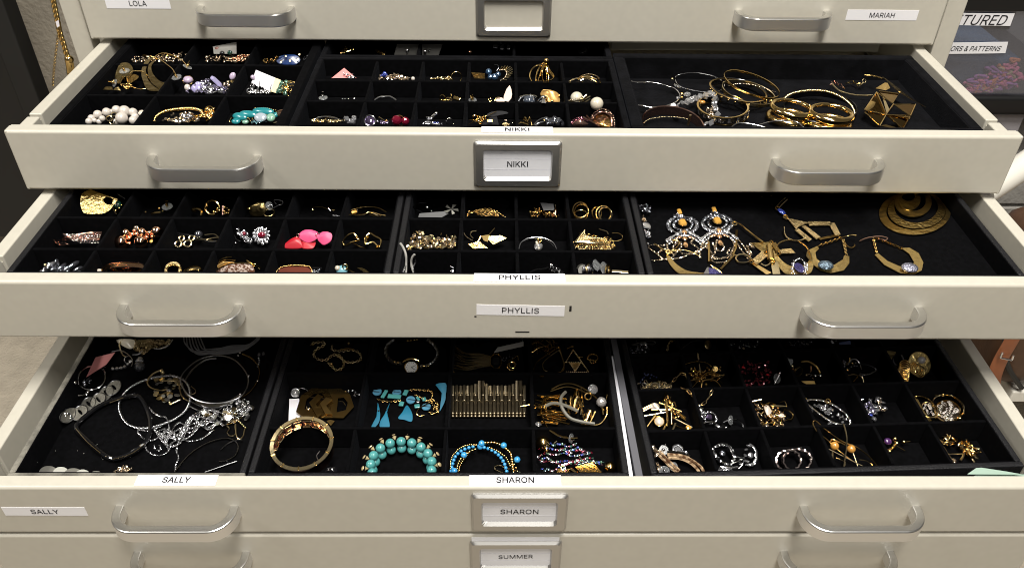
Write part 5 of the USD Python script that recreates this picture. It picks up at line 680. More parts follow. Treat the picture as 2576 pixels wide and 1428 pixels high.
# ------------------------------------------------------------------ PHYLLIS drawer, middle tray
V('3m', 1500, 730, .4270, .1037)
T('ribbon_brooch', 'dark grey ribbon loop with a small metal flower in the far left compartment', 'brooch', ('ribbon', flat([(345, 295, 9), (355, 258, 12), (600, 238, 13), (622, 262, 11), (560, 295, 9)], t=.8), 'black_leather'), ('ribbon', wire([(380, 245, 13), (310, 215, 16), (300, 195, 17), (350, 165, 19), (420, 165, 19)], .6), 'gunmetal'), ('flower', join([flat([(650, 220, 15), (650+60*math.cos(a-.3), 220+45*math.sin(a-.3), 13), (650+70*math.cos(a+.2), 220+50*math.sin(a+.2), 13)], t=.5) for a in (0.2, 1.3, 2.6, 3.9, 5.2)]), 'matte_silver'), ('bead', join([ball(425, 205, 1.4, 14), ball(465, 240, .9, 12)]), 'silver'))
T('chain_bracelet', 'dark gold chain bracelet forming a low dome', 'bracelet', S('links', join([chain([(790, 290, 8), (830, 250-k*3, 10), (930, 222+k*10, 13), (1030, 225+k*10, 13), (1080, 290, 8)], 1.1, .4) for k in range(6)]), 'dark_gold'), ('trail', strand([(1070, 240, 11), (1110, 270, 9), (1145, 290, 8)], 1), 'gold'))
T('tassel_earring', 'brown and gold tassels heaped in the far third compartment', 'earring', S('thread', heap([(1355, 295), (1380, 200), (1470, 210), (1500, 240), (1560, 250), (1640, 240), (1645, 295)], 70, 1.3, (7, 14)), 'dark_gold'), ('cone', local(trimesh.creation.cone(.004, .013, sections=12), U(1605, 285, 8), rot(0, 0, 0)), 'copper'), ('cap', flat([(1470, 160, 16), (1590, 170, 16), (1600, 230, 12), (1500, 230, 12)], t=.5), 'black_leather'), ('post', rod((1610, 220, 14), (1608, 175, 18), .4), 'pale_gold'))
T('hoop_bundle', 'tangle of gold hoop earrings in the far right compartment of the middle tray', 'earring', [('hoop', hoop(x, y, R, .7, h, t), k) for x, y, R, h, t, k in ((1838, 225, 8, 12, (60, 10, 0), 'gold'), (1848, 240, 7.4, 11, (45, -20, 0), 'dark_gold'), (2050, 260, 8, 10, (50, 10, 0), 'dark_gold'), (2070, 265, 7, 9, (50, -10, 20), 'pale_gold'), (1990, 255, 6.5, 10, (60, 0, 40), 'gold'))], ('band', band(1845, 275, 7, 2, .6, 8, (12, 0, 0)), 'gold'))
T('sequin_bracelet', 'bright pile of champagne gold sequins', 'bracelet', S('sequin', heap([(235, 582), (250, 500), (300, 450), (345, 400), (385, 415), (400, 470), (540, 445), (690, 465), (690, 582)], 170, 1.5, (6, 15), 'flake'), 'pale_gold'), S('sequin', heap([(240, 580), (300, 460), (350, 410), (380, 470), (690, 480), (685, 580)], 90, 1.7, (8, 16)), 'champagne_crystal'))
T('kite_earring', 'folded gold geometric plates with ear wires', 'earring', ('plate', flat([(805, 540, 10), (905, 515, 12), (985, 578, 7), (850, 582, 7)], t=.5), 'dark_gold'), ('plate', flat([(960, 470, 14), (1100, 460, 14), (1162, 485, 12), (1035, 545, 9)], t=.5), 'brass'), ('plate', flat([(930, 462, 15), (1000, 455, 15), (985, 520, 12), (945, 510, 12)], t=.5), 'gold'), ('bar', rod((998, 455, 15), (1050, 395, 20), .9), 'bright_gold'), ('bar', rod((880, 550, 11), (920, 470, 16), .9), 'bright_gold'), ('hook', wire([(850, 490, 13), (825, 460, 15), (835, 430, 17), (880, 420, 18)], .7), 'pale_gold'), ('hook', wire([(765, 440, 16), (790, 475, 14), (845, 510, 12)], .5), 'pale_gold'))
T('wire_hoop', 'thin double silver hoop standing in the third compartment', 'earring', ('hoop', wire([(1272, 585, 8), (1290, 530, 12), (1350, 490, 15), (1430, 478, 16), (1520, 490, 15), (1590, 530, 12), (1618, 585, 8)], .5), 'silver'), ('hoop', wire([(1278, 575, 7), (1320, 515, 12), (1430, 488, 14), (1540, 515, 12), (1608, 580, 7)], .5), 'silver'))
T('drop_earring', 'clear drop with a gold cap in the middle of the thin hoop', 'earring', ('drop', ball(1452, 562, 4.2, 8), 'clear_stone'), ('bar', rod((1432, 515, 13), (1460, 585, 8), 1.1), 'cream_pearl'), ('cap', join([ball(1465, 525, 1.7, 12, 2), ball(1478, 512, 1.3, 13, 2), ball(1448, 500, 1.2, 14, 2)]), 'bright_gold'))
T('fringe_earring', 'mass of fine gold chain fringe in the second right compartment', 'earring', S('chain_strand', join([wire([(1850-k*5, 430+k*7, 14), (1830+k*13, 480+k*4, 13), (1800+k*24, 540+R.uniform(-14, 14), 9), (1790+k*27, 590, 6)], .8) for R in [random.Random(2)] for k in range(14)]+[strand([(1880-k*6, 412+k*8, 16), (1860+k*16, 490, 13), (1830+k*24, 590, 7)], .8, 1.9) for k in range(13)]), 'pale_gold'), S('links', heap([(1790, 588), (1785, 500), (1845, 430), (1910, 405), (1930, 450), (2010, 480), (2060, 450), (2120, 480), (2170, 530), (2150, 590)], 90, 1.0, (6, 13), 'link'), 'gold'), ('hook', wire([(2010, 400, 20), (2040, 410, 19), (2085, 425, 18), (2095, 450, 16)], .4), 'pale_gold'), ('hook', wire([(2130, 440, 16), (2190, 440, 16), (2228, 470, 14), (2210, 505, 12), (2140, 510, 12), (2120, 480, 14)], .45), 'gold'))
T('cord_bracelet', 'light grey cord loops sticking up near the front', 'bracelet', ('cord', wire([(180, 535, 26), (205, 570, 24), (230, 640, 19), (232, 740, 11), (228, 830, 4)], 1.15), 'grey_paper'), ('cord', wire([(310, 635, 20), (285, 670, 17), (280, 730, 12), (312, 830, 4)], 1.15), 'grey_paper'), ('cord', wire([(305, 640, 20), (318, 700, 14), (300, 760, 10), (320, 830, 4)], .9), 'silver'), ('wire', wire([(290, 660, 18), (240, 720, 13), (205, 790, 7), (215, 830, 4)], .7), 'silver'))
T('silver_stud', 'tiny silver stud just over the drawer front', 'earring', ('stud', gem(658, 790, 2.2, 6, (40, 0, 0), 5), 'silver'), ('post', rod((640, 745, 10), (670, 760, 9), .4), 'gunmetal'))
T('silver_chain', 'silver bar chain bracelet in the near third compartment', 'bracelet', ('bar', wire([(1365, 810, 5), (1420, 780, 7), (1500, 770, 8), (1545, 755, 9)], .8), 'silver'), S('links', heap([(1540, 760), (1575, 735), (1620, 770), (1700, 800), (1690, 815), (1600, 790)], 22, 1.0, (5, 9), 'link'), 'silver'))
T('ring_stack', 'stack of silver rings and clear backs by the front of the middle tray', 'ring', [('ring', hoop(1895+k*16, 780, 6, .8, 9, (30, 60, 0)), ('silver', 'gunmetal', 'pale_gold')[k % 3]) for k in range(5)], ('face', disc(1965, 780, 5.4, .8, 9, (20, 60, 0)), 'silver'), ('ribbed_cuff', local(trimesh.creation.cylinder(.005, .008, sections=12), U(1858, 775, 9), rot(60, 10, 0)), 'matte_silver'), [('clear_disc', disc(x, y, R, .6, h, (30, 50, 0)), 'plastic_disc') for x, y, R, h in ((2062, 760, 6, 10), (1990, 730, 5.5, 13))], ('ring', hoop(2092, 775, 4, 1.2, 9, (20, 70, 0)), 'gold'))
T('gold_bar', 'pale gold flat bar lying by the ring stack', 'pin', ('bar', local(rbx(-.008, .008, -.0016, .0016, -.0008, .0008, .0005), U(2205, 795, 7), rot(20, 0, -6)), 'pale_gold'))
# ------------------------------------------------------------------ PHYLLIS drawer, right tray
V('3r', 2450, 740, .3106, .0754)
def fringe(ls): return S('crystal_strand', join([strand(p, 1.15, 2.1, 2.0, kind='gem') for p in ls]), 'champagne_crystal')
T('crystal_necklace', 'crystal necklace trailing along the left rim of the long earring tray', 'necklace', S('crystal_cluster', heap([(210, 220), (290, 200), (375, 240), (350, 310), (240, 320)], 40, 1.6, (2, 8)), 'smoke_crystal'), ('thread', wire([(150, 165, 6), (200, 210, 5), (250, 230, 5), (300, 200, 6)], .5), 'steel'), S('crystal_cluster', heap([(215, 370), (290, 345), (300, 430), (240, 450)], 26, 1.5, (2, 5)), 'champagne_crystal'), ('crystal', local(cut(5.4, 4, .5, .7), U(305, 480, 4), rot(15, 0, 45)), 'rhinestone'), S('crystal_cluster', heap([(250, 530), (330, 530), (350, 620), (280, 640)], 26, 1.8, (2, 5)), 'rhinestone'), ('crystal', gem(292, 690, 2.2, 3), 'sapphire'), ('crystal', gem(318, 705, 2, 3), 'rhinestone'))
def ornate(name, label, dx, dy, k):
    E = lambda x, y: (x+dx, y+dy)
    ring_ = [(765+185*math.cos(a), 470+105*math.sin(a)) for a in np.linspace(0, 2*math.pi, 26, endpoint=False)]; inn = [(770+118*math.cos(a), 462+72*math.sin(a)) for a in np.linspace(0, 2*math.pi, 18, endpoint=False)]
    low = [(575+440*t, 665-110*math.sin(math.pi*t)) for t in np.linspace(0, 1, 20)]; low2 = [(600+390*t, 700-105*math.sin(math.pi*t)) for t in np.linspace(0, 1, 16)]
    T(name, label, 'earring', ('top_stone', step_gem(*E(725, 300), 4.6, 7.5, 3.5, (10, 0, 6)), 'topaz'), ('centre_stone', step_gem(*E(765, 440), 7.4, 9.0, 4, (6, 0, 8), 2.4), 'topaz'), ('setting', hoop(*E(765, 445), 4.4, .6, 3.2, (0, 0, 8), ry=5.2), 'gold'),
      [('crystal', gem(*E(x, y), 2.5, 3, (rng.uniform(-25, 25), rng.uniform(-25, 25), 0), 8), 'smoke_crystal') for x, y in ring_], S('crystal_ring', join([gem(*E(x, y), 1.7, 3, (rng.uniform(-25, 25), rng.uniform(-25, 25), 0)) for x, y in inn]), 'smoke_crystal'),
      S('crystal_arc', join([gem(*E(x, y), 2.2, 3, (rng.uniform(-25, 25), rng.uniform(-25, 25), 0)) for x, y in low]+[gem(*E(x, y), 1.5, 2.5) for x, y in low2]), 'rhinestone'), [('drop_stone', gem(*E(x, y), r, 4, (8, 0, 0), 6, 1, sy), 'peach_crystal') for x, y, r, sy in ((790, 560, 2.9, 1.2), (730, 625, 2.2, .9), (860, 625, 2.2, .9), (795, 640, 2.6, 1.1), (805, 720, 2.4, 1.9), (690, 640, 1.6, 1), (900, 640, 1.6, 1))],
      S('small_crystal', heap([E(650, 340), E(700, 330), E(770, 340), E(830, 380), E(700, 400)], 22, 1.6, (2, 4)), 'smoke_crystal'), fringe(k))
ornate('chandelier_earring', 'ornate grey crystal earring with amber stones, the left one of a pair', 0, 0, [[(580, 670), (570, 740), (600, 800), (650, 840)], [(640, 690), (690, 700), (640, 750), (680, 800)], [(740, 690), (750, 740), (700, 800), (640, 870), (600, 900)], [(900, 650), (870, 700), (940, 740), (960, 790), (870, 830), (760, 830), (730, 800)], [(960, 640), (1030, 690), (1010, 770), (930, 830), (840, 840), (760, 880), (640, 900)], [(1010, 700), (990, 790), (985, 880)]])
ornate('chandelier_earring', 'ornate grey crystal earring with amber stones, the right one of a pair', 440, -25, [[(1090, 660), (1060, 740), (1120, 800), (1150, 850)], [(1200, 660), (1190, 760), (1240, 800), (1290, 770), (1270, 700)], [(1150, 700), (1180, 800), (1150, 880), (1200, 900), (1330, 870)], [(1390, 660), (1420, 720), (1390, 800), (1340, 880), (1250, 890), (1170, 880)], [(1460, 640), (1530, 720), (1580, 800), (1640, 900)], [(1370, 760), (1330, 830), (1400, 850), (1440, 850)], [(1130, 860), (1160, 940), (1330, 930), (1390, 860)], [(1450, 690), (1520, 800), (1600, 900)]])
T('crystal_strand', 'loose strand of champagne crystals at the lower left of the ornate pair', 'chain', fringe([[(310, 740), (400, 720), (480, 730), (560, 720)], [(330, 760), (420, 820), (470, 860), (510, 900)], [(375, 915), (450, 915), (560, 900)], [(440, 830), (500, 790), (570, 760)], [(1000, 770), (1060, 745), (1110, 740)]]))
T('crescent_earring', 'gold crescent earring with a triangle of dark blue druzy', 'earring', ('crescent', flat([(560, 840, 2), (605, 870, 2), (680, 960, 2), (800, 1040, 2), (920, 1068, 2), (1080, 1085, 2), (1080, 1110, 2), (900, 1110, 2), (730, 1090, 2), (620, 990, 2), (570, 900, 2)], t=.7, curve=True), 'brushed_gold'), ('arch', flat([(600, 812, 5), (700, 785, 7), (840, 800, 8), (960, 850, 8), (1100, 960, 6), (1200, 1020, 4), (1270, 1090, 2), (1180, 1040, 4), (1090, 940, 7), (930, 835, 9), (780, 790, 8)], t=.6, curve=True), 'brushed_gold'), ('stone', flat([(1095, 1015, 4), (1180, 1030, 4), (1275, 1095, 2), (1260, 1115, 2), (1105, 1110, 2)], t=1.6), 'indigo_druzy'), ('border', flat([(1075, 1010, 3), (1100, 1010, 3), (1110, 1110, 2), (1020, 1110, 2)], t=1.2), 'rhinestone'), ('hook', wire([(405, 705, 9), (460, 745, 6), (530, 785, 4), (580, 800, 4), (660, 775, 6), (720, 720, 7), (715, 680, 8), (670, 660, 8), (620, 662, 7)], .75), 'gold'), ('loop', join([jump(580, 810, 2, .5, 4), jump(600, 815, 1.6, .5, 3)]), 'gold'))
T('crescent_earring', 'broad gold crescent earring with an oval purple blue druzy', 'earring', ('crescent', flat([(1915, 770, 3), (1990, 880, 3), (2080, 960, 3), (2200, 1000, 3), (2330, 960, 3), (2385, 900, 3), (2420, 960, 2), (2400, 1060, 2), (2320, 1100, 2), (2100, 1100, 2), (1990, 1010, 2), (1930, 900, 2)], t=.8, curve=True), 'brushed_gold'), ('arch', wire([(1960, 740, 5), (2000, 690, 8), (2100, 660, 10), (2220, 670, 10), (2320, 730, 9), (2370, 800, 7), (2400, 900, 4)], .7), 'gold'), ('arch_plate', flat([(2330, 860, 5), (2350, 780, 7), (2400, 830, 5), (2420, 940, 3), (2390, 940, 3)], t=.6), 'brushed_gold'), ('stone', cab(2245, 1012, 4.6, 7.6, 4, 1.8), 'indigo_druzy'), S('border', join([strand([(2245+78*math.cos(a), 1012+118*math.sin(a), 3.5) for a in np.linspace(0, 6.28, 14)[:-1]], .8, closed=True, kind='gem'), heap([(2140, 950), (2180, 920), (2190, 1095), (2130, 1095)], 20, 1, (3, 4)), heap([(2300, 930), (2350, 960), (2350, 1095), (2300, 1095)], 20, 1, (3, 4))]), 'rhinestone'))
T('frame_earring', 'thin gold diamond frame lying under the right ornate earring', 'earring', ('frame', join([rod((1420, 850, 2), (1245, 1035, 1.5), 1.4), rod((1098, 690, 2), (1100, 940, 2), 1.4), rod((1450, 545, 2), (1440, 760, 2), 1.4), rod((1440, 760, 2), (1400, 850, 2), 1.3)]), 'gold'))
T('gold_pin', 'long curved gold wire with a loop, right of the ornate pair', 'pin', ('wire', wire([(1420, 440, 4), (1490, 455, 5), (1580, 530, 5), (1680, 610, 4), (1780, 690, 3)], .8, taper=[(0, 1), (.6, 1), (1, 1.6)]), 'gold'), ('loop', jump(1425, 450, 2.2, .6, 4), 'gold'))
T('plate_earring', 'earring of textured gold plates joined by rings and hooks', 'earring', [('plate', flat(p, h, .7), k) for p, h, k in (([(1635, 700), (1880, 685), (1945, 740), (1810, 845)], 2, 'brushed_gold'), ([(1635, 920), (1770, 805), (1845, 860), (1705, 975)], 4, 'textured_gold'), ([(1975, 785), (2140, 768), (2195, 825), (1990, 832)], 4, 'textured_gold'), ([(1630, 955), (1670, 945), (1890, 1075), (1830, 1100)], 3, 'gold'), ([(1880, 935), (1975, 940), (2005, 1105), (1910, 1100)], 3, 'pale_gold'), ([(1890, 700), (1945, 690), (2000, 790), (1950, 800)], 5, 'dark_gold'))], ('cylinder', rod((1862, 740, 6), (1885, 920, 5), 3.4, 14), 'gold'), ('ring', join([jump(x, y, 2, .6, 5) for x, y in ((1890, 690), (1860, 745), (1825, 825), (1985, 825), (1910, 930), (1640, 930))]), 'bright_gold'), ('hook', wire([(1640, 900, 4), (1560, 845, 4), (1470, 850, 4), (1440, 890, 3), (1480, 940, 3), (1560, 945, 3), (1620, 920, 4)], .8), 'pale_gold'), ('hook', wire([(1760, 960, 3), (1810, 985, 3), (1870, 960, 4), (1880, 900, 5)], .7), 'pale_gold'), S('crystal_drop', heap([(1580, 720), (1620, 690), (1660, 760), (1640, 850), (1610, 840)], 16, 1.7, (3, 7)), 'champagne_crystal'))
V('3r', 2450, 730, .6141, .149)
T('crescent_earring', 'gold crescent earring with a sea blue druzy, the left one of a pair', 'earring', ('crescent', flat([(1195, 415, 2), (1250, 390, 2), (1262, 405, 2), (1238, 430, 2), (1245, 470, 2), (1290, 505, 2), (1360, 510, 2), (1415, 475, 2), (1422, 450, 2), (1455, 455, 2), (1455, 500, 2), (1420, 545, 2), (1340, 562, 2), (1270, 545, 2), (1215, 500, 2), (1200, 450, 2)], t=.7), 'brushed_gold'), ('stone', cab(1305, 512, 7.4, 6.4, 5, 3.6), 'sea_druzy'), ('arm', chain([(1258, 388, 2), (1330, 362, 3), (1405, 335, 4)], 1.2, .5), 'gold'), ('arm', chain([(1438, 452, 2), (1428, 400, 3), (1415, 345, 4)], 1.2, .5), 'gold'), ('hook', wire([(1405, 335, 4), (1440, 325, 7), (1470, 318, 8), (1502, 320, 8)], .7), 'gold'), ('hook', wire([(1420, 350, 4), (1440, 385, 3), (1470, 400, 3), (1490, 388, 3), (1488, 378, 3)], .6), 'dark_gold'))
T('crescent_earring', 'gold crescent earring with a lilac druzy, the right one of a pair', 'earring', ('crescent', flat([(1618, 445, 2), (1640, 435, 2), (1700, 485, 2), (1780, 520, 2), (1845, 520, 2), (1872, 495, 2), (1840, 440, 2), (1788, 402, 2), (1840, 400, 2), (1900, 435, 2), (1930, 495, 2), (1920, 545, 2), (1870, 570, 2), (1780, 562, 2), (1680, 510, 2)], t=.7), 'brushed_gold'), ('stone', cab(1843, 527, 8, 6.6, 5, 3.6), 'druzy'), ('arm', chain([(1610, 335, 4), (1620, 385, 3), (1632, 440, 2)], 1.2, .5), 'gold'), ('arm', chain([(1612, 332, 4), (1700, 365, 3), (1795, 405, 2)], 1.2, .5), 'gold'), ('hook', wire([(1520, 358, 3), (1560, 340, 4), (1610, 330, 5), (1660, 328, 6), (1700, 338, 5), (1690, 350, 4), (1640, 345, 4)], .7), 'rose_gold'))
T('geometric_earring', 'textured gold triangle earring with hanging bars and a blue crystal', 'earring', ('triangle', flat([(1058, 210), (1195, 240), (1130, 265), (1115, 280)], 3, .8), 'textured_gold'), [('bar', flat(p, h, .7), k) for p, h, k in (([(1190, 232), (1330, 232), (1345, 255), (1200, 258)], 3, 'textured_gold'), ([(1325, 245), (1360, 240), (1400, 315), (1365, 322)], 3, 'textured_gold'), ([(1150, 262), (1175, 258), (1270, 330), (1245, 345)], 4, 'textured_gold'), ([(1105, 285), (1130, 278), (1215, 345), (1195, 360)], 4, 'textured_gold'), ([(1255, 340), (1390, 310), (1392, 325), (1270, 350)], 2, 'dark_gold'))], [('crystal', gem(1022, 168, 4.2, 4, (10, 0, 35), 8, .75, 1.3), 'sapphire')], ('ear_wire', join([wire([(990, 135, 4), (1015, 105, 7), (1045, 80, 9)], .6), wire([(1003, 145, 4), (1030, 115, 7), (1058, 90, 9)], .6)]), 'pale_gold'), ('link', join([jump(995, 145, 2, .6, 4), jump(1045, 200, 2.2, .6, 4), jump(1052, 208, 1.8, .6, 3)]), 'gold'), ('hook', wire([(1038, 265, 7), (1042, 310, 4), (1062, 338, 3), (1110, 355, 3), (1150, 350, 3), (1172, 335, 4), (1165, 315, 4)], .8), 'pale_gold'))
def annul(cx, cy, rx, ry, hx, hy, hrx, hry, h): return flat([(cx+rx*math.cos(a), cy+ry*math.sin(a)) for a in np.linspace(0, 2*math.pi, 48)[:-1]], h, .7, holes=[[(hx+hrx*math.cos(a), hy+hry*math.sin(a)) for a in np.linspace(0, 2*math.pi, 48)[:-1]]])
T('circle_pendant', 'large pendant of nested hammered gold circles at the far right', 'pendant', ('circle', annul(1875, 178, 228, 140, 1884, 170, 190, 118, 2), 'brushed_gold'), ('circle', annul(1888, 160, 186, 117, 1884, 140, 140, 100, 3), 'hammered_gold'), ('circle', annul(1866, 110, 118, 92, 1866, 100, 80, 65, 4), 'brushed_gold'), ('circle', annul(1842, 90, 71, 68, 1834, 70, 43, 30, 5), 'hammered_gold'))
T('gold_chip', 'two tiny gold chips at the far edge of the long earring tray', 'charm', ('chip', gem(895, 70, 1.5, 3), 'dark_gold'), ('chip', gem(955, 62, 1.8, 3), 'dark_gold'))
# ------------------------------------------------------------------ SALLY / SHARON drawer, left tray
V('4l', 0, 1320, .4076, .0935)
T('rope_bracelet', 'twisted silver rope bracelet lying as an open round loop', 'bracelet', ('rope', rope([(1430, 425), (1560, 395), (1690, 392), (1800, 450), (1840, 560), (1822, 680), (1750, 770), (1620, 840), (1450, 888), (1320, 888), (1220, 840), (1162, 740), (1160, 640), (1222, 540), (1320, 470)], 1.6, 3, True, pitch=8.5), 'steel'))
T('bangle', 'thin silver bangle with small end beads, widest loop in its tray', 'bangle', ('hoop', wire([(1745, 420, 10), (1830, 300, 12), (1960, 220, 12), (2110, 194, 12), (2250, 230, 12), (2350, 320, 10), (2400, 420, 8), (2380, 520, 7), (2310, 600, 6), (2150, 650, 5), (2000, 650, 5), (1880, 615, 6), (1790, 540, 8)], .85, closed=True, n=8), 'steel'), ('bead', ball(2405, 390, 1.3, 9), 'silver'))
T('bangle', 'thin silver bangle partly inside the widest loop', 'bangle', ('hoop', wire([(1790, 430, 6), (1860, 330, 7), (1980, 240, 7), (2090, 222, 7)], .9), 'steel'), ('hoop', wire([(2340, 180, 9), (2430, 220, 9), (2500, 310, 8), (2495, 420, 6), (2420, 540, 4), (2330, 600, 3)], .7), 'dark_gold'), ('bead', join([ball(2490, 440, 1.4, 7), ball(2320, 170, 1.6, 9), ball(2300, 195, 1.3, 9)]), 'silver'))
T('plate_bracelet', 'curved polished silver band at the foot of the thin bangles', 'bracelet', ('band', flat([(1870, 610, 6), (1960, 650, 6), (2080, 660, 6), (2200, 630, 6), (2310, 565, 6), (2345, 590, 4), (2250, 650, 4), (2110, 695, 4), (1980, 695, 4), (1900, 660, 4)], t=.7), 'silver'), ('rivet', ball(2322, 570, 1.7, 6), 'silver'), ('rail', join([wire([(1850, 640, 5), (1960, 690, 4), (2080, 700, 4), (2200, 670, 4)], .7), wire([(1830, 680, 4), (1940, 730, 3), (2060, 725, 3)], .7)]), 'steel'))
T('cord_necklace', 'coil of grey cord at the dark far end of its tray', 'necklace', [('cord', wire([(1775+k*26, 10, 8), (1790+k*30, 80+(k*37) % 40, 7), (1880+k*22, 150+(k*23) % 50-k*6, 5), (2100+k*20, 180-k*14+(k*31) % 30, 5), (2330+k*10, 150-k*10, 6), (2480, 60-k*6, 8), (2520-k*14, 0, 9)], .75), 'grey_cord') for k in range(7)])
lk4 = [(655, 775, 0), (770, 745, 1), (850, 665, 0), (945, 625, 1), (1020, 560, 0), (1095, 505, 1)]
def oval(cx, cy, rx, ry, a, n=22):
    c, s = math.cos(a), math.sin(a); return [(cx+rx*math.cos(t)*c-ry*math.sin(t)*s, cy+rx*math.cos(t)*s+ry*math.sin(t)*c) for t in np.linspace(0, 2*math.pi, n+1)[:-1]]
T('link_bracelet', 'matte silver bracelet of flat overlapping curb links', 'bracelet', [('link', flat([(px_, py_, 2.4+(1.1 if k % 2 else 0)+.010*(px_-x)) for px_, py_ in oval(x, y, 88, 58, -.75)], t=.9, holes=[[(px_, py_, 2.4+(1.1 if k % 2 else 0)+.010*(px_-x)) for px_, py_ in oval(x+6, y-4, 34, 15, .85, 10)]]), 'textured_silver' if k % 2 else 'matte_silver', [('rim', wire([(px_, py_, 3.0+(1.1 if k % 2 else 0)+.010*(px_-x)) for px_, py_ in oval(x, y, 88, 58, -.75)], .45, closed=True, k=1, n=5), 'dark_silver')]) for k, (x, y, b) in enumerate(lk4)], ('clasp', join([gem(650+q*16, 770+w*14, 1.6, 5) for q in (-1.6, 0, 1.6) for w in (-1.6, 0, 1.6)]), 'silver'), ('clasp_plate', flat([(605, 800), (660, 845), (715, 805), (680, 760)], 2, .8), 'matte_silver'))
T('rose_card', 'dusty rose card leaning on a silver hoop', 'card', ('card', flat([(830, 390, 3), (925, 220, 11), (1108, 148, 16), (1035, 300, 8)], t=.5), 'rose_card'))
T('hoop_earring', 'round silver hoop earring under the rose card', 'earring', ('hoop', wire([(755, 450, 5), (770, 360, 6), (840, 305, 7), (930, 300, 7), (1000, 345, 6), (1012, 430, 5), (960, 500, 3), (870, 525, 3), (790, 500, 4)], .75, closed=True), 'silver'), ('charm', join([gem(830, 560, 3, 3), gem(800, 575, 2, 3), gem(845, 540, 2.2, 4)]), 'silver'), ('post', join([rod((965, 310, 8), (1025, 305, 9), .6), rod((1000, 330, 7), (1020, 370, 6), .9), ball(725, 455, 1.5, 4), rod((750, 580, 2), (840, 575, 2), .6)]), 'silver'), S('crystal_cluster', heap([(790, 440), (870, 400), (880, 470), (820, 500)], 14, 1.8, (2, 5)), 'smoke_crystal'))
T('crystal_hoop', 'half hoop of clear crystals right of the rose card', 'earring', ('hoop', wire([(1080, 160, 10), (1160, 148, 10), (1230, 180, 9), (1280, 240, 7), (1270, 300, 5)], .7), 'silver'), [('crystal', step_gem(x, y, 3.2, 3.6, 4, (10, 0, a)), 'rhinestone') for x, y, a in ((1090, 325, 70), (1130, 322, 80), (1170, 316, 80), (1205, 305, 60), (1235, 280, 45), (1255, 250, 20))])
T('charm_necklace', 'pale gold and silver chain heaped in the far corner with a big clear drop', 'necklace', S('links', heap([(1290, 45), (1660, 40), (1600, 110), (1450, 120), (1390, 180), (1310, 130)], 110, 1.25, (2, 9), 'link'), 'pale_gold'), ('hoop', wire([(1190, 40, 9), (1152, 90, 8), (1180, 180, 6), (1220, 210, 5)], .8), 'pale_gold'), ('hoop', wire([(1440, 110, 6), (1530, 130, 5), (1620, 100, 6), (1670, 40, 8)], .8), 'silver'), ('stone', local(ico(.006), U(1350, 300, 6), rot(20, 10, 0)), 'smoke_crystal'), ('stone', local(ico(.0045), U(1352, 245, 7), rot(0, 20, 0)), 'rhinestone'), ('shell', leaf([(1120, 45, 8), (1290, 40, 10), (1290, 110, 7), (1230, 120, 6)], 7, .8, 2), 'cream_pearl'), ('clip', join([wire([(1280, 190, 7), (1340, 180, 8), (1375, 150, 9)], .9), band(1235, 240, 4, 4, .8, 6, (20, 40, 0))]), 'silver'))
T('disc_earring', 'champagne disc cluster earring overlapping the rope loop', 'earring', [('disc', disc(x, y, r, .5, h, (tx, ty, 0)), k) for x, y, r, h, tx, ty, k in [(R.uniform(1490, 1750), R.uniform(420, 630), R.uniform(1.9, 3.2), R.uniform(2, 8), R.uniform(-25, 25), R.uniform(-25, 25), R.choice(['pale_gold', 'matte_silver', 'steel'])) for R in [random.Random(9)] for _ in range(34)]], ('arc', join([wire([(1570, 330, 8), (1480, 370, 8), (1425, 440, 7), (1450, 500, 6), (1540, 530, 6), (1620, 520, 6)], .9), wire([(1730, 440, 8), (1740, 540, 6), (1770, 600, 5), (1830, 640, 4)], .8), wire([(1760, 460, 7), (1790, 560, 5), (1830, 600, 4)], .7)]), 'pale_gold'), ('bar', join([wire([(1560, 440, 8), (1690, 440, 8), (1720, 480, 7)], .9), rod((1640, 670, 3), (1740, 620, 4), 1.4), ball(1570, 355, 2.4, 7), ball(1640, 650, 1.8, 3)]), 'pale_gold'), ('wire', wire([(1845, 490, 5), (1890, 530, 4), (1880, 560, 3), (1850, 565, 3)], .4), 'pale_gold'))
dk = random.Random(3)
T('chain_necklace', 'tangle of dark silver rope chain spread below the rope bracelet', 'necklace', S('facet_chain', join([strand(p, 1.0, 1.75, 2, kind='gem') for p in ([(1330, 890), (1340, 950), (1400, 1000), (1480, 1010), (1560, 960)], [(1400, 1030), (1420, 1110), (1480, 1150), (1550, 1155), (1620, 1120), (1660, 1050)], [(1490, 1060), (1500, 1100), (1550, 1105), (1540, 1060)], [(1690, 1320), (1700, 1240), (1725, 1180), (1705, 1100), (1740, 980)], [(1760, 980), (1790, 1010), (1850, 1020), (1960, 990), (2060, 910)], [(1440, 700), (1490, 750), (1550, 780), (1600, 790), (1630, 850), (1640, 950)], [(1345, 910), (1430, 920), (1500, 900), (1600, 850)])]+
    [strand([(1480+k*12, 900+k*16, 3), (1600+dk.uniform(-30, 30), 980+dk.uniform(-90, 90), 4), (1720+dk.uniform(-30, 30), 930+dk.uniform(-90, 110), 5), (1850+dk.uniform(-30, 30), 880+dk.uniform(-100, 100), 5), (1990+dk.uniform(-30, 30), 800+dk.uniform(-90, 110), 5), (2130+dk.uniform(-40, 40), 780+dk.uniform(-90, 90), 4)], .95, 1.75, kind='gem') for k in range(13)]), 'chain_silver'))
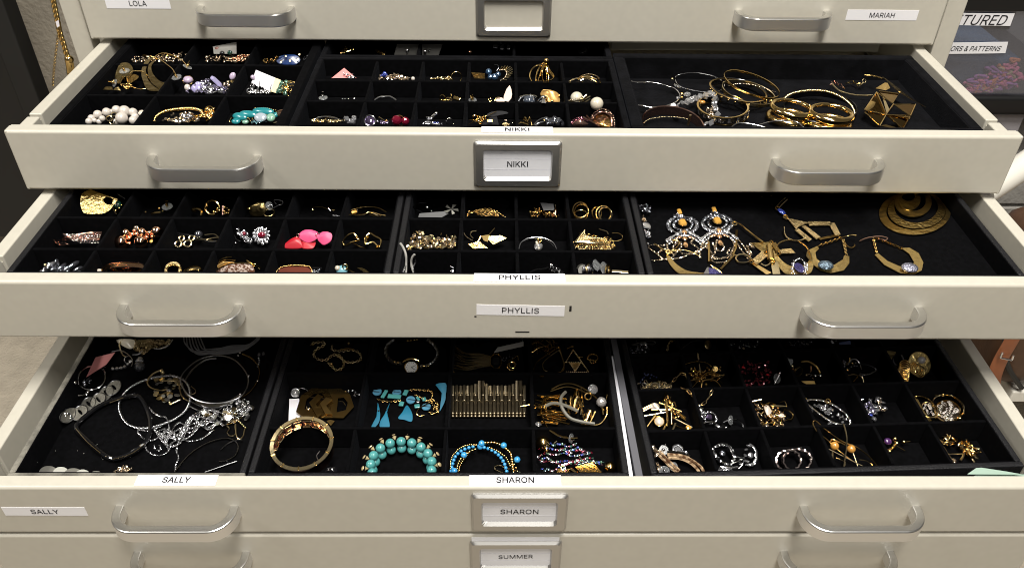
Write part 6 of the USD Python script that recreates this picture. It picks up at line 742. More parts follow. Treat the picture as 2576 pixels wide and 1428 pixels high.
T('disc_necklace', 'silver and champagne disc charms at the right end of the dark chain tangle', 'necklace', [('disc', disc(x, y, r, .5, h, (tx, ty, 0)), k) for x, y, r, h, tx, ty, k in [(R.uniform(1960, 2400), 0, R.uniform(1.8, 3.4), R.uniform(2, 7), R.uniform(-30, 30), R.uniform(-30, 30), R.choice(['pale_gold', 'matte_silver', 'silver', 'steel'])) for R in [random.Random(12)] for _ in range(32)] for y in [rng.uniform(690, 880) if x < 2200 else rng.uniform(640, 830)]], ('disc', disc(2420, 700, 3.6, .6, 4, (5, 10, 0)), 'silver'), ('disc', disc(2375, 750, 3.2, .6, 4, (0, 0, 0)), 'matte_silver'), S('links', heap([(2150, 690), (2230, 640), (2410, 620), (2420, 700), (2250, 850), (2180, 840)], 70, 1.2, (2, 7), 'link'), 'silver'), ('arc', wire([(2340, 790, 4), (2260, 840, 3), (2180, 860, 2), (2080, 860, 2)], .7), 'gold'))
T('hook_earring', 'silver ear wire hooks at the right rim of their tray', 'earring', ('hook', wire([(2190, 870, 3), (2215, 900, 2), (2195, 940, 2), (2230, 970, 2), (2275, 950, 2), (2272, 870, 4), (2280, 865, 4), (2285, 960, 2), (2310, 1000, 1), (2350, 970, 1), (2365, 900, 3)], .7), 'pale_gold'), ('bar', strand([(2290, 810, 4), (2330, 850, 3), (2370, 890, 3)], 1.2), 'pale_gold'))
sq = [(735, 885), (840, 1010), (975, 1130), (1095, 1190), (1260, 1140), (1400, 1040), (1455, 900), (1430, 740), (1340, 590), (1190, 600), (1000, 660), (850, 760)]
T('square_bangle', 'black square bangle with thin gold edges', 'bangle', ('band', tube(resample(smoothen(px3(sq, 5), 5, True), .003, True)*1.0, .0023, 8, True), 'black_stone'), ('edge', join([wire([(732, 900, 11), (840, 1025, 11), (970, 1135, 11)], .5), wire([(1090, 1195, 10.5), (1260, 1145, 10.5), (1400, 1045, 10.5)], .4), wire([(1060, 650, 10), (1190, 600, 10)], .4)]), 'pale_gold'))
T('wire_hoop', 'large thin silver wire hoop in the near right of the open tray', 'earring', ('wire', wire([(1680, 1330, 3), (1780, 1200, 2), (1900, 1095, 2), (2050, 1020, 2), (2180, 995, 2), (2270, 1020, 2), (2302, 1080, 2), (2270, 1160, 2), (2190, 1205, 2), (2115, 1218, 2)], .75), 'silver'), ('tip', wire([(2340, 1008, 4), (2260, 1015, 3), (2190, 1050, 2), (2130, 1105, 2)], .6), 'steel'))
T('wire_pin', 'straight thin silver wire by the drawer front', 'pin', ('wire', rod((1950, 1330, 2), (2290, 1213, 2), .7), 'silver'))
T('link_bracelet', 'second matte silver link bracelet cut off by the drawer front', 'bracelet', [('link', flat(oval(x, y, rx, ry, 0), 6+k*.6, .9), q) for k, (x, y, rx, ry, q) in enumerate(((470, 1335, 95, 75, 'matte_silver'), (590, 1335, 80, 66, 'matte_white'), (710, 1340, 90, 58, 'matte_silver'), (800, 1345, 70, 50, 'matte_white'), (930, 1350, 60, 42, 'matte_silver')))])
T('crystal_clip', 'pale gold crystal clip just behind the SALLY lip label', 'clip', S('crystal_cluster', heap([(1075, 1335), (1180, 1265), (1280, 1255), (1270, 1310), (1200, 1335)], 40, 1.6, (4, 9)), 'champagne_crystal'))
T('lint', 'small pale specks of lint on the black velvet of the open tray', 'lint', S('speck', heap([(250, 1250), (800, 850), (1400, 1250), (1500, 700), (1650, 1200), (500, 1240)], 9, .28, (.3, .4), 'bead'), 'matte_white'))
T('dark_pendant', 'dim crystal pendant on the right rim of the open tray', 'pendant', S('crystal_cluster', join([step_gem(2505, 190, 4, 5, 5, (20, 0, 0)), step_gem(2545, 180, 3.6, 5, 5, (20, 0, 20))]), 'smoke_crystal'), S('bead_row', strand([(2500, 220, 5), (2505, 260, 4), (2490, 300, 4)], 1.2), 'steel'))
# ------------------------------------------------------------------ SHARON drawer, middle tray
V('4m', 1000, 1320, .4061, .0926)
T('chain_necklace', 'curled gold chain necklace in the far left SHARON compartment', 'necklace', ('links', join([chain([(545, 95, 6), (600, 70, 6), (690, 70, 6), (670, 105, 4), (600, 140, 3), (580, 200, 2), (640, 235, 2), (710, 235, 2), (760, 190, 3), (830, 195, 3), (870, 260, 2), (860, 310, 2), (810, 340, 2), (765, 310, 2), (720, 265, 2)], 1.3, .5), chain([(760, 100, 5), (760, 140, 4), (860, 150, 4), (960, 140, 4), (1030, 180, 3), (1030, 240, 2), (960, 262, 2), (890, 255, 2), (850, 225, 2), (790, 185, 3)], 1.2, .48)]), 'pale_gold', None, None, 'stuff'), ('bar', wire([(840, 140, 5), (900, 130, 6), (970, 135, 6)], .8), 'gold'), ('charm', join([ball(570, 90, 1.5, 6), ball(920, 80, 1.8, 6), ball(750, 280, 1.8, 3)]), 'gold'))
wd = U(1525, 308, 8)
T('bangle_watch', 'gold and steel cable bangle watch with a white dial', 'watch', ('dial', local(trimesh.creation.cylinder(.0063, .001, sections=28), wd, rot(42, 0, 0)), 'watch_dial'), ('bezel', local(tube(ring_pts(6.9, 32), .0008, 8, True), wd, rot(42, 0, 0)), 'gold'), ('lug', leaf([(1440, 262, 13), (1480, 225, 16), (1525, 215, 17), (1580, 230, 16), (1608, 262, 13), (1525, 248, 14)], 14, .8, 1.5), 'bright_gold'), [('hand', local(bx(-.0003, .0003, 0, L, .0006, .0009), wd, rot(42, 0, 0)@rot(0, 0, a)), 'ink') for a, L in ((-70, .004), (-125, .0047))],
  ('numerals', join([local(bx(-.0002, .0002, .0044, .0056, .0006, .0008), wd, rot(42, 0, 0)@rot(0, 0, a)) for a in range(0, 360, 30)]), 'ink', None, None, 'stuff'), ('cable', rope([(1430, 275, 7), (1350, 260, 6), (1300, 215, 5), (1280, 150, 5), (1300, 90, 6), (1360, 40, 8)], 2.0, pitch=6, strands=3), 'steel'), ('cable', rope([(1620, 300, 7), (1700, 290, 6), (1770, 230, 5), (1785, 160, 5), (1745, 90, 6), (1680, 40, 8)], 2.0, pitch=6, strands=3), 'steel'), ('end_ball', join([ball(1362, 258, 1.8, 7), ball(1398, 268, 2.2, 7), ball(1648, 300, 2.2, 7), ball(1688, 298, 1.6, 7)]), 'bright_gold'))
T('gold_bead', 'small gold beads at the far edge behind the bangle watch', 'bead', ('bead', join([ball(1490, 55, 1.8, 6), ball(1520, 50, 1.6, 6), ball(1580, 42, 1.6, 6), ball(1555, 45, 1.2, 6)]), 'gold'))
T('hexagon_earring', 'interlocked flat gold hexagon earrings in front of a white card', 'earring', ('hexagon', flat([(408, 740, 6), (455, 580, 9), (560, 515, 9), (710, 520, 9), (765, 615, 8), (735, 740, 6), (640, 800, 5), (500, 810, 5)], t=.8, holes=[[(490, 720, 6), (510, 620, 8), (580, 565, 9), (660, 560, 9), (700, 620, 8), (600, 640, 8), (570, 700, 7)]]), 'dark_gold'), ('hexagon', flat([(600, 800, 4), (720, 800, 4), (870, 800, 4), (970, 690, 6), (930, 570, 8), (840, 515, 9), (720, 520, 9), (690, 600, 8)], 8, .8, holes=[[(800, 740, 6), (890, 720, 6), (910, 650, 7), (870, 600, 8), (815, 605, 8)]]), 'gold'),
  ('chevron', flat([(535, 650, 10), (620, 570, 11), (670, 590, 11), (600, 665, 10), (660, 760, 8), (620, 800, 7)], t=.8), 'dark_gold'), ('chevron', flat([(640, 660, 10), (700, 600, 11), (765, 620, 10), (700, 680, 9), (760, 760, 7), (690, 760, 7)], t=.8), 'gold'), ('wire', join([wire([(510, 690, 8), (520, 720, 7), (540, 700, 8)], .7), wire([(545, 600, 9), (640, 600, 9), (740, 640, 8)], .5), wire([(820, 640, 7), (860, 640, 7), (890, 680, 6)], .5)]), 'pale_gold'), ('tab', flat([(705, 830, 3), (740, 815, 4), (785, 830, 3), (745, 875, 2)], t=.8), 'gold'))
T('white_card', 'small white card under the gold hexagons', 'card', ('card', flat([(343, 615, 2), (438, 612, 2), (450, 822, 2), (336, 830, 2)], t=.5), 'white_paper'))
T('clear_bead_earring', 'clear bead and silver wire beside the gold hexagons', 'earring', ('bead', ball(400, 555, 4.0, 6), 'clear_stone'), ('rim', hoop(400, 555, 4.4, .5, 6, (50, 0, 0)), 'steel'), ('wire', wire([(430, 590, 6), (440, 520, 9), (490, 515, 9), (535, 550, 8)], .45), 'silver'), ('chain', chain([(890, 540, 9), (960, 535, 9), (990, 560, 8), (960, 590, 7), (1060, 555, 8)], .9, .35), 'silver'))
T('turquoise_collage', 'turquoise disc and bar statement necklace', 'necklace', [('half_disc', disc(x, y, 4.7, 1.2, 4, (rng.uniform(-8, 8), rng.uniform(-8, 8), 0)), 'sky_turq') for x, y in ((1195, 548), (1385, 552), (1520, 625), (1670, 692))], [('split', local(bx(-.0047, .0047, -.0004, .0004, .0005, .0009), U(x, y, 4), rot(0, 0, -9)), 'dark_hole') for x, y in ((1195, 550), (1385, 552), (1520, 625), (1670, 692))],
  [('bar', local(rbx(-w*m*.0005, w*m*.0005, -l*m*.0006, l*m*.0006, -.001, .001, .0006), U(x, y, 5), rot(0, 0, a)), 'turquoise') for x, y, w, l, a in ((1265, 568, 42, 100, -18), (1362, 592, 150, 46, -6), (1470, 555, 50, 66, -14), (1430, 663, 52, 52, -8), (1582, 685, 60, 42, 12), (1650, 618, 46, 40, 20), (1590, 612, 30, 50, 30))], ('crystal', gem(1590, 640, 2, 6), 'rhinestone'))
T('gold_chain', 'fine gold chain looping over the turquoise necklace', 'chain', ('links', join([chain([(1190, 610, 3), (1230, 630, 3), (1300, 640, 2), (1350, 640, 3), (1420, 625, 4)], 1.0, .38), chain([(1500, 530, 6), (1560, 525, 5), (1660, 530, 5), (1725, 545, 4), (1728, 600, 3), (1700, 640, 4), (1620, 600, 6), (1560, 570, 6)], 1.0, .38), chain([(1700, 620, 5), (1760, 640, 3), (1790, 680, 2), (1760, 700, 2), (1720, 640, 4), (1690, 650, 5)], 1.1, .4), chain([(1690, 740, 3), (1740, 760, 2), (1790, 740, 2), (1760, 700, 2), (1740, 720, 2)], 1.2, .45)]), 'gold', None, None, 'stuff'), ('hook', wire([(1700, 650, 7), (1610, 700, 5), (1580, 750, 3), (1600, 780, 2), (1650, 770, 2)], .6), 'gold'))
T('feather_earring', 'teal blue feather tassels hanging below the turquoise necklace', 'earring', [('feather', leaf(p, 4, .4, .8), 'blue_feather') for p in ([(1200, 650, 4), (1222, 740, 4), (1215, 830, 3), (1170, 890, 2), (1135, 890, 2), (1180, 800, 3), (1205, 740, 4)], [(1315, 655, 4), (1300, 710, 4), (1290, 740, 4), (1312, 840, 3), (1308, 888, 2), (1225, 888, 2), (1225, 830, 3), (1262, 770, 4), (1285, 720, 4)], [(1475, 680, 3), (1500, 690, 3), (1535, 760, 3), (1528, 832, 2), (1460, 815, 2), (1398, 800, 2), (1440, 740, 3)])], ('knot', join([ball(1208, 728, 1, 5), ball(1285, 715, 1, 5)]), 'gunmetal'))
T('feather', 'single curved blue feather standing at the right of its compartment', 'feather', ('feather', leaf([(1762, 478, 14), (1800, 462, 16), (1862, 466, 16), (1862, 560, 12), (1850, 640, 8), (1800, 735, 3), (1838, 640, 8), (1830, 560, 12), (1800, 505, 14)], 10, .4, .5), 'blue_feather'))
PB = rot(9, 0, 0); PB[:3, 3] = U(478, 1085, 31)
def pb(mesh, a=None, r=0, z=0):
    if a is not None: mesh.apply_transform(trimesh.transformations.rotation_matrix(a-math.pi/2, (0, 0, 1))); mesh.apply_translation((math.cos(a)*r*.001, math.sin(a)*r*.001, z*.001))
    mesh.apply_transform(PB); return mesh
def pband(R, w, t, z):
    ri, ro = (R-t/2)*.001, (R+t/2)*.001; return pb(trimesh.creation.revolve(np.array([(ri, -w*.0005+z*.001), (ro, -w*.0005+z*.001), (ro, w*.0005+z*.001), (ri, w*.0005+z*.001), (ri, -w*.0005+z*.001)]), sections=66))
T('panel_bangle', 'wide gold stretch bangle of square panels with a brown key pattern inside', 'bangle', ('shell', pband(27.0, 15, 1.0, 0), 'rose_gold'), ('top_edge', pband(27.2, 1.2, 3.4, 7.7), 'pale_gold'), [('joint', pb(rbx(-.0006, .0006, -.0022, .0022, -.0008, .0008, .0003), a, 27.2, 8.2), 'bright_gold') for a in np.arange(11)*2*math.pi/11+.2],
  [('key_bar', pb(rbx(-w*.0005, w*.0005, -.0008, .0008, -hh*.0005, hh*.0005, .0003), a0+da, 25.9, z), k) for a0 in np.arange(9)*.345+.2 for (da, z, w, hh, k) in ((0, 5, 8.0, 1.5, 'pale_gold'), (.12, 1.5, 1.6, 7, 'brown_stone'), (.03, -1.5, 6.0, 1.4, 'gold'), (-.1, -3.5, 1.4, 5, 'copper'), (.05, -5.6, 7.5, 1.4, 'pale_gold'))])
T('dark_earring', 'black drop earring beside the wide gold bangle', 'earring', ('hoop', wire([(640, 1120, 12), (610, 1160, 10), (620, 1200, 8), (660, 1225, 7), (740, 1210, 7)], .4), 'steel'), ('drop', leaf([(690, 1330, 4), (720, 1280, 6), (790, 1270, 6), (800, 1340, 3)], 5, .6, 2), 'black_stone'))
tb = [(1430+298*math.cos(a), 1262-235*math.sin(a)) for a in np.arange(17)*2*math.pi/17+.18]
Qt = resample(smoothen(px3([(*p, 16) for p in tb], 16), 6, True), .0102, True); Ql = resample(smoothen(px3([(*p, 16) for p in tb], 16), 6, True), .0102, True)
T('turquoise_bracelet', 'double bracelet of large turquoise beads with crystal set gold spacers', 'bracelet', [('bead', sph(q, .0046, 3), 'turquoise') for q in Qt], [('bead', sph((q-Qt.mean(0))*np.array((.96, .96, 1))+Qt.mean(0)-np.array((0, 0, .0085)), .0045, 3), 'turquoise') for q in Ql],
  [('spacer', join([local(trimesh.creation.cone(.0022, .0034, sections=8), c+d*.0060, rot(0, 0, 0)@trimesh.geometry.align_vectors((0, 0, -1), d)) for d in [((c-Qt.mean(0))/np.linalg.norm(c-Qt.mean(0))+np.array((0, 0, .25)))/1.03]]+[local(cut(2.3), c+d*.0078+np.array((0, 0, .0022)), trimesh.geometry.align_vectors((0, 0, 1), (d+np.array((0, 0, .8)))/np.linalg.norm(d+np.array((0, 0, .8))))) for d in [(c-Qt.mean(0))/np.linalg.norm(c-Qt.mean(0))] for e in (0,)]), 'gilt_crystal') for c in (Qt+np.roll(Qt, -1, 0))/2])
V('4m', 1700, 1320, .4061, .0926)
T('tassel_earring', 'gold chain tassel hanging from an octagonal black stone', 'earring', ('stone', step_gem(622, 250, 8, 10.5, 4, (6, 0, 0), 1.4), 'black_stone'), ('frame', wire([(572, 285), (572, 215), (600, 185), (645, 185), (672, 215), (672, 290), (645, 318), (600, 318)], .7, 4, closed=True, k=1), 'gold'), [('strand', wire([(570, 205+k*9, 4), (450+R.uniform(-20, 20), 180+k*13, 5), (330, 165+k*17+R.uniform(-12, 12), 4), (230+R.uniform(-30, 10), 110+k*20+R.uniform(-20, 20), 4), (200+R.uniform(-6, 60), 60+k*30, 3)], .75), 'pale_gold') for R in [random.Random(6)] for k in range(11)])
T('ring_bundle', 'small gold rings and dark beads right of the black octagon', 'ring', ('ring', hoop(782, 285, 3.6, .7, 4, (25, 0, 0)), 'gold'), ('ring', hoop(770, 300, 4.2, .6, 3, (30, 10, 0)), 'dark_gold'), ('arc', wire([(740, 250, 6), (790, 230, 6), (830, 200, 7), (840, 240, 5)], .7), 'gold'), S('bead_cluster', heap([(670, 230), (800, 150), (850, 200), (820, 290), (700, 280)], 22, 1.5, (1, 5), 'bead'), 'gunmetal'))
T('price_tag', 'long narrow grey price tag in the dark far row', 'tag', ('tag', flat([(600, 168, 9), (640, 115, 12), (890, 58, 18), (890, 105, 14)], t=.4), 'grey_paper'), ('thread', wire([(890, 70, 18), (875, 40, 20), (880, 20, 20)], .3), 'grey_cord'))
T('wire_bundle', 'bundle of dark gold teardrop wires in the far right compartment', 'earring', [('teardrop', wire(p, .75), k) for p, k in (([(1235, 110, 9), (1130, 180, 6), (1020, 260, 3), (990, 350, 2), (1060, 395, 2), (1200, 370, 2), (1280, 330, 3), (1270, 230, 5), (1240, 115, 9)], 'dark_gold'), ([(1240, 140, 9), (1150, 200, 6), (1080, 270, 4), (1085, 330, 3), (1120, 350, 2)], 'pale_gold'), ([(1240, 140, 9), (1275, 240, 6), (1280, 300, 4), (1260, 340, 3)], 'pale_gold'), ([(950, 40, 12), (945, 170, 6), (990, 210, 5)], 'dark_gold'), ([(1000, 40, 12), (1100, 110, 8), (1160, 140, 7)], 'dark_gold'))], S('stick_cluster', heap([(950, 60), (1250, 50), (1230, 110), (1140, 180), (980, 170)], 40, 1.6, (3, 9), 'stick'), 'dark_gold'))
T('triangle_earring', 'beaded gold triangle earring in the far right compartment', 'earring', S('bead_row', join([strand(p, .95, 2.0, 4) for p in ([(1300, 260, 4), (1335, 200, 6), (1370, 140, 8)], [(1370, 140, 8), (1440, 240, 5), (1520, 350, 2)], [(1305, 352, 2), (1400, 356, 2), (1520, 356, 2)], [(1310, 262, 4), (1390, 262, 4), (1440, 262, 4)], [(1340, 270, 4), (1390, 352, 2)], [(1440, 270, 4), (1390, 352, 2)])]), 'pale_gold'), ('centre', flat([(1330, 268), (1440, 264), (1390, 345)], 3, .5), 'textured_gold'), ('post', join([rod((1310, 130, 9), (1365, 105, 11), .7), gem(1362, 108, 1.8, 11), rod((1420, 210, 6), (1465, 212, 6), .5)]), 'gold'))
T('bead_ring', 'small dark gold bead ring twisted into an eight', 'ring', S('bead_row', join([strand([(1510, 230, 3), (1530, 190, 4), (1580, 185, 4), (1612, 215, 3), (1590, 245, 2), (1540, 235, 3)], .9, closed=True), strand([(1530, 240, 2), (1550, 270, 2), (1590, 260, 2)], .9)]), 'dark_gold'))
bars = []
for k in range(20):
    x = 205+k*36.5; up = 50 if k in (7, 8, 17, 18) else (18 if k in (6, 9, 16) else 0); md = 580+(50 if k % 2 else 0)-(up > 20)*0
    bars += [('bar', rod((x, 488-up, 8), (x, md-8, 7), 1.75, 8), 'bamboo'), ('knot', ball(x, md, 1.9, 7, 2, (1.1, .8, 1)), 'bamboo'), ('bar', rod((x, md+10, 6), (x, 745, 4), 1.75, 8), 'bamboo'), ('knot', ball(x, 754, 1.9, 4, 2), 'bamboo'), ('knot', ball(x, 782, 1.8, 2.5, 2), 'bamboo')]
T('bamboo_bracelet', 'antique brass bracelet of upright bamboo like bars', 'bracelet', bars)
T('spike_necklace', 'pile of gold spike beads with grey tubing', 'necklace', [('spike', tube(np.array([U(x, y, h), U(x+L*math.cos(a), y+L*math.sin(a), h2)]), .0013, 7, taper=[(0, .55), (.3, 1), (1, .8)]), k) for x, y, h, L, a, h2, k in [(R.uniform(1000, 1130), R.uniform(560, 860), R.uniform(2, 8), R.uniform(150, 260), R.uniform(-.12, .28), R.uniform(3, 11), R.choice(['gold', 'gold', 'bright_gold', 'dark_gold'])) for R in [random.Random(21)] for _ in range(22)]+[(R.uniform(1330, 1480), R.uniform(680, 780), R.uniform(3, 7), R.uniform(110, 190), R.uniform(-1.9, -.9), R.uniform(8, 13), R.choice(['gold', 'pale_gold', 'dark_gold'])) for R in [random.Random(22)] for _ in range(13)]+[(R.uniform(1450, 1560), R.uniform(820, 860), 3, R.uniform(80, 140), R.uniform(-1.7, -.8), R.uniform(6, 10), 'gold') for R in [random.Random(23)] for _ in range(7)]],
  [('tube', wire(p, 1.7), 'grey_tubing') for p in ([(1300, 545, 15), (1255, 600, 14), (1260, 690, 12), (1330, 790, 9), (1430, 830, 8), (1580, 855, 6)], [(1090, 690, 12), (1180, 655, 13), (1300, 680, 13), (1420, 735, 12)])], ('tip', rod((860, 690, 24), (945, 675, 25), 1.2), 'gold'), ('chain', chain([(950, 670, 25), (1000, 690, 22), (1060, 690, 18), (1110, 700, 13)], 1.6, .55), 'gold'), ('bead', cab(1035, 858, 3.4, 2.4, 4, 2), 'clear_stone'))
T('crystal_bangle', 'gold wire bangle carrying two clear crystals', 'bangle', ('crystal', local(ico(.0054), U(1562, 522, 14), rot(10, 20, 0)), 'clear_stone'), ('crystal', local(ico(.0054), U(1645, 645, 11), rot(30, 20, 0)), 'white_crystal'), ('wire', join([wire([(1160, 520, 14), (1250, 475, 16), (1350, 465, 17), (1450, 500, 16), (1540, 560, 14), (1600, 610, 12)], .9), wire([(1150, 540, 13), (1300, 495, 15), (1420, 520, 15), (1520, 570, 13)], .8), wire([(1700, 690, 8), (1695, 770, 6), (1640, 850, 3), (1560, 870, 3), (1450, 860, 5)], .8), wire([(1670, 580, 13), (1700, 575, 14), (1695, 620, 12)], .4)]), 'gold'), ('cap', rod((1655, 700, 9), (1668, 770, 6), 1.6), 'bright_gold'), ('ring', hoop(1515, 590, 3.4, .7, 12, (50, 10, 0)), 'gold'))
T('hoop_earring', 'gold half hoop hanging over into the near row with a clear back', 'earring', ('hoop', wire([(1100, 590, 14), (1060, 700, 14), (1075, 800, 18), (1120, 890, 25), (1180, 940, 25), (1260, 980, 23), (1400, 1000, 20)], 1.0), 'gold'), ('clear_disc', disc(1352, 995, 4.6, .7, 21, (25, 70, 0)), 'plastic_disc'), ('barrel', rod((1345, 1000, 21), (1410, 996, 20), 1.3), 'bright_gold'))
bs = lambda pts, r, h, st=None: strand(pts, r, st, h)
T('bead_bracelet', 'multi strand bracelet of sky blue and gold beads', 'bracelet', [('large_bead', ball(x, y, 3.1, h, 2), 'sky_blue') for x, y, h in ((484, 1045, 13), (698, 1065, 13), (312, 1158, 11), (218, 1312, 10), (828, 1202, 11), (470, 1075, 9))], [('bead', b_, 'sky_blue') for b_ in [sph(q, .0017, 2) for L in ([(180, 1350, 8), (195, 1270, 9), (230, 1170, 10), (300, 1110, 11), (400, 1075, 12)], [(470, 1075, 10), (560, 1100, 10), (640, 1150, 9), (700, 1230, 8), (735, 1350, 7)]) for q in resample(smoothen(px3(L, 9), 6), .0037)]],
  S('gold_bead', join([bs([(178, 1290, 11), (190, 1190, 12), (260, 1100, 13), (350, 1060, 14), (430, 1060, 14)], 1.0, 12), bs([(240, 1340, 9), (260, 1230, 10), (330, 1150, 11), (420, 1100, 12)], 1.25, 10), bs([(260, 1350, 7), (280, 1250, 8), (360, 1140, 9)], 1.0, 8), bs([(560, 1085, 12), (640, 1120, 11), (720, 1180, 10), (760, 1260, 9)], 1.1, 10), bs([(520, 1040, 14), (600, 1035, 15), (660, 1055, 14)], 1.5, 14, 2.3), bs([(720, 1095, 13), (770, 1150, 12), (780, 1240, 10), (800, 1350, 7)], 1.5, 11, 2.3), bs([(800, 1250, 10), (830, 1310, 8), (845, 1350, 6)], 1.3, 8)]), 'bright_gold'))
T('safety_pin', 'open silver safety pin inside the sky blue bracelet', 'pin', ('wire', wire([(930, 1350, 4), (780, 1300, 3), (660, 1260, 3), (610, 1275, 3), (625, 1305, 3), (720, 1340, 3), (780, 1355, 3)], .65), 'pale_gold'))
T('ball_earring', 'large gold ball with a smaller twin, at the left of the coloured crystals', 'earring', ('ball', ball(1078, 1042, 6.8, 12), 'gold'), ('loop', join([wire([(1080, 1080, 13), (1120, 1050, 15), (1140, 1080, 13)], .6), ball(1110, 1110, 3, 9)]), 'dark_gold'))
T('gold_ball', 'gold ball at the right end of the gold spikes, nearest the front', 'earring', ('ball', ball(1728, 1278, 5.6, 9), 'gold'))
cz = random.Random(31); cr = {'pink_crystal': [], 'aqua_crystal': [], 'rhinestone': [], 'sapphire': [], 'ruby': [], 'green_crystal': []}
for y0, x0, x1 in ((1070, 1150, 1400), (1110, 1040, 1530), (1160, 1030, 1550), (1200, 1050, 1560), (1240, 1060, 1650), (1290, 1070, 1300), (1130, 1200, 1520), (1220, 1350, 1660)):
    P_ = smoothen(px3([(x0+(x1-x0)*t, y0+cz.uniform(-28, 28), 9+cz.uniform(-3, 5)) for t in np.linspace(0, 1, 9)], 8), 6)
    for q in resample(P_, .0026): cr[cz.choice(list(cr))].append(local(cut(1.35), q, rot(cz.uniform(-50, 50), cz.uniform(-50, 50), 0)))
T('crystal_necklace', 'zigzag strands of multicoloured crystals', 'necklace', [S('crystal_strand', join(v), k) for k, v in cr.items()], ('post', join([rod((1185, 1045, 14), (1215, 1020, 16), .6), wire([(1420, 1160, 12), (1460, 1210, 10)], .6)]), 'pale_gold'))
T('fan_earring', 'fan of bright gold rods ending at a gold ball', 'earring', [('rod', rod((1390+k*8, 1275+k*9, 8), (1560+k*12, 1228+k*13, 11), 1.05, 7), 'bright_gold') for k in range(10)], [('bar', rod((1230, 1265, 9), (1420, 1210, 11), 1.0), 'rose_gold')], ('spike', rod((1335, 1290, 9), (1430, 1350, 5), 2.0), 'bright_gold'), [('fringe', rod((1225+k*13, 1290, 8), (1205+k*17, 1365, 4), .9), 'gold') for k in range(9)], ('ring', jump(1275, 1280, 2, .6, 9), 'gold'))
# ------------------------------------------------------------------ SHARON drawer, right tray
V('4r', 2400, 1320, .4061, .0926)
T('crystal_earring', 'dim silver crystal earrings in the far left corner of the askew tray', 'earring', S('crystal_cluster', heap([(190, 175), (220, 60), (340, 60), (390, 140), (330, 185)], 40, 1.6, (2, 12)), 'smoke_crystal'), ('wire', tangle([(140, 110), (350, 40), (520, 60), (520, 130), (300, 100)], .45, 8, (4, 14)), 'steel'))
T('chain_necklace', 'long gold paper clip chain draped across the compartment walls', 'necklace', ('links', join([chain(p, r, .42, long=l) for p, r, l in (([(850, 150, 30), (858, 215, 27), (868, 260, 22)], 1.5, 2.6), ([(868, 265, 22), (880, 370, 12)], 1.5, 3.4), ([(580, 478, 18), (640, 420, 27), (700, 362, 30), (735, 380, 29), (750, 430, 24)], 1.3, 2.6), ([(690, 505, 29), (760, 530, 29), (790, 560, 28), (800, 600, 24), (840, 665, 16), (880, 680, 14), (950, 625, 20), (985, 560, 26), (1000, 525, 29)], 1.3, 2.8), ([(560, 150, 20), (580, 70, 26), (640, 50, 28)], 1.1, 1.6))]), 'pale_gold', None, None, 'stuff'))
T('brass_disc', 'dull brass disc earring in the far row of the askew tray', 'earring', ('disc', cab(955, 90, 4.4, 5.4, 14, 1.2, (30, 20, 0)), 'brass'), ('wire', wire([(690, 140, 10), (800, 60, 15), (900, 50, 17)], .4), 'steel'))
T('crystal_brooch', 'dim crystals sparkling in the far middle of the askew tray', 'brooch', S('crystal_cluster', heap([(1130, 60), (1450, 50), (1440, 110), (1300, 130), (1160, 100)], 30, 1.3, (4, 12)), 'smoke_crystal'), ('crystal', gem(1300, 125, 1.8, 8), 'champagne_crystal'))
T('ring_bundle', 'gold chain and silver rings in the left compartment of the second row', 'ring', S('links', heap([(340, 510), (350, 450), (480, 445), (590, 490), (590, 515)], 40, 1.5, (2, 8), 'link'), 'pale_gold'), [('ring', hoop(x, y, R, .8, 5, t), 'silver') for x, y, R, t in ((290, 500, 4, (30, 10, 0)), (330, 495, 3.6, (50, -20, 0)), (520, 490, 5.5, (20, 30, 0)), (440, 500, 4.4, (40, 0, 0)))])
T('branch_earring', 'blue black sprig of tiny beads', 'earring', S('bead_cluster', join([strand([(300, 450, 6), (340, 400, 10), (370, 375, 12), (455, 405, 10)], 1.0, 2.4), strand([(340, 370, 12), (365, 385, 11)], 1), strand([(395, 410, 9), (410, 380, 11)], .9)]), 'blue_black'))
T('gold_bundle', 'nest of gold hoops and beads in the second compartment of the second row', 'earring', [('hoop', wire(p, .75), 'gold') for p in ([(710, 330, 17), (740, 280, 20), (850, 255, 22), (940, 270, 20), (990, 305, 17)], [(890, 510, 3), (910, 440, 7), (1000, 430, 8), (1050, 460, 6), (1085, 510, 3)], [(780, 440, 7), (850, 430, 8), (910, 450, 7)], [(800, 510, 3), (900, 400, 9), (960, 360, 12), (1060, 380, 10)])], S('bead_cluster', heap([(750, 400), (780, 320), (900, 330), (1000, 290), (1080, 310), (1090, 410), (960, 400), (940, 510), (780, 440)], 60, 1.4, (2, 10), 'bead'), 'dark_gold'), S('stick_cluster', heap([(760, 420), (800, 330), (1080, 330), (1080, 470), (960, 440)], 24, 1.5, (3, 10), 'stick'), 'gold'), ('disc', disc(1025, 325, 3, .6, 9, (40, 0, 0)), 'gold'))
T('red_brooch', 'dark red crystal flower brooch', 'brooch', S('crystal_cluster', heap([(1240, 440), (1235, 290), (1320, 245), (1440, 270), (1550, 250), (1575, 350), (1550, 490), (1280, 500), (1290, 430), (1420, 430), (1420, 370), (1290, 370)], 130, 1.35, (2, 9)), 'dim_ruby'), ('crystal', gem(1297, 308, 1.6, 8), 'hot_ruby'), ('crystal', gem(1532, 378, 1.6, 8), 'hot_ruby'))
T('stud_earring', 'steel stud with a ridged post beside the red brooch', 'earring', ('post', rod((1600, 470, 4), (1655, 358, 14), 1.1), 'silver'), ('clear_disc', disc(1625, 415, 5.2, .6, 8, (35, 40, 0)), 'plastic_disc'), ('ridge', join([ball(1640, 385, 1.6, 11, 1), ball(1650, 368, 1.6, 13, 1)]), 'silver'))
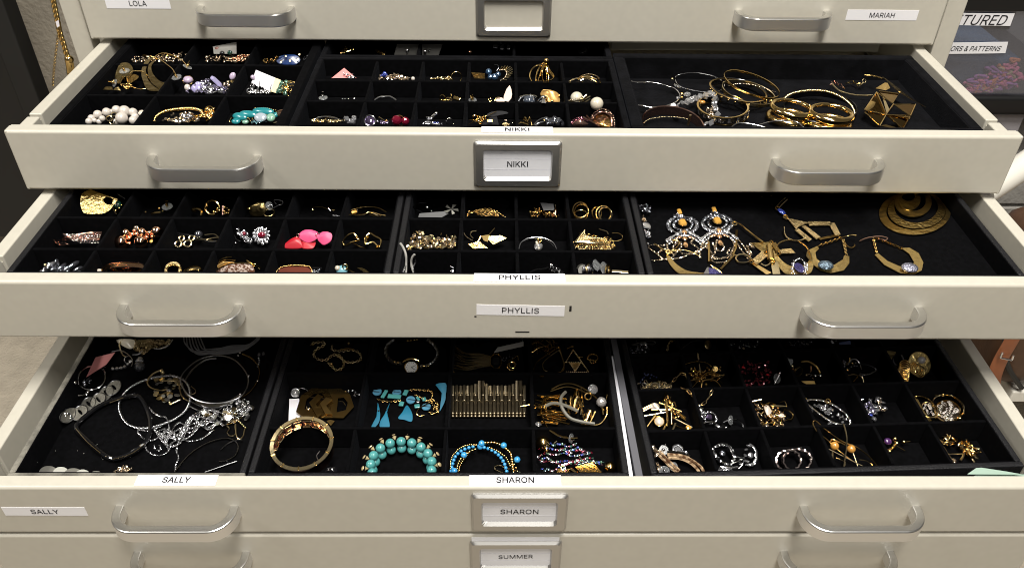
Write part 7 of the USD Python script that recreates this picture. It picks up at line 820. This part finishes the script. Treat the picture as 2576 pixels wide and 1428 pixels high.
T('stick_earring', 'spiky pile of gold sticks around two pale stones', 'earring', ('stone', cab(438, 690, 5.0, 4.2, 7, 2.4, (20, 0, 0)), 'white_stone'), ('stone', cab(482, 832, 4.6, 4.6, 6, 2.6, (20, 0, 0)), 'white_stone'), ('rim', hoop(482, 832, 5.0, .7, 6, (20, 0, 0)), 'gold'), [('stick', rod(a, b, r), k) for a, b, r, k in (((310, 720, 10), (400, 675, 13), 1, 'gold'), ((310, 745, 8), (410, 690, 12), .9, 'pale_gold'), ((345, 910, 2), (450, 760, 10), 1, 'gold'), ((320, 785, 7), (540, 745, 11), 1, 'pale_gold'), ((550, 640, 16), (565, 880, 4), 1.3, 'bright_gold'), ((520, 640, 16), (545, 555, 22), 1, 'gold'), ((600, 700, 13), (605, 860, 4), 1, 'gold'), ((610, 920, 2), (640, 850, 5), 1.2, 'pale_gold'), ((520, 920, 2), (570, 830, 6), 1.1, 'gold'), ((640, 740, 10), (740, 820, 5), 1.1, 'bright_gold'), ((660, 740, 10), (740, 795, 6), .9, 'gold'), ((600, 790, 8), (800, 890, 3), .8, 'pale_gold'), ((430, 660, 14), (500, 740, 10), .7, 'pale_gold'), ((480, 650, 14), (700, 740, 10), .9, 'gold'), ((410, 720, 9), (590, 720, 11), 1.1, 'gold'))], S('links', heap([(530, 680), (560, 560), (600, 650), (680, 740), (650, 790), (590, 740)], 34, 1.2, (6, 15), 'link'), 'gold'), ('hook', wire([(605, 700, 13), (610, 655, 16), (630, 645, 17), (645, 690, 13)], .7), 'gold'), ('amber', gem(765, 895, 3, 4, (20, 0, 0), 8), 'topaz'), ('arm', wire([(640, 870, 4), (690, 895, 4), (750, 900, 4)], .8), 'gold'))
T('stone_ring', 'silver ring with a square dark violet stone', 'ring', ('stone', step_gem(968, 790, 5.4, 5.6, 7, (15, 0, 0), 2), 'violet_crystal'), S('crystal_rim', strand([(925, 790, 6), (935, 750, 8), (985, 742, 9), (1025, 770, 8), (1035, 820, 6), (1000, 850, 5), (940, 840, 5)], 1.2, closed=True, kind='gem'), 'rhinestone'), ('band', wire([(905, 900, 2), (900, 860, 5), (960, 840, 7), (1020, 850, 6), (1015, 900, 2)], 1.1), 'silver'))
T('silver_charm', 'cluster of shiny silver charms along the divider', 'charm', S('bead_cluster', heap([(830, 690), (880, 670), (925, 740), (905, 830), (860, 760)], 24, 2.2, (3, 9), 'bead'), 'silver'), ('dome', cab(880, 710, 4, 2.8, 8, 2, (20, 0, 0)), 'silver'))
T('stud_earring', 'two shiny silver stud earrings with pointed backs', 'earring', ('cup', leaf([(1012, 895, 5), (1040, 855, 8), (1090, 850, 8), (1120, 880, 6), (1095, 915, 3), (1040, 920, 3)], 5, .8, -1.5), 'silver'), ('post', rod((1070, 890, 4), (1080, 900, 9), .8), 'silver'), ('clear_disc', disc(1175, 820, 4.8, .7, 8, (30, 60, 0)), 'plastic_disc'), ('cone', tube(np.array([U(1105, 840, 6), U(1170, 815, 8)]), .002, 8, taper=[(0, .3), (1, 1)]), 'silver'), ('arc', wire([(1195, 820, 8), (1245, 820, 8), (1290, 860, 5), (1302, 905, 3)], .9), 'silver'), ('scrap', join([ball(1130, 895, 1.5, 4), ball(1110, 905, 1.2, 3)]), 'silver'))
T('flower_earring', 'gold and cream flower earrings heaped in the middle of the third row', 'earring', S('petal_cluster', heap([(1380, 640), (1450, 650), (1560, 690), (1690, 770), (1700, 890), (1480, 900), (1420, 760)], 60, 2.0, (2, 10)), 'champagne_crystal'), S('gold_scrap', heap([(1400, 680), (1500, 650), (1640, 740), (1690, 880), (1490, 895)], 34, 1.9, (2, 9), 'stick'), 'gold'), ('arc', join([wire([(1460, 645, 14), (1500, 670, 12), (1560, 650, 13), (1610, 670, 11)], .8), wire([(1690, 720, 9), (1740, 730, 8), (1780, 770, 6), (1760, 815, 4), (1720, 810, 4)], 1.0), wire([(1650, 650, 13), (1700, 640, 14), (1720, 690, 11)], .5)]), 'gold'), ('bar', join([rod((1380, 640, 14), (1475, 622, 16), 1.0), rod((1560, 680, 11), (1720, 690, 10), 1.3)]), 'pale_gold'), ('petal', leaf([(1500, 690, 11), (1540, 680, 12), (1570, 740, 9), (1530, 770, 8)], 10, .6, 1.5), 'white_stone'), ('petal', leaf([(1650, 760, 8), (1690, 760, 8), (1690, 810, 5), (1640, 800, 6)], 8, .6, 1.5), 'white_stone'))
T('tortoise_hoop', 'brown tortoiseshell hoop earrings with a clear back in the near left compartment', 'earring', [('hoop', wire(p, 1.5), k) for p, k in (([(560, 1155, 11), (690, 1165, 11), (800, 1210, 9), (890, 1280, 6), (920, 1350, 3), (900, 1390, 2)], 'tortoise'), ([(570, 1185, 9), (690, 1195, 9), (790, 1240, 7), (860, 1310, 4), (880, 1370, 2)], 'tortoise'), ([(560, 1130, 12), (680, 1135, 12), (780, 1170, 10)], 'silver'), ([(470, 1150, 10), (540, 1220, 8), (620, 1300, 5), (730, 1370, 2)], 'tortoise'), ([(480, 1110, 12), (560, 1200, 9), (680, 1310, 5)], 'tortoise'))], [('clear_disc', disc(x, y, R, .6, h, t), 'plastic_disc') for x, y, R, h, t in ((530, 1310, 5.2, 8, (10, 0, 0)), (525, 1110, 4.6, 13, (40, 0, 0)), (620, 1270, 4.6, 6, (30, 20, 0)))], ('bead', join([ball(530, 1310, 1.6, 9), ball(525, 1105, 1.6, 14), rod((540, 1050, 17), (545, 1100, 14), .5)]), 'silver'))
T('crystal_ring', 'silver ring with a large clear round crystal', 'ring', ('crystal', gem(662, 1108, 4.6, 11, (25, 0, 0), 10, hgt=.8), 'rhinestone'), ('bezel', hoop(662, 1105, 5.0, .8, 11, (25, 0, 0)), 'silver'), S('crystal_cluster', heap([(700, 1140), (740, 1110), (750, 1150), (720, 1165)], 10, 1.5, (8, 12)), 'rhinestone'))
T('crystal_scrap', 'gold and crystal bits along the rim of the near left compartment', 'charm', S('crystal_cluster', heap([(395, 1060), (440, 1080), (490, 1150), (450, 1180), (420, 1120)], 26, 1.5, (8, 14)), 'champagne_crystal'), S('crystal_cluster', heap([(435, 1230), (500, 1240), (480, 1350), (455, 1350)], 24, 1.7, (3, 8)), 'champagne_crystal'))
T('twisted_hoop', 'pair of twisted silver hoops with a crystal flower', 'earring', ('hoop', rope([(1000, 1100, 10), (1050, 1065, 13), (1120, 1060, 13), (1190, 1110, 10), (1210, 1190, 7), (1170, 1250, 4), (1100, 1240, 4), (1030, 1170, 7)], 1.9, closed=True, pitch=9), 'silver'), ('hoop', wire([(1050, 1060, 14), (1110, 1045, 15), (1160, 1080, 13), (1200, 1150, 10), (1260, 1180, 9), (1310, 1180, 9)], 1.0), 'silver'), ('stone', gem(1095, 1140, 3, 6, (20, 0, 0)), 'smoke_crystal'), [('petal', local(cut(3.2, 6, .5, .4, .5, 1.3), U(1368+52*math.cos(a), 1160+95*math.sin(a), 9-4*math.sin(a)), rot(30, 10, math.degrees(-a))), 'rhinestone') for a in np.arange(10)*.628], ('centre', gem(1368, 1160, 3, 10, (30, 0, 0)), 'rhinestone'), ('link', chain([(1310, 1210, 8), (1280, 1260, 6), (1240, 1240, 6)], 2.2, .6), 'silver'))
T('crystal_leaf', 'silver crystal set leaf earring lying in front of the twisted hoops', 'earring', ('leaf', leaf([(1045, 1300, 5), (1090, 1265, 8), (1190, 1270, 7), (1250, 1270, 7), (1210, 1340, 3), (1100, 1350, 3)], 6, .7, 1.5), 'silver'), S('crystal_cluster', heap([(1060, 1310), (1100, 1275), (1190, 1280), (1200, 1340), (1080, 1350)], 30, 1.3, (6, 9)), 'rhinestone'), ('wire', wire([(1180, 1250, 8), (1240, 1225, 9), (1290, 1240, 8), (1250, 1290, 5)], .7), 'silver'), ('bar', rod((1190, 1340, 3), (1280, 1330, 3), 1.2), 'silver'))
V('4r', 3100, 1320, .4061, .0926)
bh = lambda cx, cy, rx, ry: wire([(cx+(rx+7*(k % 2))*math.cos(t), cy+(ry+6*(k % 2))*math.sin(t), 7-5*math.sin(t)) for k, t in enumerate(np.linspace(0, 2*math.pi, 29)[:-1])], 1.75, closed=True, k=3, n=8)
T('bamboo_hoop', 'polished rose silver bamboo hoop earring, the right one of an overlapping pair', 'earring', ('hoop', bh(95, 1210, 135, 108), 'rose_silver'), ('post', rod((130, 1085, 11), (175, 1115, 11), .7), 'rose_silver'))
T('bamboo_hoop', 'polished rose silver bamboo hoop earring, the left one of an overlapping pair', 'earring', ('hoop', bh(10, 1215, 120, 98), 'rose_silver'))
T('bar_earring', 'gold hoop and brass bars with a small silver pin', 'earring', ('hoop', band(105, 350, 5.4, 2.4, .8, 7, (60, 60, 0)), 'brass'), ('bar', wire([(130, 255, 16), (200, 250, 16), (280, 300, 12), (320, 365, 8)], 1.3), 'dark_gold'), ('bar', flat([(130, 445, 2), (180, 470, 1), (270, 470, 1), (260, 440, 3), (180, 440, 3)], t=1.2), 'gold'), ('disc', disc(20, 250, 4.4, .6, 14, (50, 20, 0)), 'plastic_disc'), ('chain', chain([(185, 375, 8), (260, 390, 6), (355, 385, 6)], 1.2, .45), 'silver'), ('bead', join([ball(70, 430, 2.2, 5), ball(45, 300, 2, 12), ball(185, 385, 1.4, 8)]), 'pale_gold'), ('scrap', join([rod((225, 300, 12), (228, 360, 9), 1.3), wire([(240, 410, 5), (300, 470, 2)], .5), wire([(60, 320, 11), (30, 380, 7), (60, 410, 5)], .8)]), 'copper'))
T('dark_hoop', 'tangle of dark silver hoops and gold bits', 'earring', [('hoop', wire(p, .7), k) for p, k in (([(600, 240, 14), (660, 230, 15), (700, 270, 12), (720, 330, 9)], 'steel'), ([(690, 280, 12), (780, 285, 12), (860, 330, 9), (800, 375, 6), (700, 370, 7)], 'gunmetal'), ([(560, 400, 6), (640, 380, 8), (720, 400, 6), (740, 450, 3)], 'pale_gold'), ([(640, 450, 3), (680, 400, 6), (670, 380, 8)], 'dark_gold'), ([(700, 370, 8), (780, 380, 7), (860, 345, 9)], 'steel'))], S('bead_cluster', heap([(490, 240), (600, 250), (680, 260), (680, 330), (540, 340)], 34, 1.4, (3, 11), 'bead'), 'gunmetal'), S('bead_cluster', heap([(520, 280), (620, 240), (660, 330), (530, 360)], 14, 1.3, (5, 11)), 'gold'), ('bar', join([rod((525, 290, 11), (528, 350, 8), 1), rod((605, 215, 16), (603, 260, 13), .8)]), 'gold'), S('crystal_row', strand([(690, 390, 6), (760, 380, 7), (850, 345, 9)], .9, kind='gem'), 'smoke_crystal'))
T('coin_earring', 'round hammered gold disc earring with a pearl', 'earring', ('disc', local(trimesh.creation.cylinder(.0128, .0012, sections=40), U(1283, 275, 14), rot(38, 8, 0)), 'hammered_gold'), ('rim', local(tube(ring_pts(12.8, 40), .0007, 6, True), U(1283, 275, 14), rot(38, 8, 0)), 'bright_gold'), ('pearl', ball(1300, 238, 3.9, 18, s=(1.1, 1, 1)), 'grey_pearl'))
T('coil_ring', 'stack of brass coils in front of the hammered gold disc', 'ring', [('coil', hoop(1140-k*3, 290+k*21, 5.2, 1.0, 14-k*1.8, (35, -20, 0)), 'dark_gold') for k in range(7)], [('coil', hoop(1235+k*16, 320+k*10, 6.4, .9, 12-k, (38, 10, 0)), 'gold') for k in range(4)], ('dome', leaf([(1210, 320, 11), (1250, 330, 11), (1285, 380, 7), (1255, 400, 5), (1220, 380, 7)], 9, .7, 2), 'bright_gold'))
T('shell_ring', 'dull gold and black curled shell ring against the divider', 'ring', ('face', flat([(925, 165, 20), (980, 150, 22), (1050, 158, 22), (1030, 220, 17), (990, 265, 13)], t=.8), 'brass'), ('curl', wire([(1050, 170, 20), (1020, 220, 17), (1030, 270, 13), (1070, 290, 11), (1120, 240, 15), (1100, 190, 18)], 1.5), 'gunmetal'), ('inner', wire([(1010, 270, 13), (1060, 330, 9), (1085, 405, 4)], 1.2), 'silver'))
mq = [(175, 640, 13), (280, 622, 13), (400, 650, 11), (520, 720, 7), (590, 790, 4), (605, 860, 2), (500, 860, 2), (400, 820, 4), (300, 750, 7)]
T('marquise_earring', 'large leaf shaped openwork earring edged with crystals', 'earring', ('frame', wire(mq, 1.1, closed=True), 'pale_gold'), S('crystal_edge', join([strand([(x, y, h+1) for x, y, h in mq], 1.2, 2.3, closed=True, kind='gem'), heap([(240, 660), (380, 670), (480, 740), (440, 790), (330, 740)], 40, 1.5, (6, 9)), heap([(180, 700), (240, 690), (250, 780), (200, 740)], 10, 1.4, (4, 8)), heap([(350, 860), (420, 830), (470, 868)], 9, 1.5, (2, 4)), heap([(480, 750), (560, 790), (590, 850), (520, 850)], 12, 1.3, (3, 6))]), 'rhinestone'), ('loop', join([jump(170, 628, 2.4, .7, 13), jump(395, 635, 2.2, .7, 13)]), 'dark_gold'))
T('ab_earring', 'cluster of clear and violet flashing crystals', 'earring', S('crystal_cluster', heap([(680, 620), (740, 610), (830, 620), (900, 590), (960, 720), (900, 700), (860, 770), (860, 820), (800, 860), (750, 780), (780, 700)], 60, 2.0, (2, 10)), 'rhinestone'), S('crystal_cluster', heap([(760, 640), (860, 630), (840, 800), (770, 760)], 12, 2.0, (5, 11)), 'lilac_crystal'), ('crystal', gem(812, 768, 2, 9), 'sapphire'), S('crystal_cluster', heap([(870, 640), (910, 600), (960, 720), (920, 740)], 14, 1.6, (5, 11)), 'champagne_crystal'))
T('filigree_earring', 'pale gold filigree disc earrings with open lace centres', 'earring', [('rim', wire([(*p, 6) for p in oval(x, y, rx, ry, a, 26)], .9, h_, closed=True, k=2), k) for x, y, rx, ry, a, h_, k in ((1555, 735, 125, 105, .2, 8, 'gold'), (1560, 690, 160, 110, .35, 6, 'pale_gold'), (1380, 720, 90, 65, .7, 5, 'pale_gold'), (1330, 690, 140, 80, .6, 4, 'dark_gold'))], S('lace', join([hoop(x, y, R, .4, 8, (rng.uniform(0, 12), 0, 0), N=10, n=4) for (x, y), R in zip(inside(oval(1550, 735, 112, 92, .2), 52, 3)[0], [1.3, 1.0, 1.6]*18)]+[hoop(x, y, 1.2, .4, 5, N=10, n=4) for x, y in inside(oval(1385, 720, 78, 52, .7), 26, 4)[0]]), 'lace_silver'), ('base', flat([(1205, 590, 12), (1260, 620, 9), (1330, 740, 5), (1400, 825, 2), (1350, 828, 2), (1270, 720, 6)], t=.7), 'brushed_gold'), ('disc', flat([(*p, 5) for p in oval(1550, 735, 118, 98, .2)], 4.5, .5), 'dark_lace'), ('bead', ball(1672, 805, 2.2, 6), 'bright_gold'), ('clip', join([ball(1510, 575, 1.6, 13), wire([(1430, 580, 12), (1510, 575, 13), (1600, 590, 11), (1690, 660, 8), (1715, 760, 4)], .6)]), 'gold'))
T('loop_earring', 'large looping thin gold wire earrings with two amber beads', 'earring', ('loop', wire([(890, 1285, 5), (780, 1160, 8), (650, 1070, 12), (540, 1030, 14), (380, 920, 24), (280, 830, 29), (248, 850, 29), (290, 930, 25), (400, 1020, 15), (520, 1130, 9), (640, 1220, 5), (780, 1290, 2)], .6), 'gold'), ('loop', wire([(548, 860, 30), (575, 980, 24), (568, 1120, 14), (540, 1300, 4)], .75), 'pale_gold'), ('bead', ball(458, 1068, 4.2, 11), 'amber_bead'), ('bead', ball(620, 1098, 4.0, 11), 'amber_bead'), ('hook', wire([(415, 1030, 14), (430, 1005, 16), (470, 1015, 16), (560, 1060, 13)], .8), 'gold'), ('stick', join([rod((440, 1115, 8), (435, 1200, 4), 1.1), rod((380, 1090, 10), (780, 1290, 3), .5), wire([(470, 1185, 5), (560, 1230, 5), (540, 1290, 3)], .5), rod((640, 1140, 8), (690, 1290, 2), .5), wire([(700, 1205, 6), (780, 1220, 6), (850, 1290, 3)], .6)]), 'pale_gold'))
T('purple_ring', 'small gold ring with a dark purple stone', 'ring', ('stone', cab(975, 1025, 3.8, 3.4, 9, 2.2, (30, 0, 0)), 'purple_stone'), ('band', rope([(910, 1040, 7), (950, 1100, 4), (970, 1130, 2), (1020, 1090, 5), (1060, 1040, 8)], 1.6), 'gold'), ('side', ball(1040, 1005, 2.6, 11, s=(.8, 1, 1.2)), 'bright_gold'), S('crystal_row', strand([(920, 1070, 6), (960, 1110, 4), (1030, 1070, 6)], 1.0, kind='gem'), 'rose_gold'))
T('ball_stud', 'tiny gold ball stud beside the purple ring', 'earring', ('ball', ball(1128, 1030, 2.0, 6), 'bright_gold'), ('post', join([rod((1140, 1030, 6), (1190, 1028, 6), .6), rod((1060, 1070, 6), (1140, 1115, 3), .5)]), 'gold'))
T('leaf_brooch', 'gold leafy branch crown brooch in the near right compartment', 'brooch', [('leaf', local(cut(2.3, 6, .4, .3, 1.5, .6), U(x, y, R.uniform(5, 12)), rot(R.uniform(-50, 50), R.uniform(-40, 40), R.uniform(0, 180))), R.choice(['gold', 'bright_gold', 'pale_gold'])) for R in [random.Random(41)] for x, y in inside([(1670, 1060), (1700, 1000), (1800, 1030), (1870, 1110), (1830, 1190), (1720, 1140)], 44, 5)[0]+inside([(1460, 1000), (1540, 960), (1630, 990), (1680, 1050), (1600, 1060), (1520, 1060)], 30, 6)[0]], ('branch', join([wire([(1455, 1005, 10), (1520, 1090, 6), (1560, 1160, 4), (1630, 1240, 2)], 1.0), wire([(1690, 1060, 9), (1710, 1150, 5), (1680, 1210, 3)], 1.2), wire([(1740, 1140, 6), (1790, 1190, 3), (1825, 1240, 2)], 1.2), rod((1560, 1150, 5), (1700, 1145, 5), .7)]), 'pale_gold'), S('bead_cluster', heap([(1580, 1200), (1620, 1190), (1650, 1240), (1600, 1240)], 12, 1.4, (2, 5)), 'champagne_crystal'))
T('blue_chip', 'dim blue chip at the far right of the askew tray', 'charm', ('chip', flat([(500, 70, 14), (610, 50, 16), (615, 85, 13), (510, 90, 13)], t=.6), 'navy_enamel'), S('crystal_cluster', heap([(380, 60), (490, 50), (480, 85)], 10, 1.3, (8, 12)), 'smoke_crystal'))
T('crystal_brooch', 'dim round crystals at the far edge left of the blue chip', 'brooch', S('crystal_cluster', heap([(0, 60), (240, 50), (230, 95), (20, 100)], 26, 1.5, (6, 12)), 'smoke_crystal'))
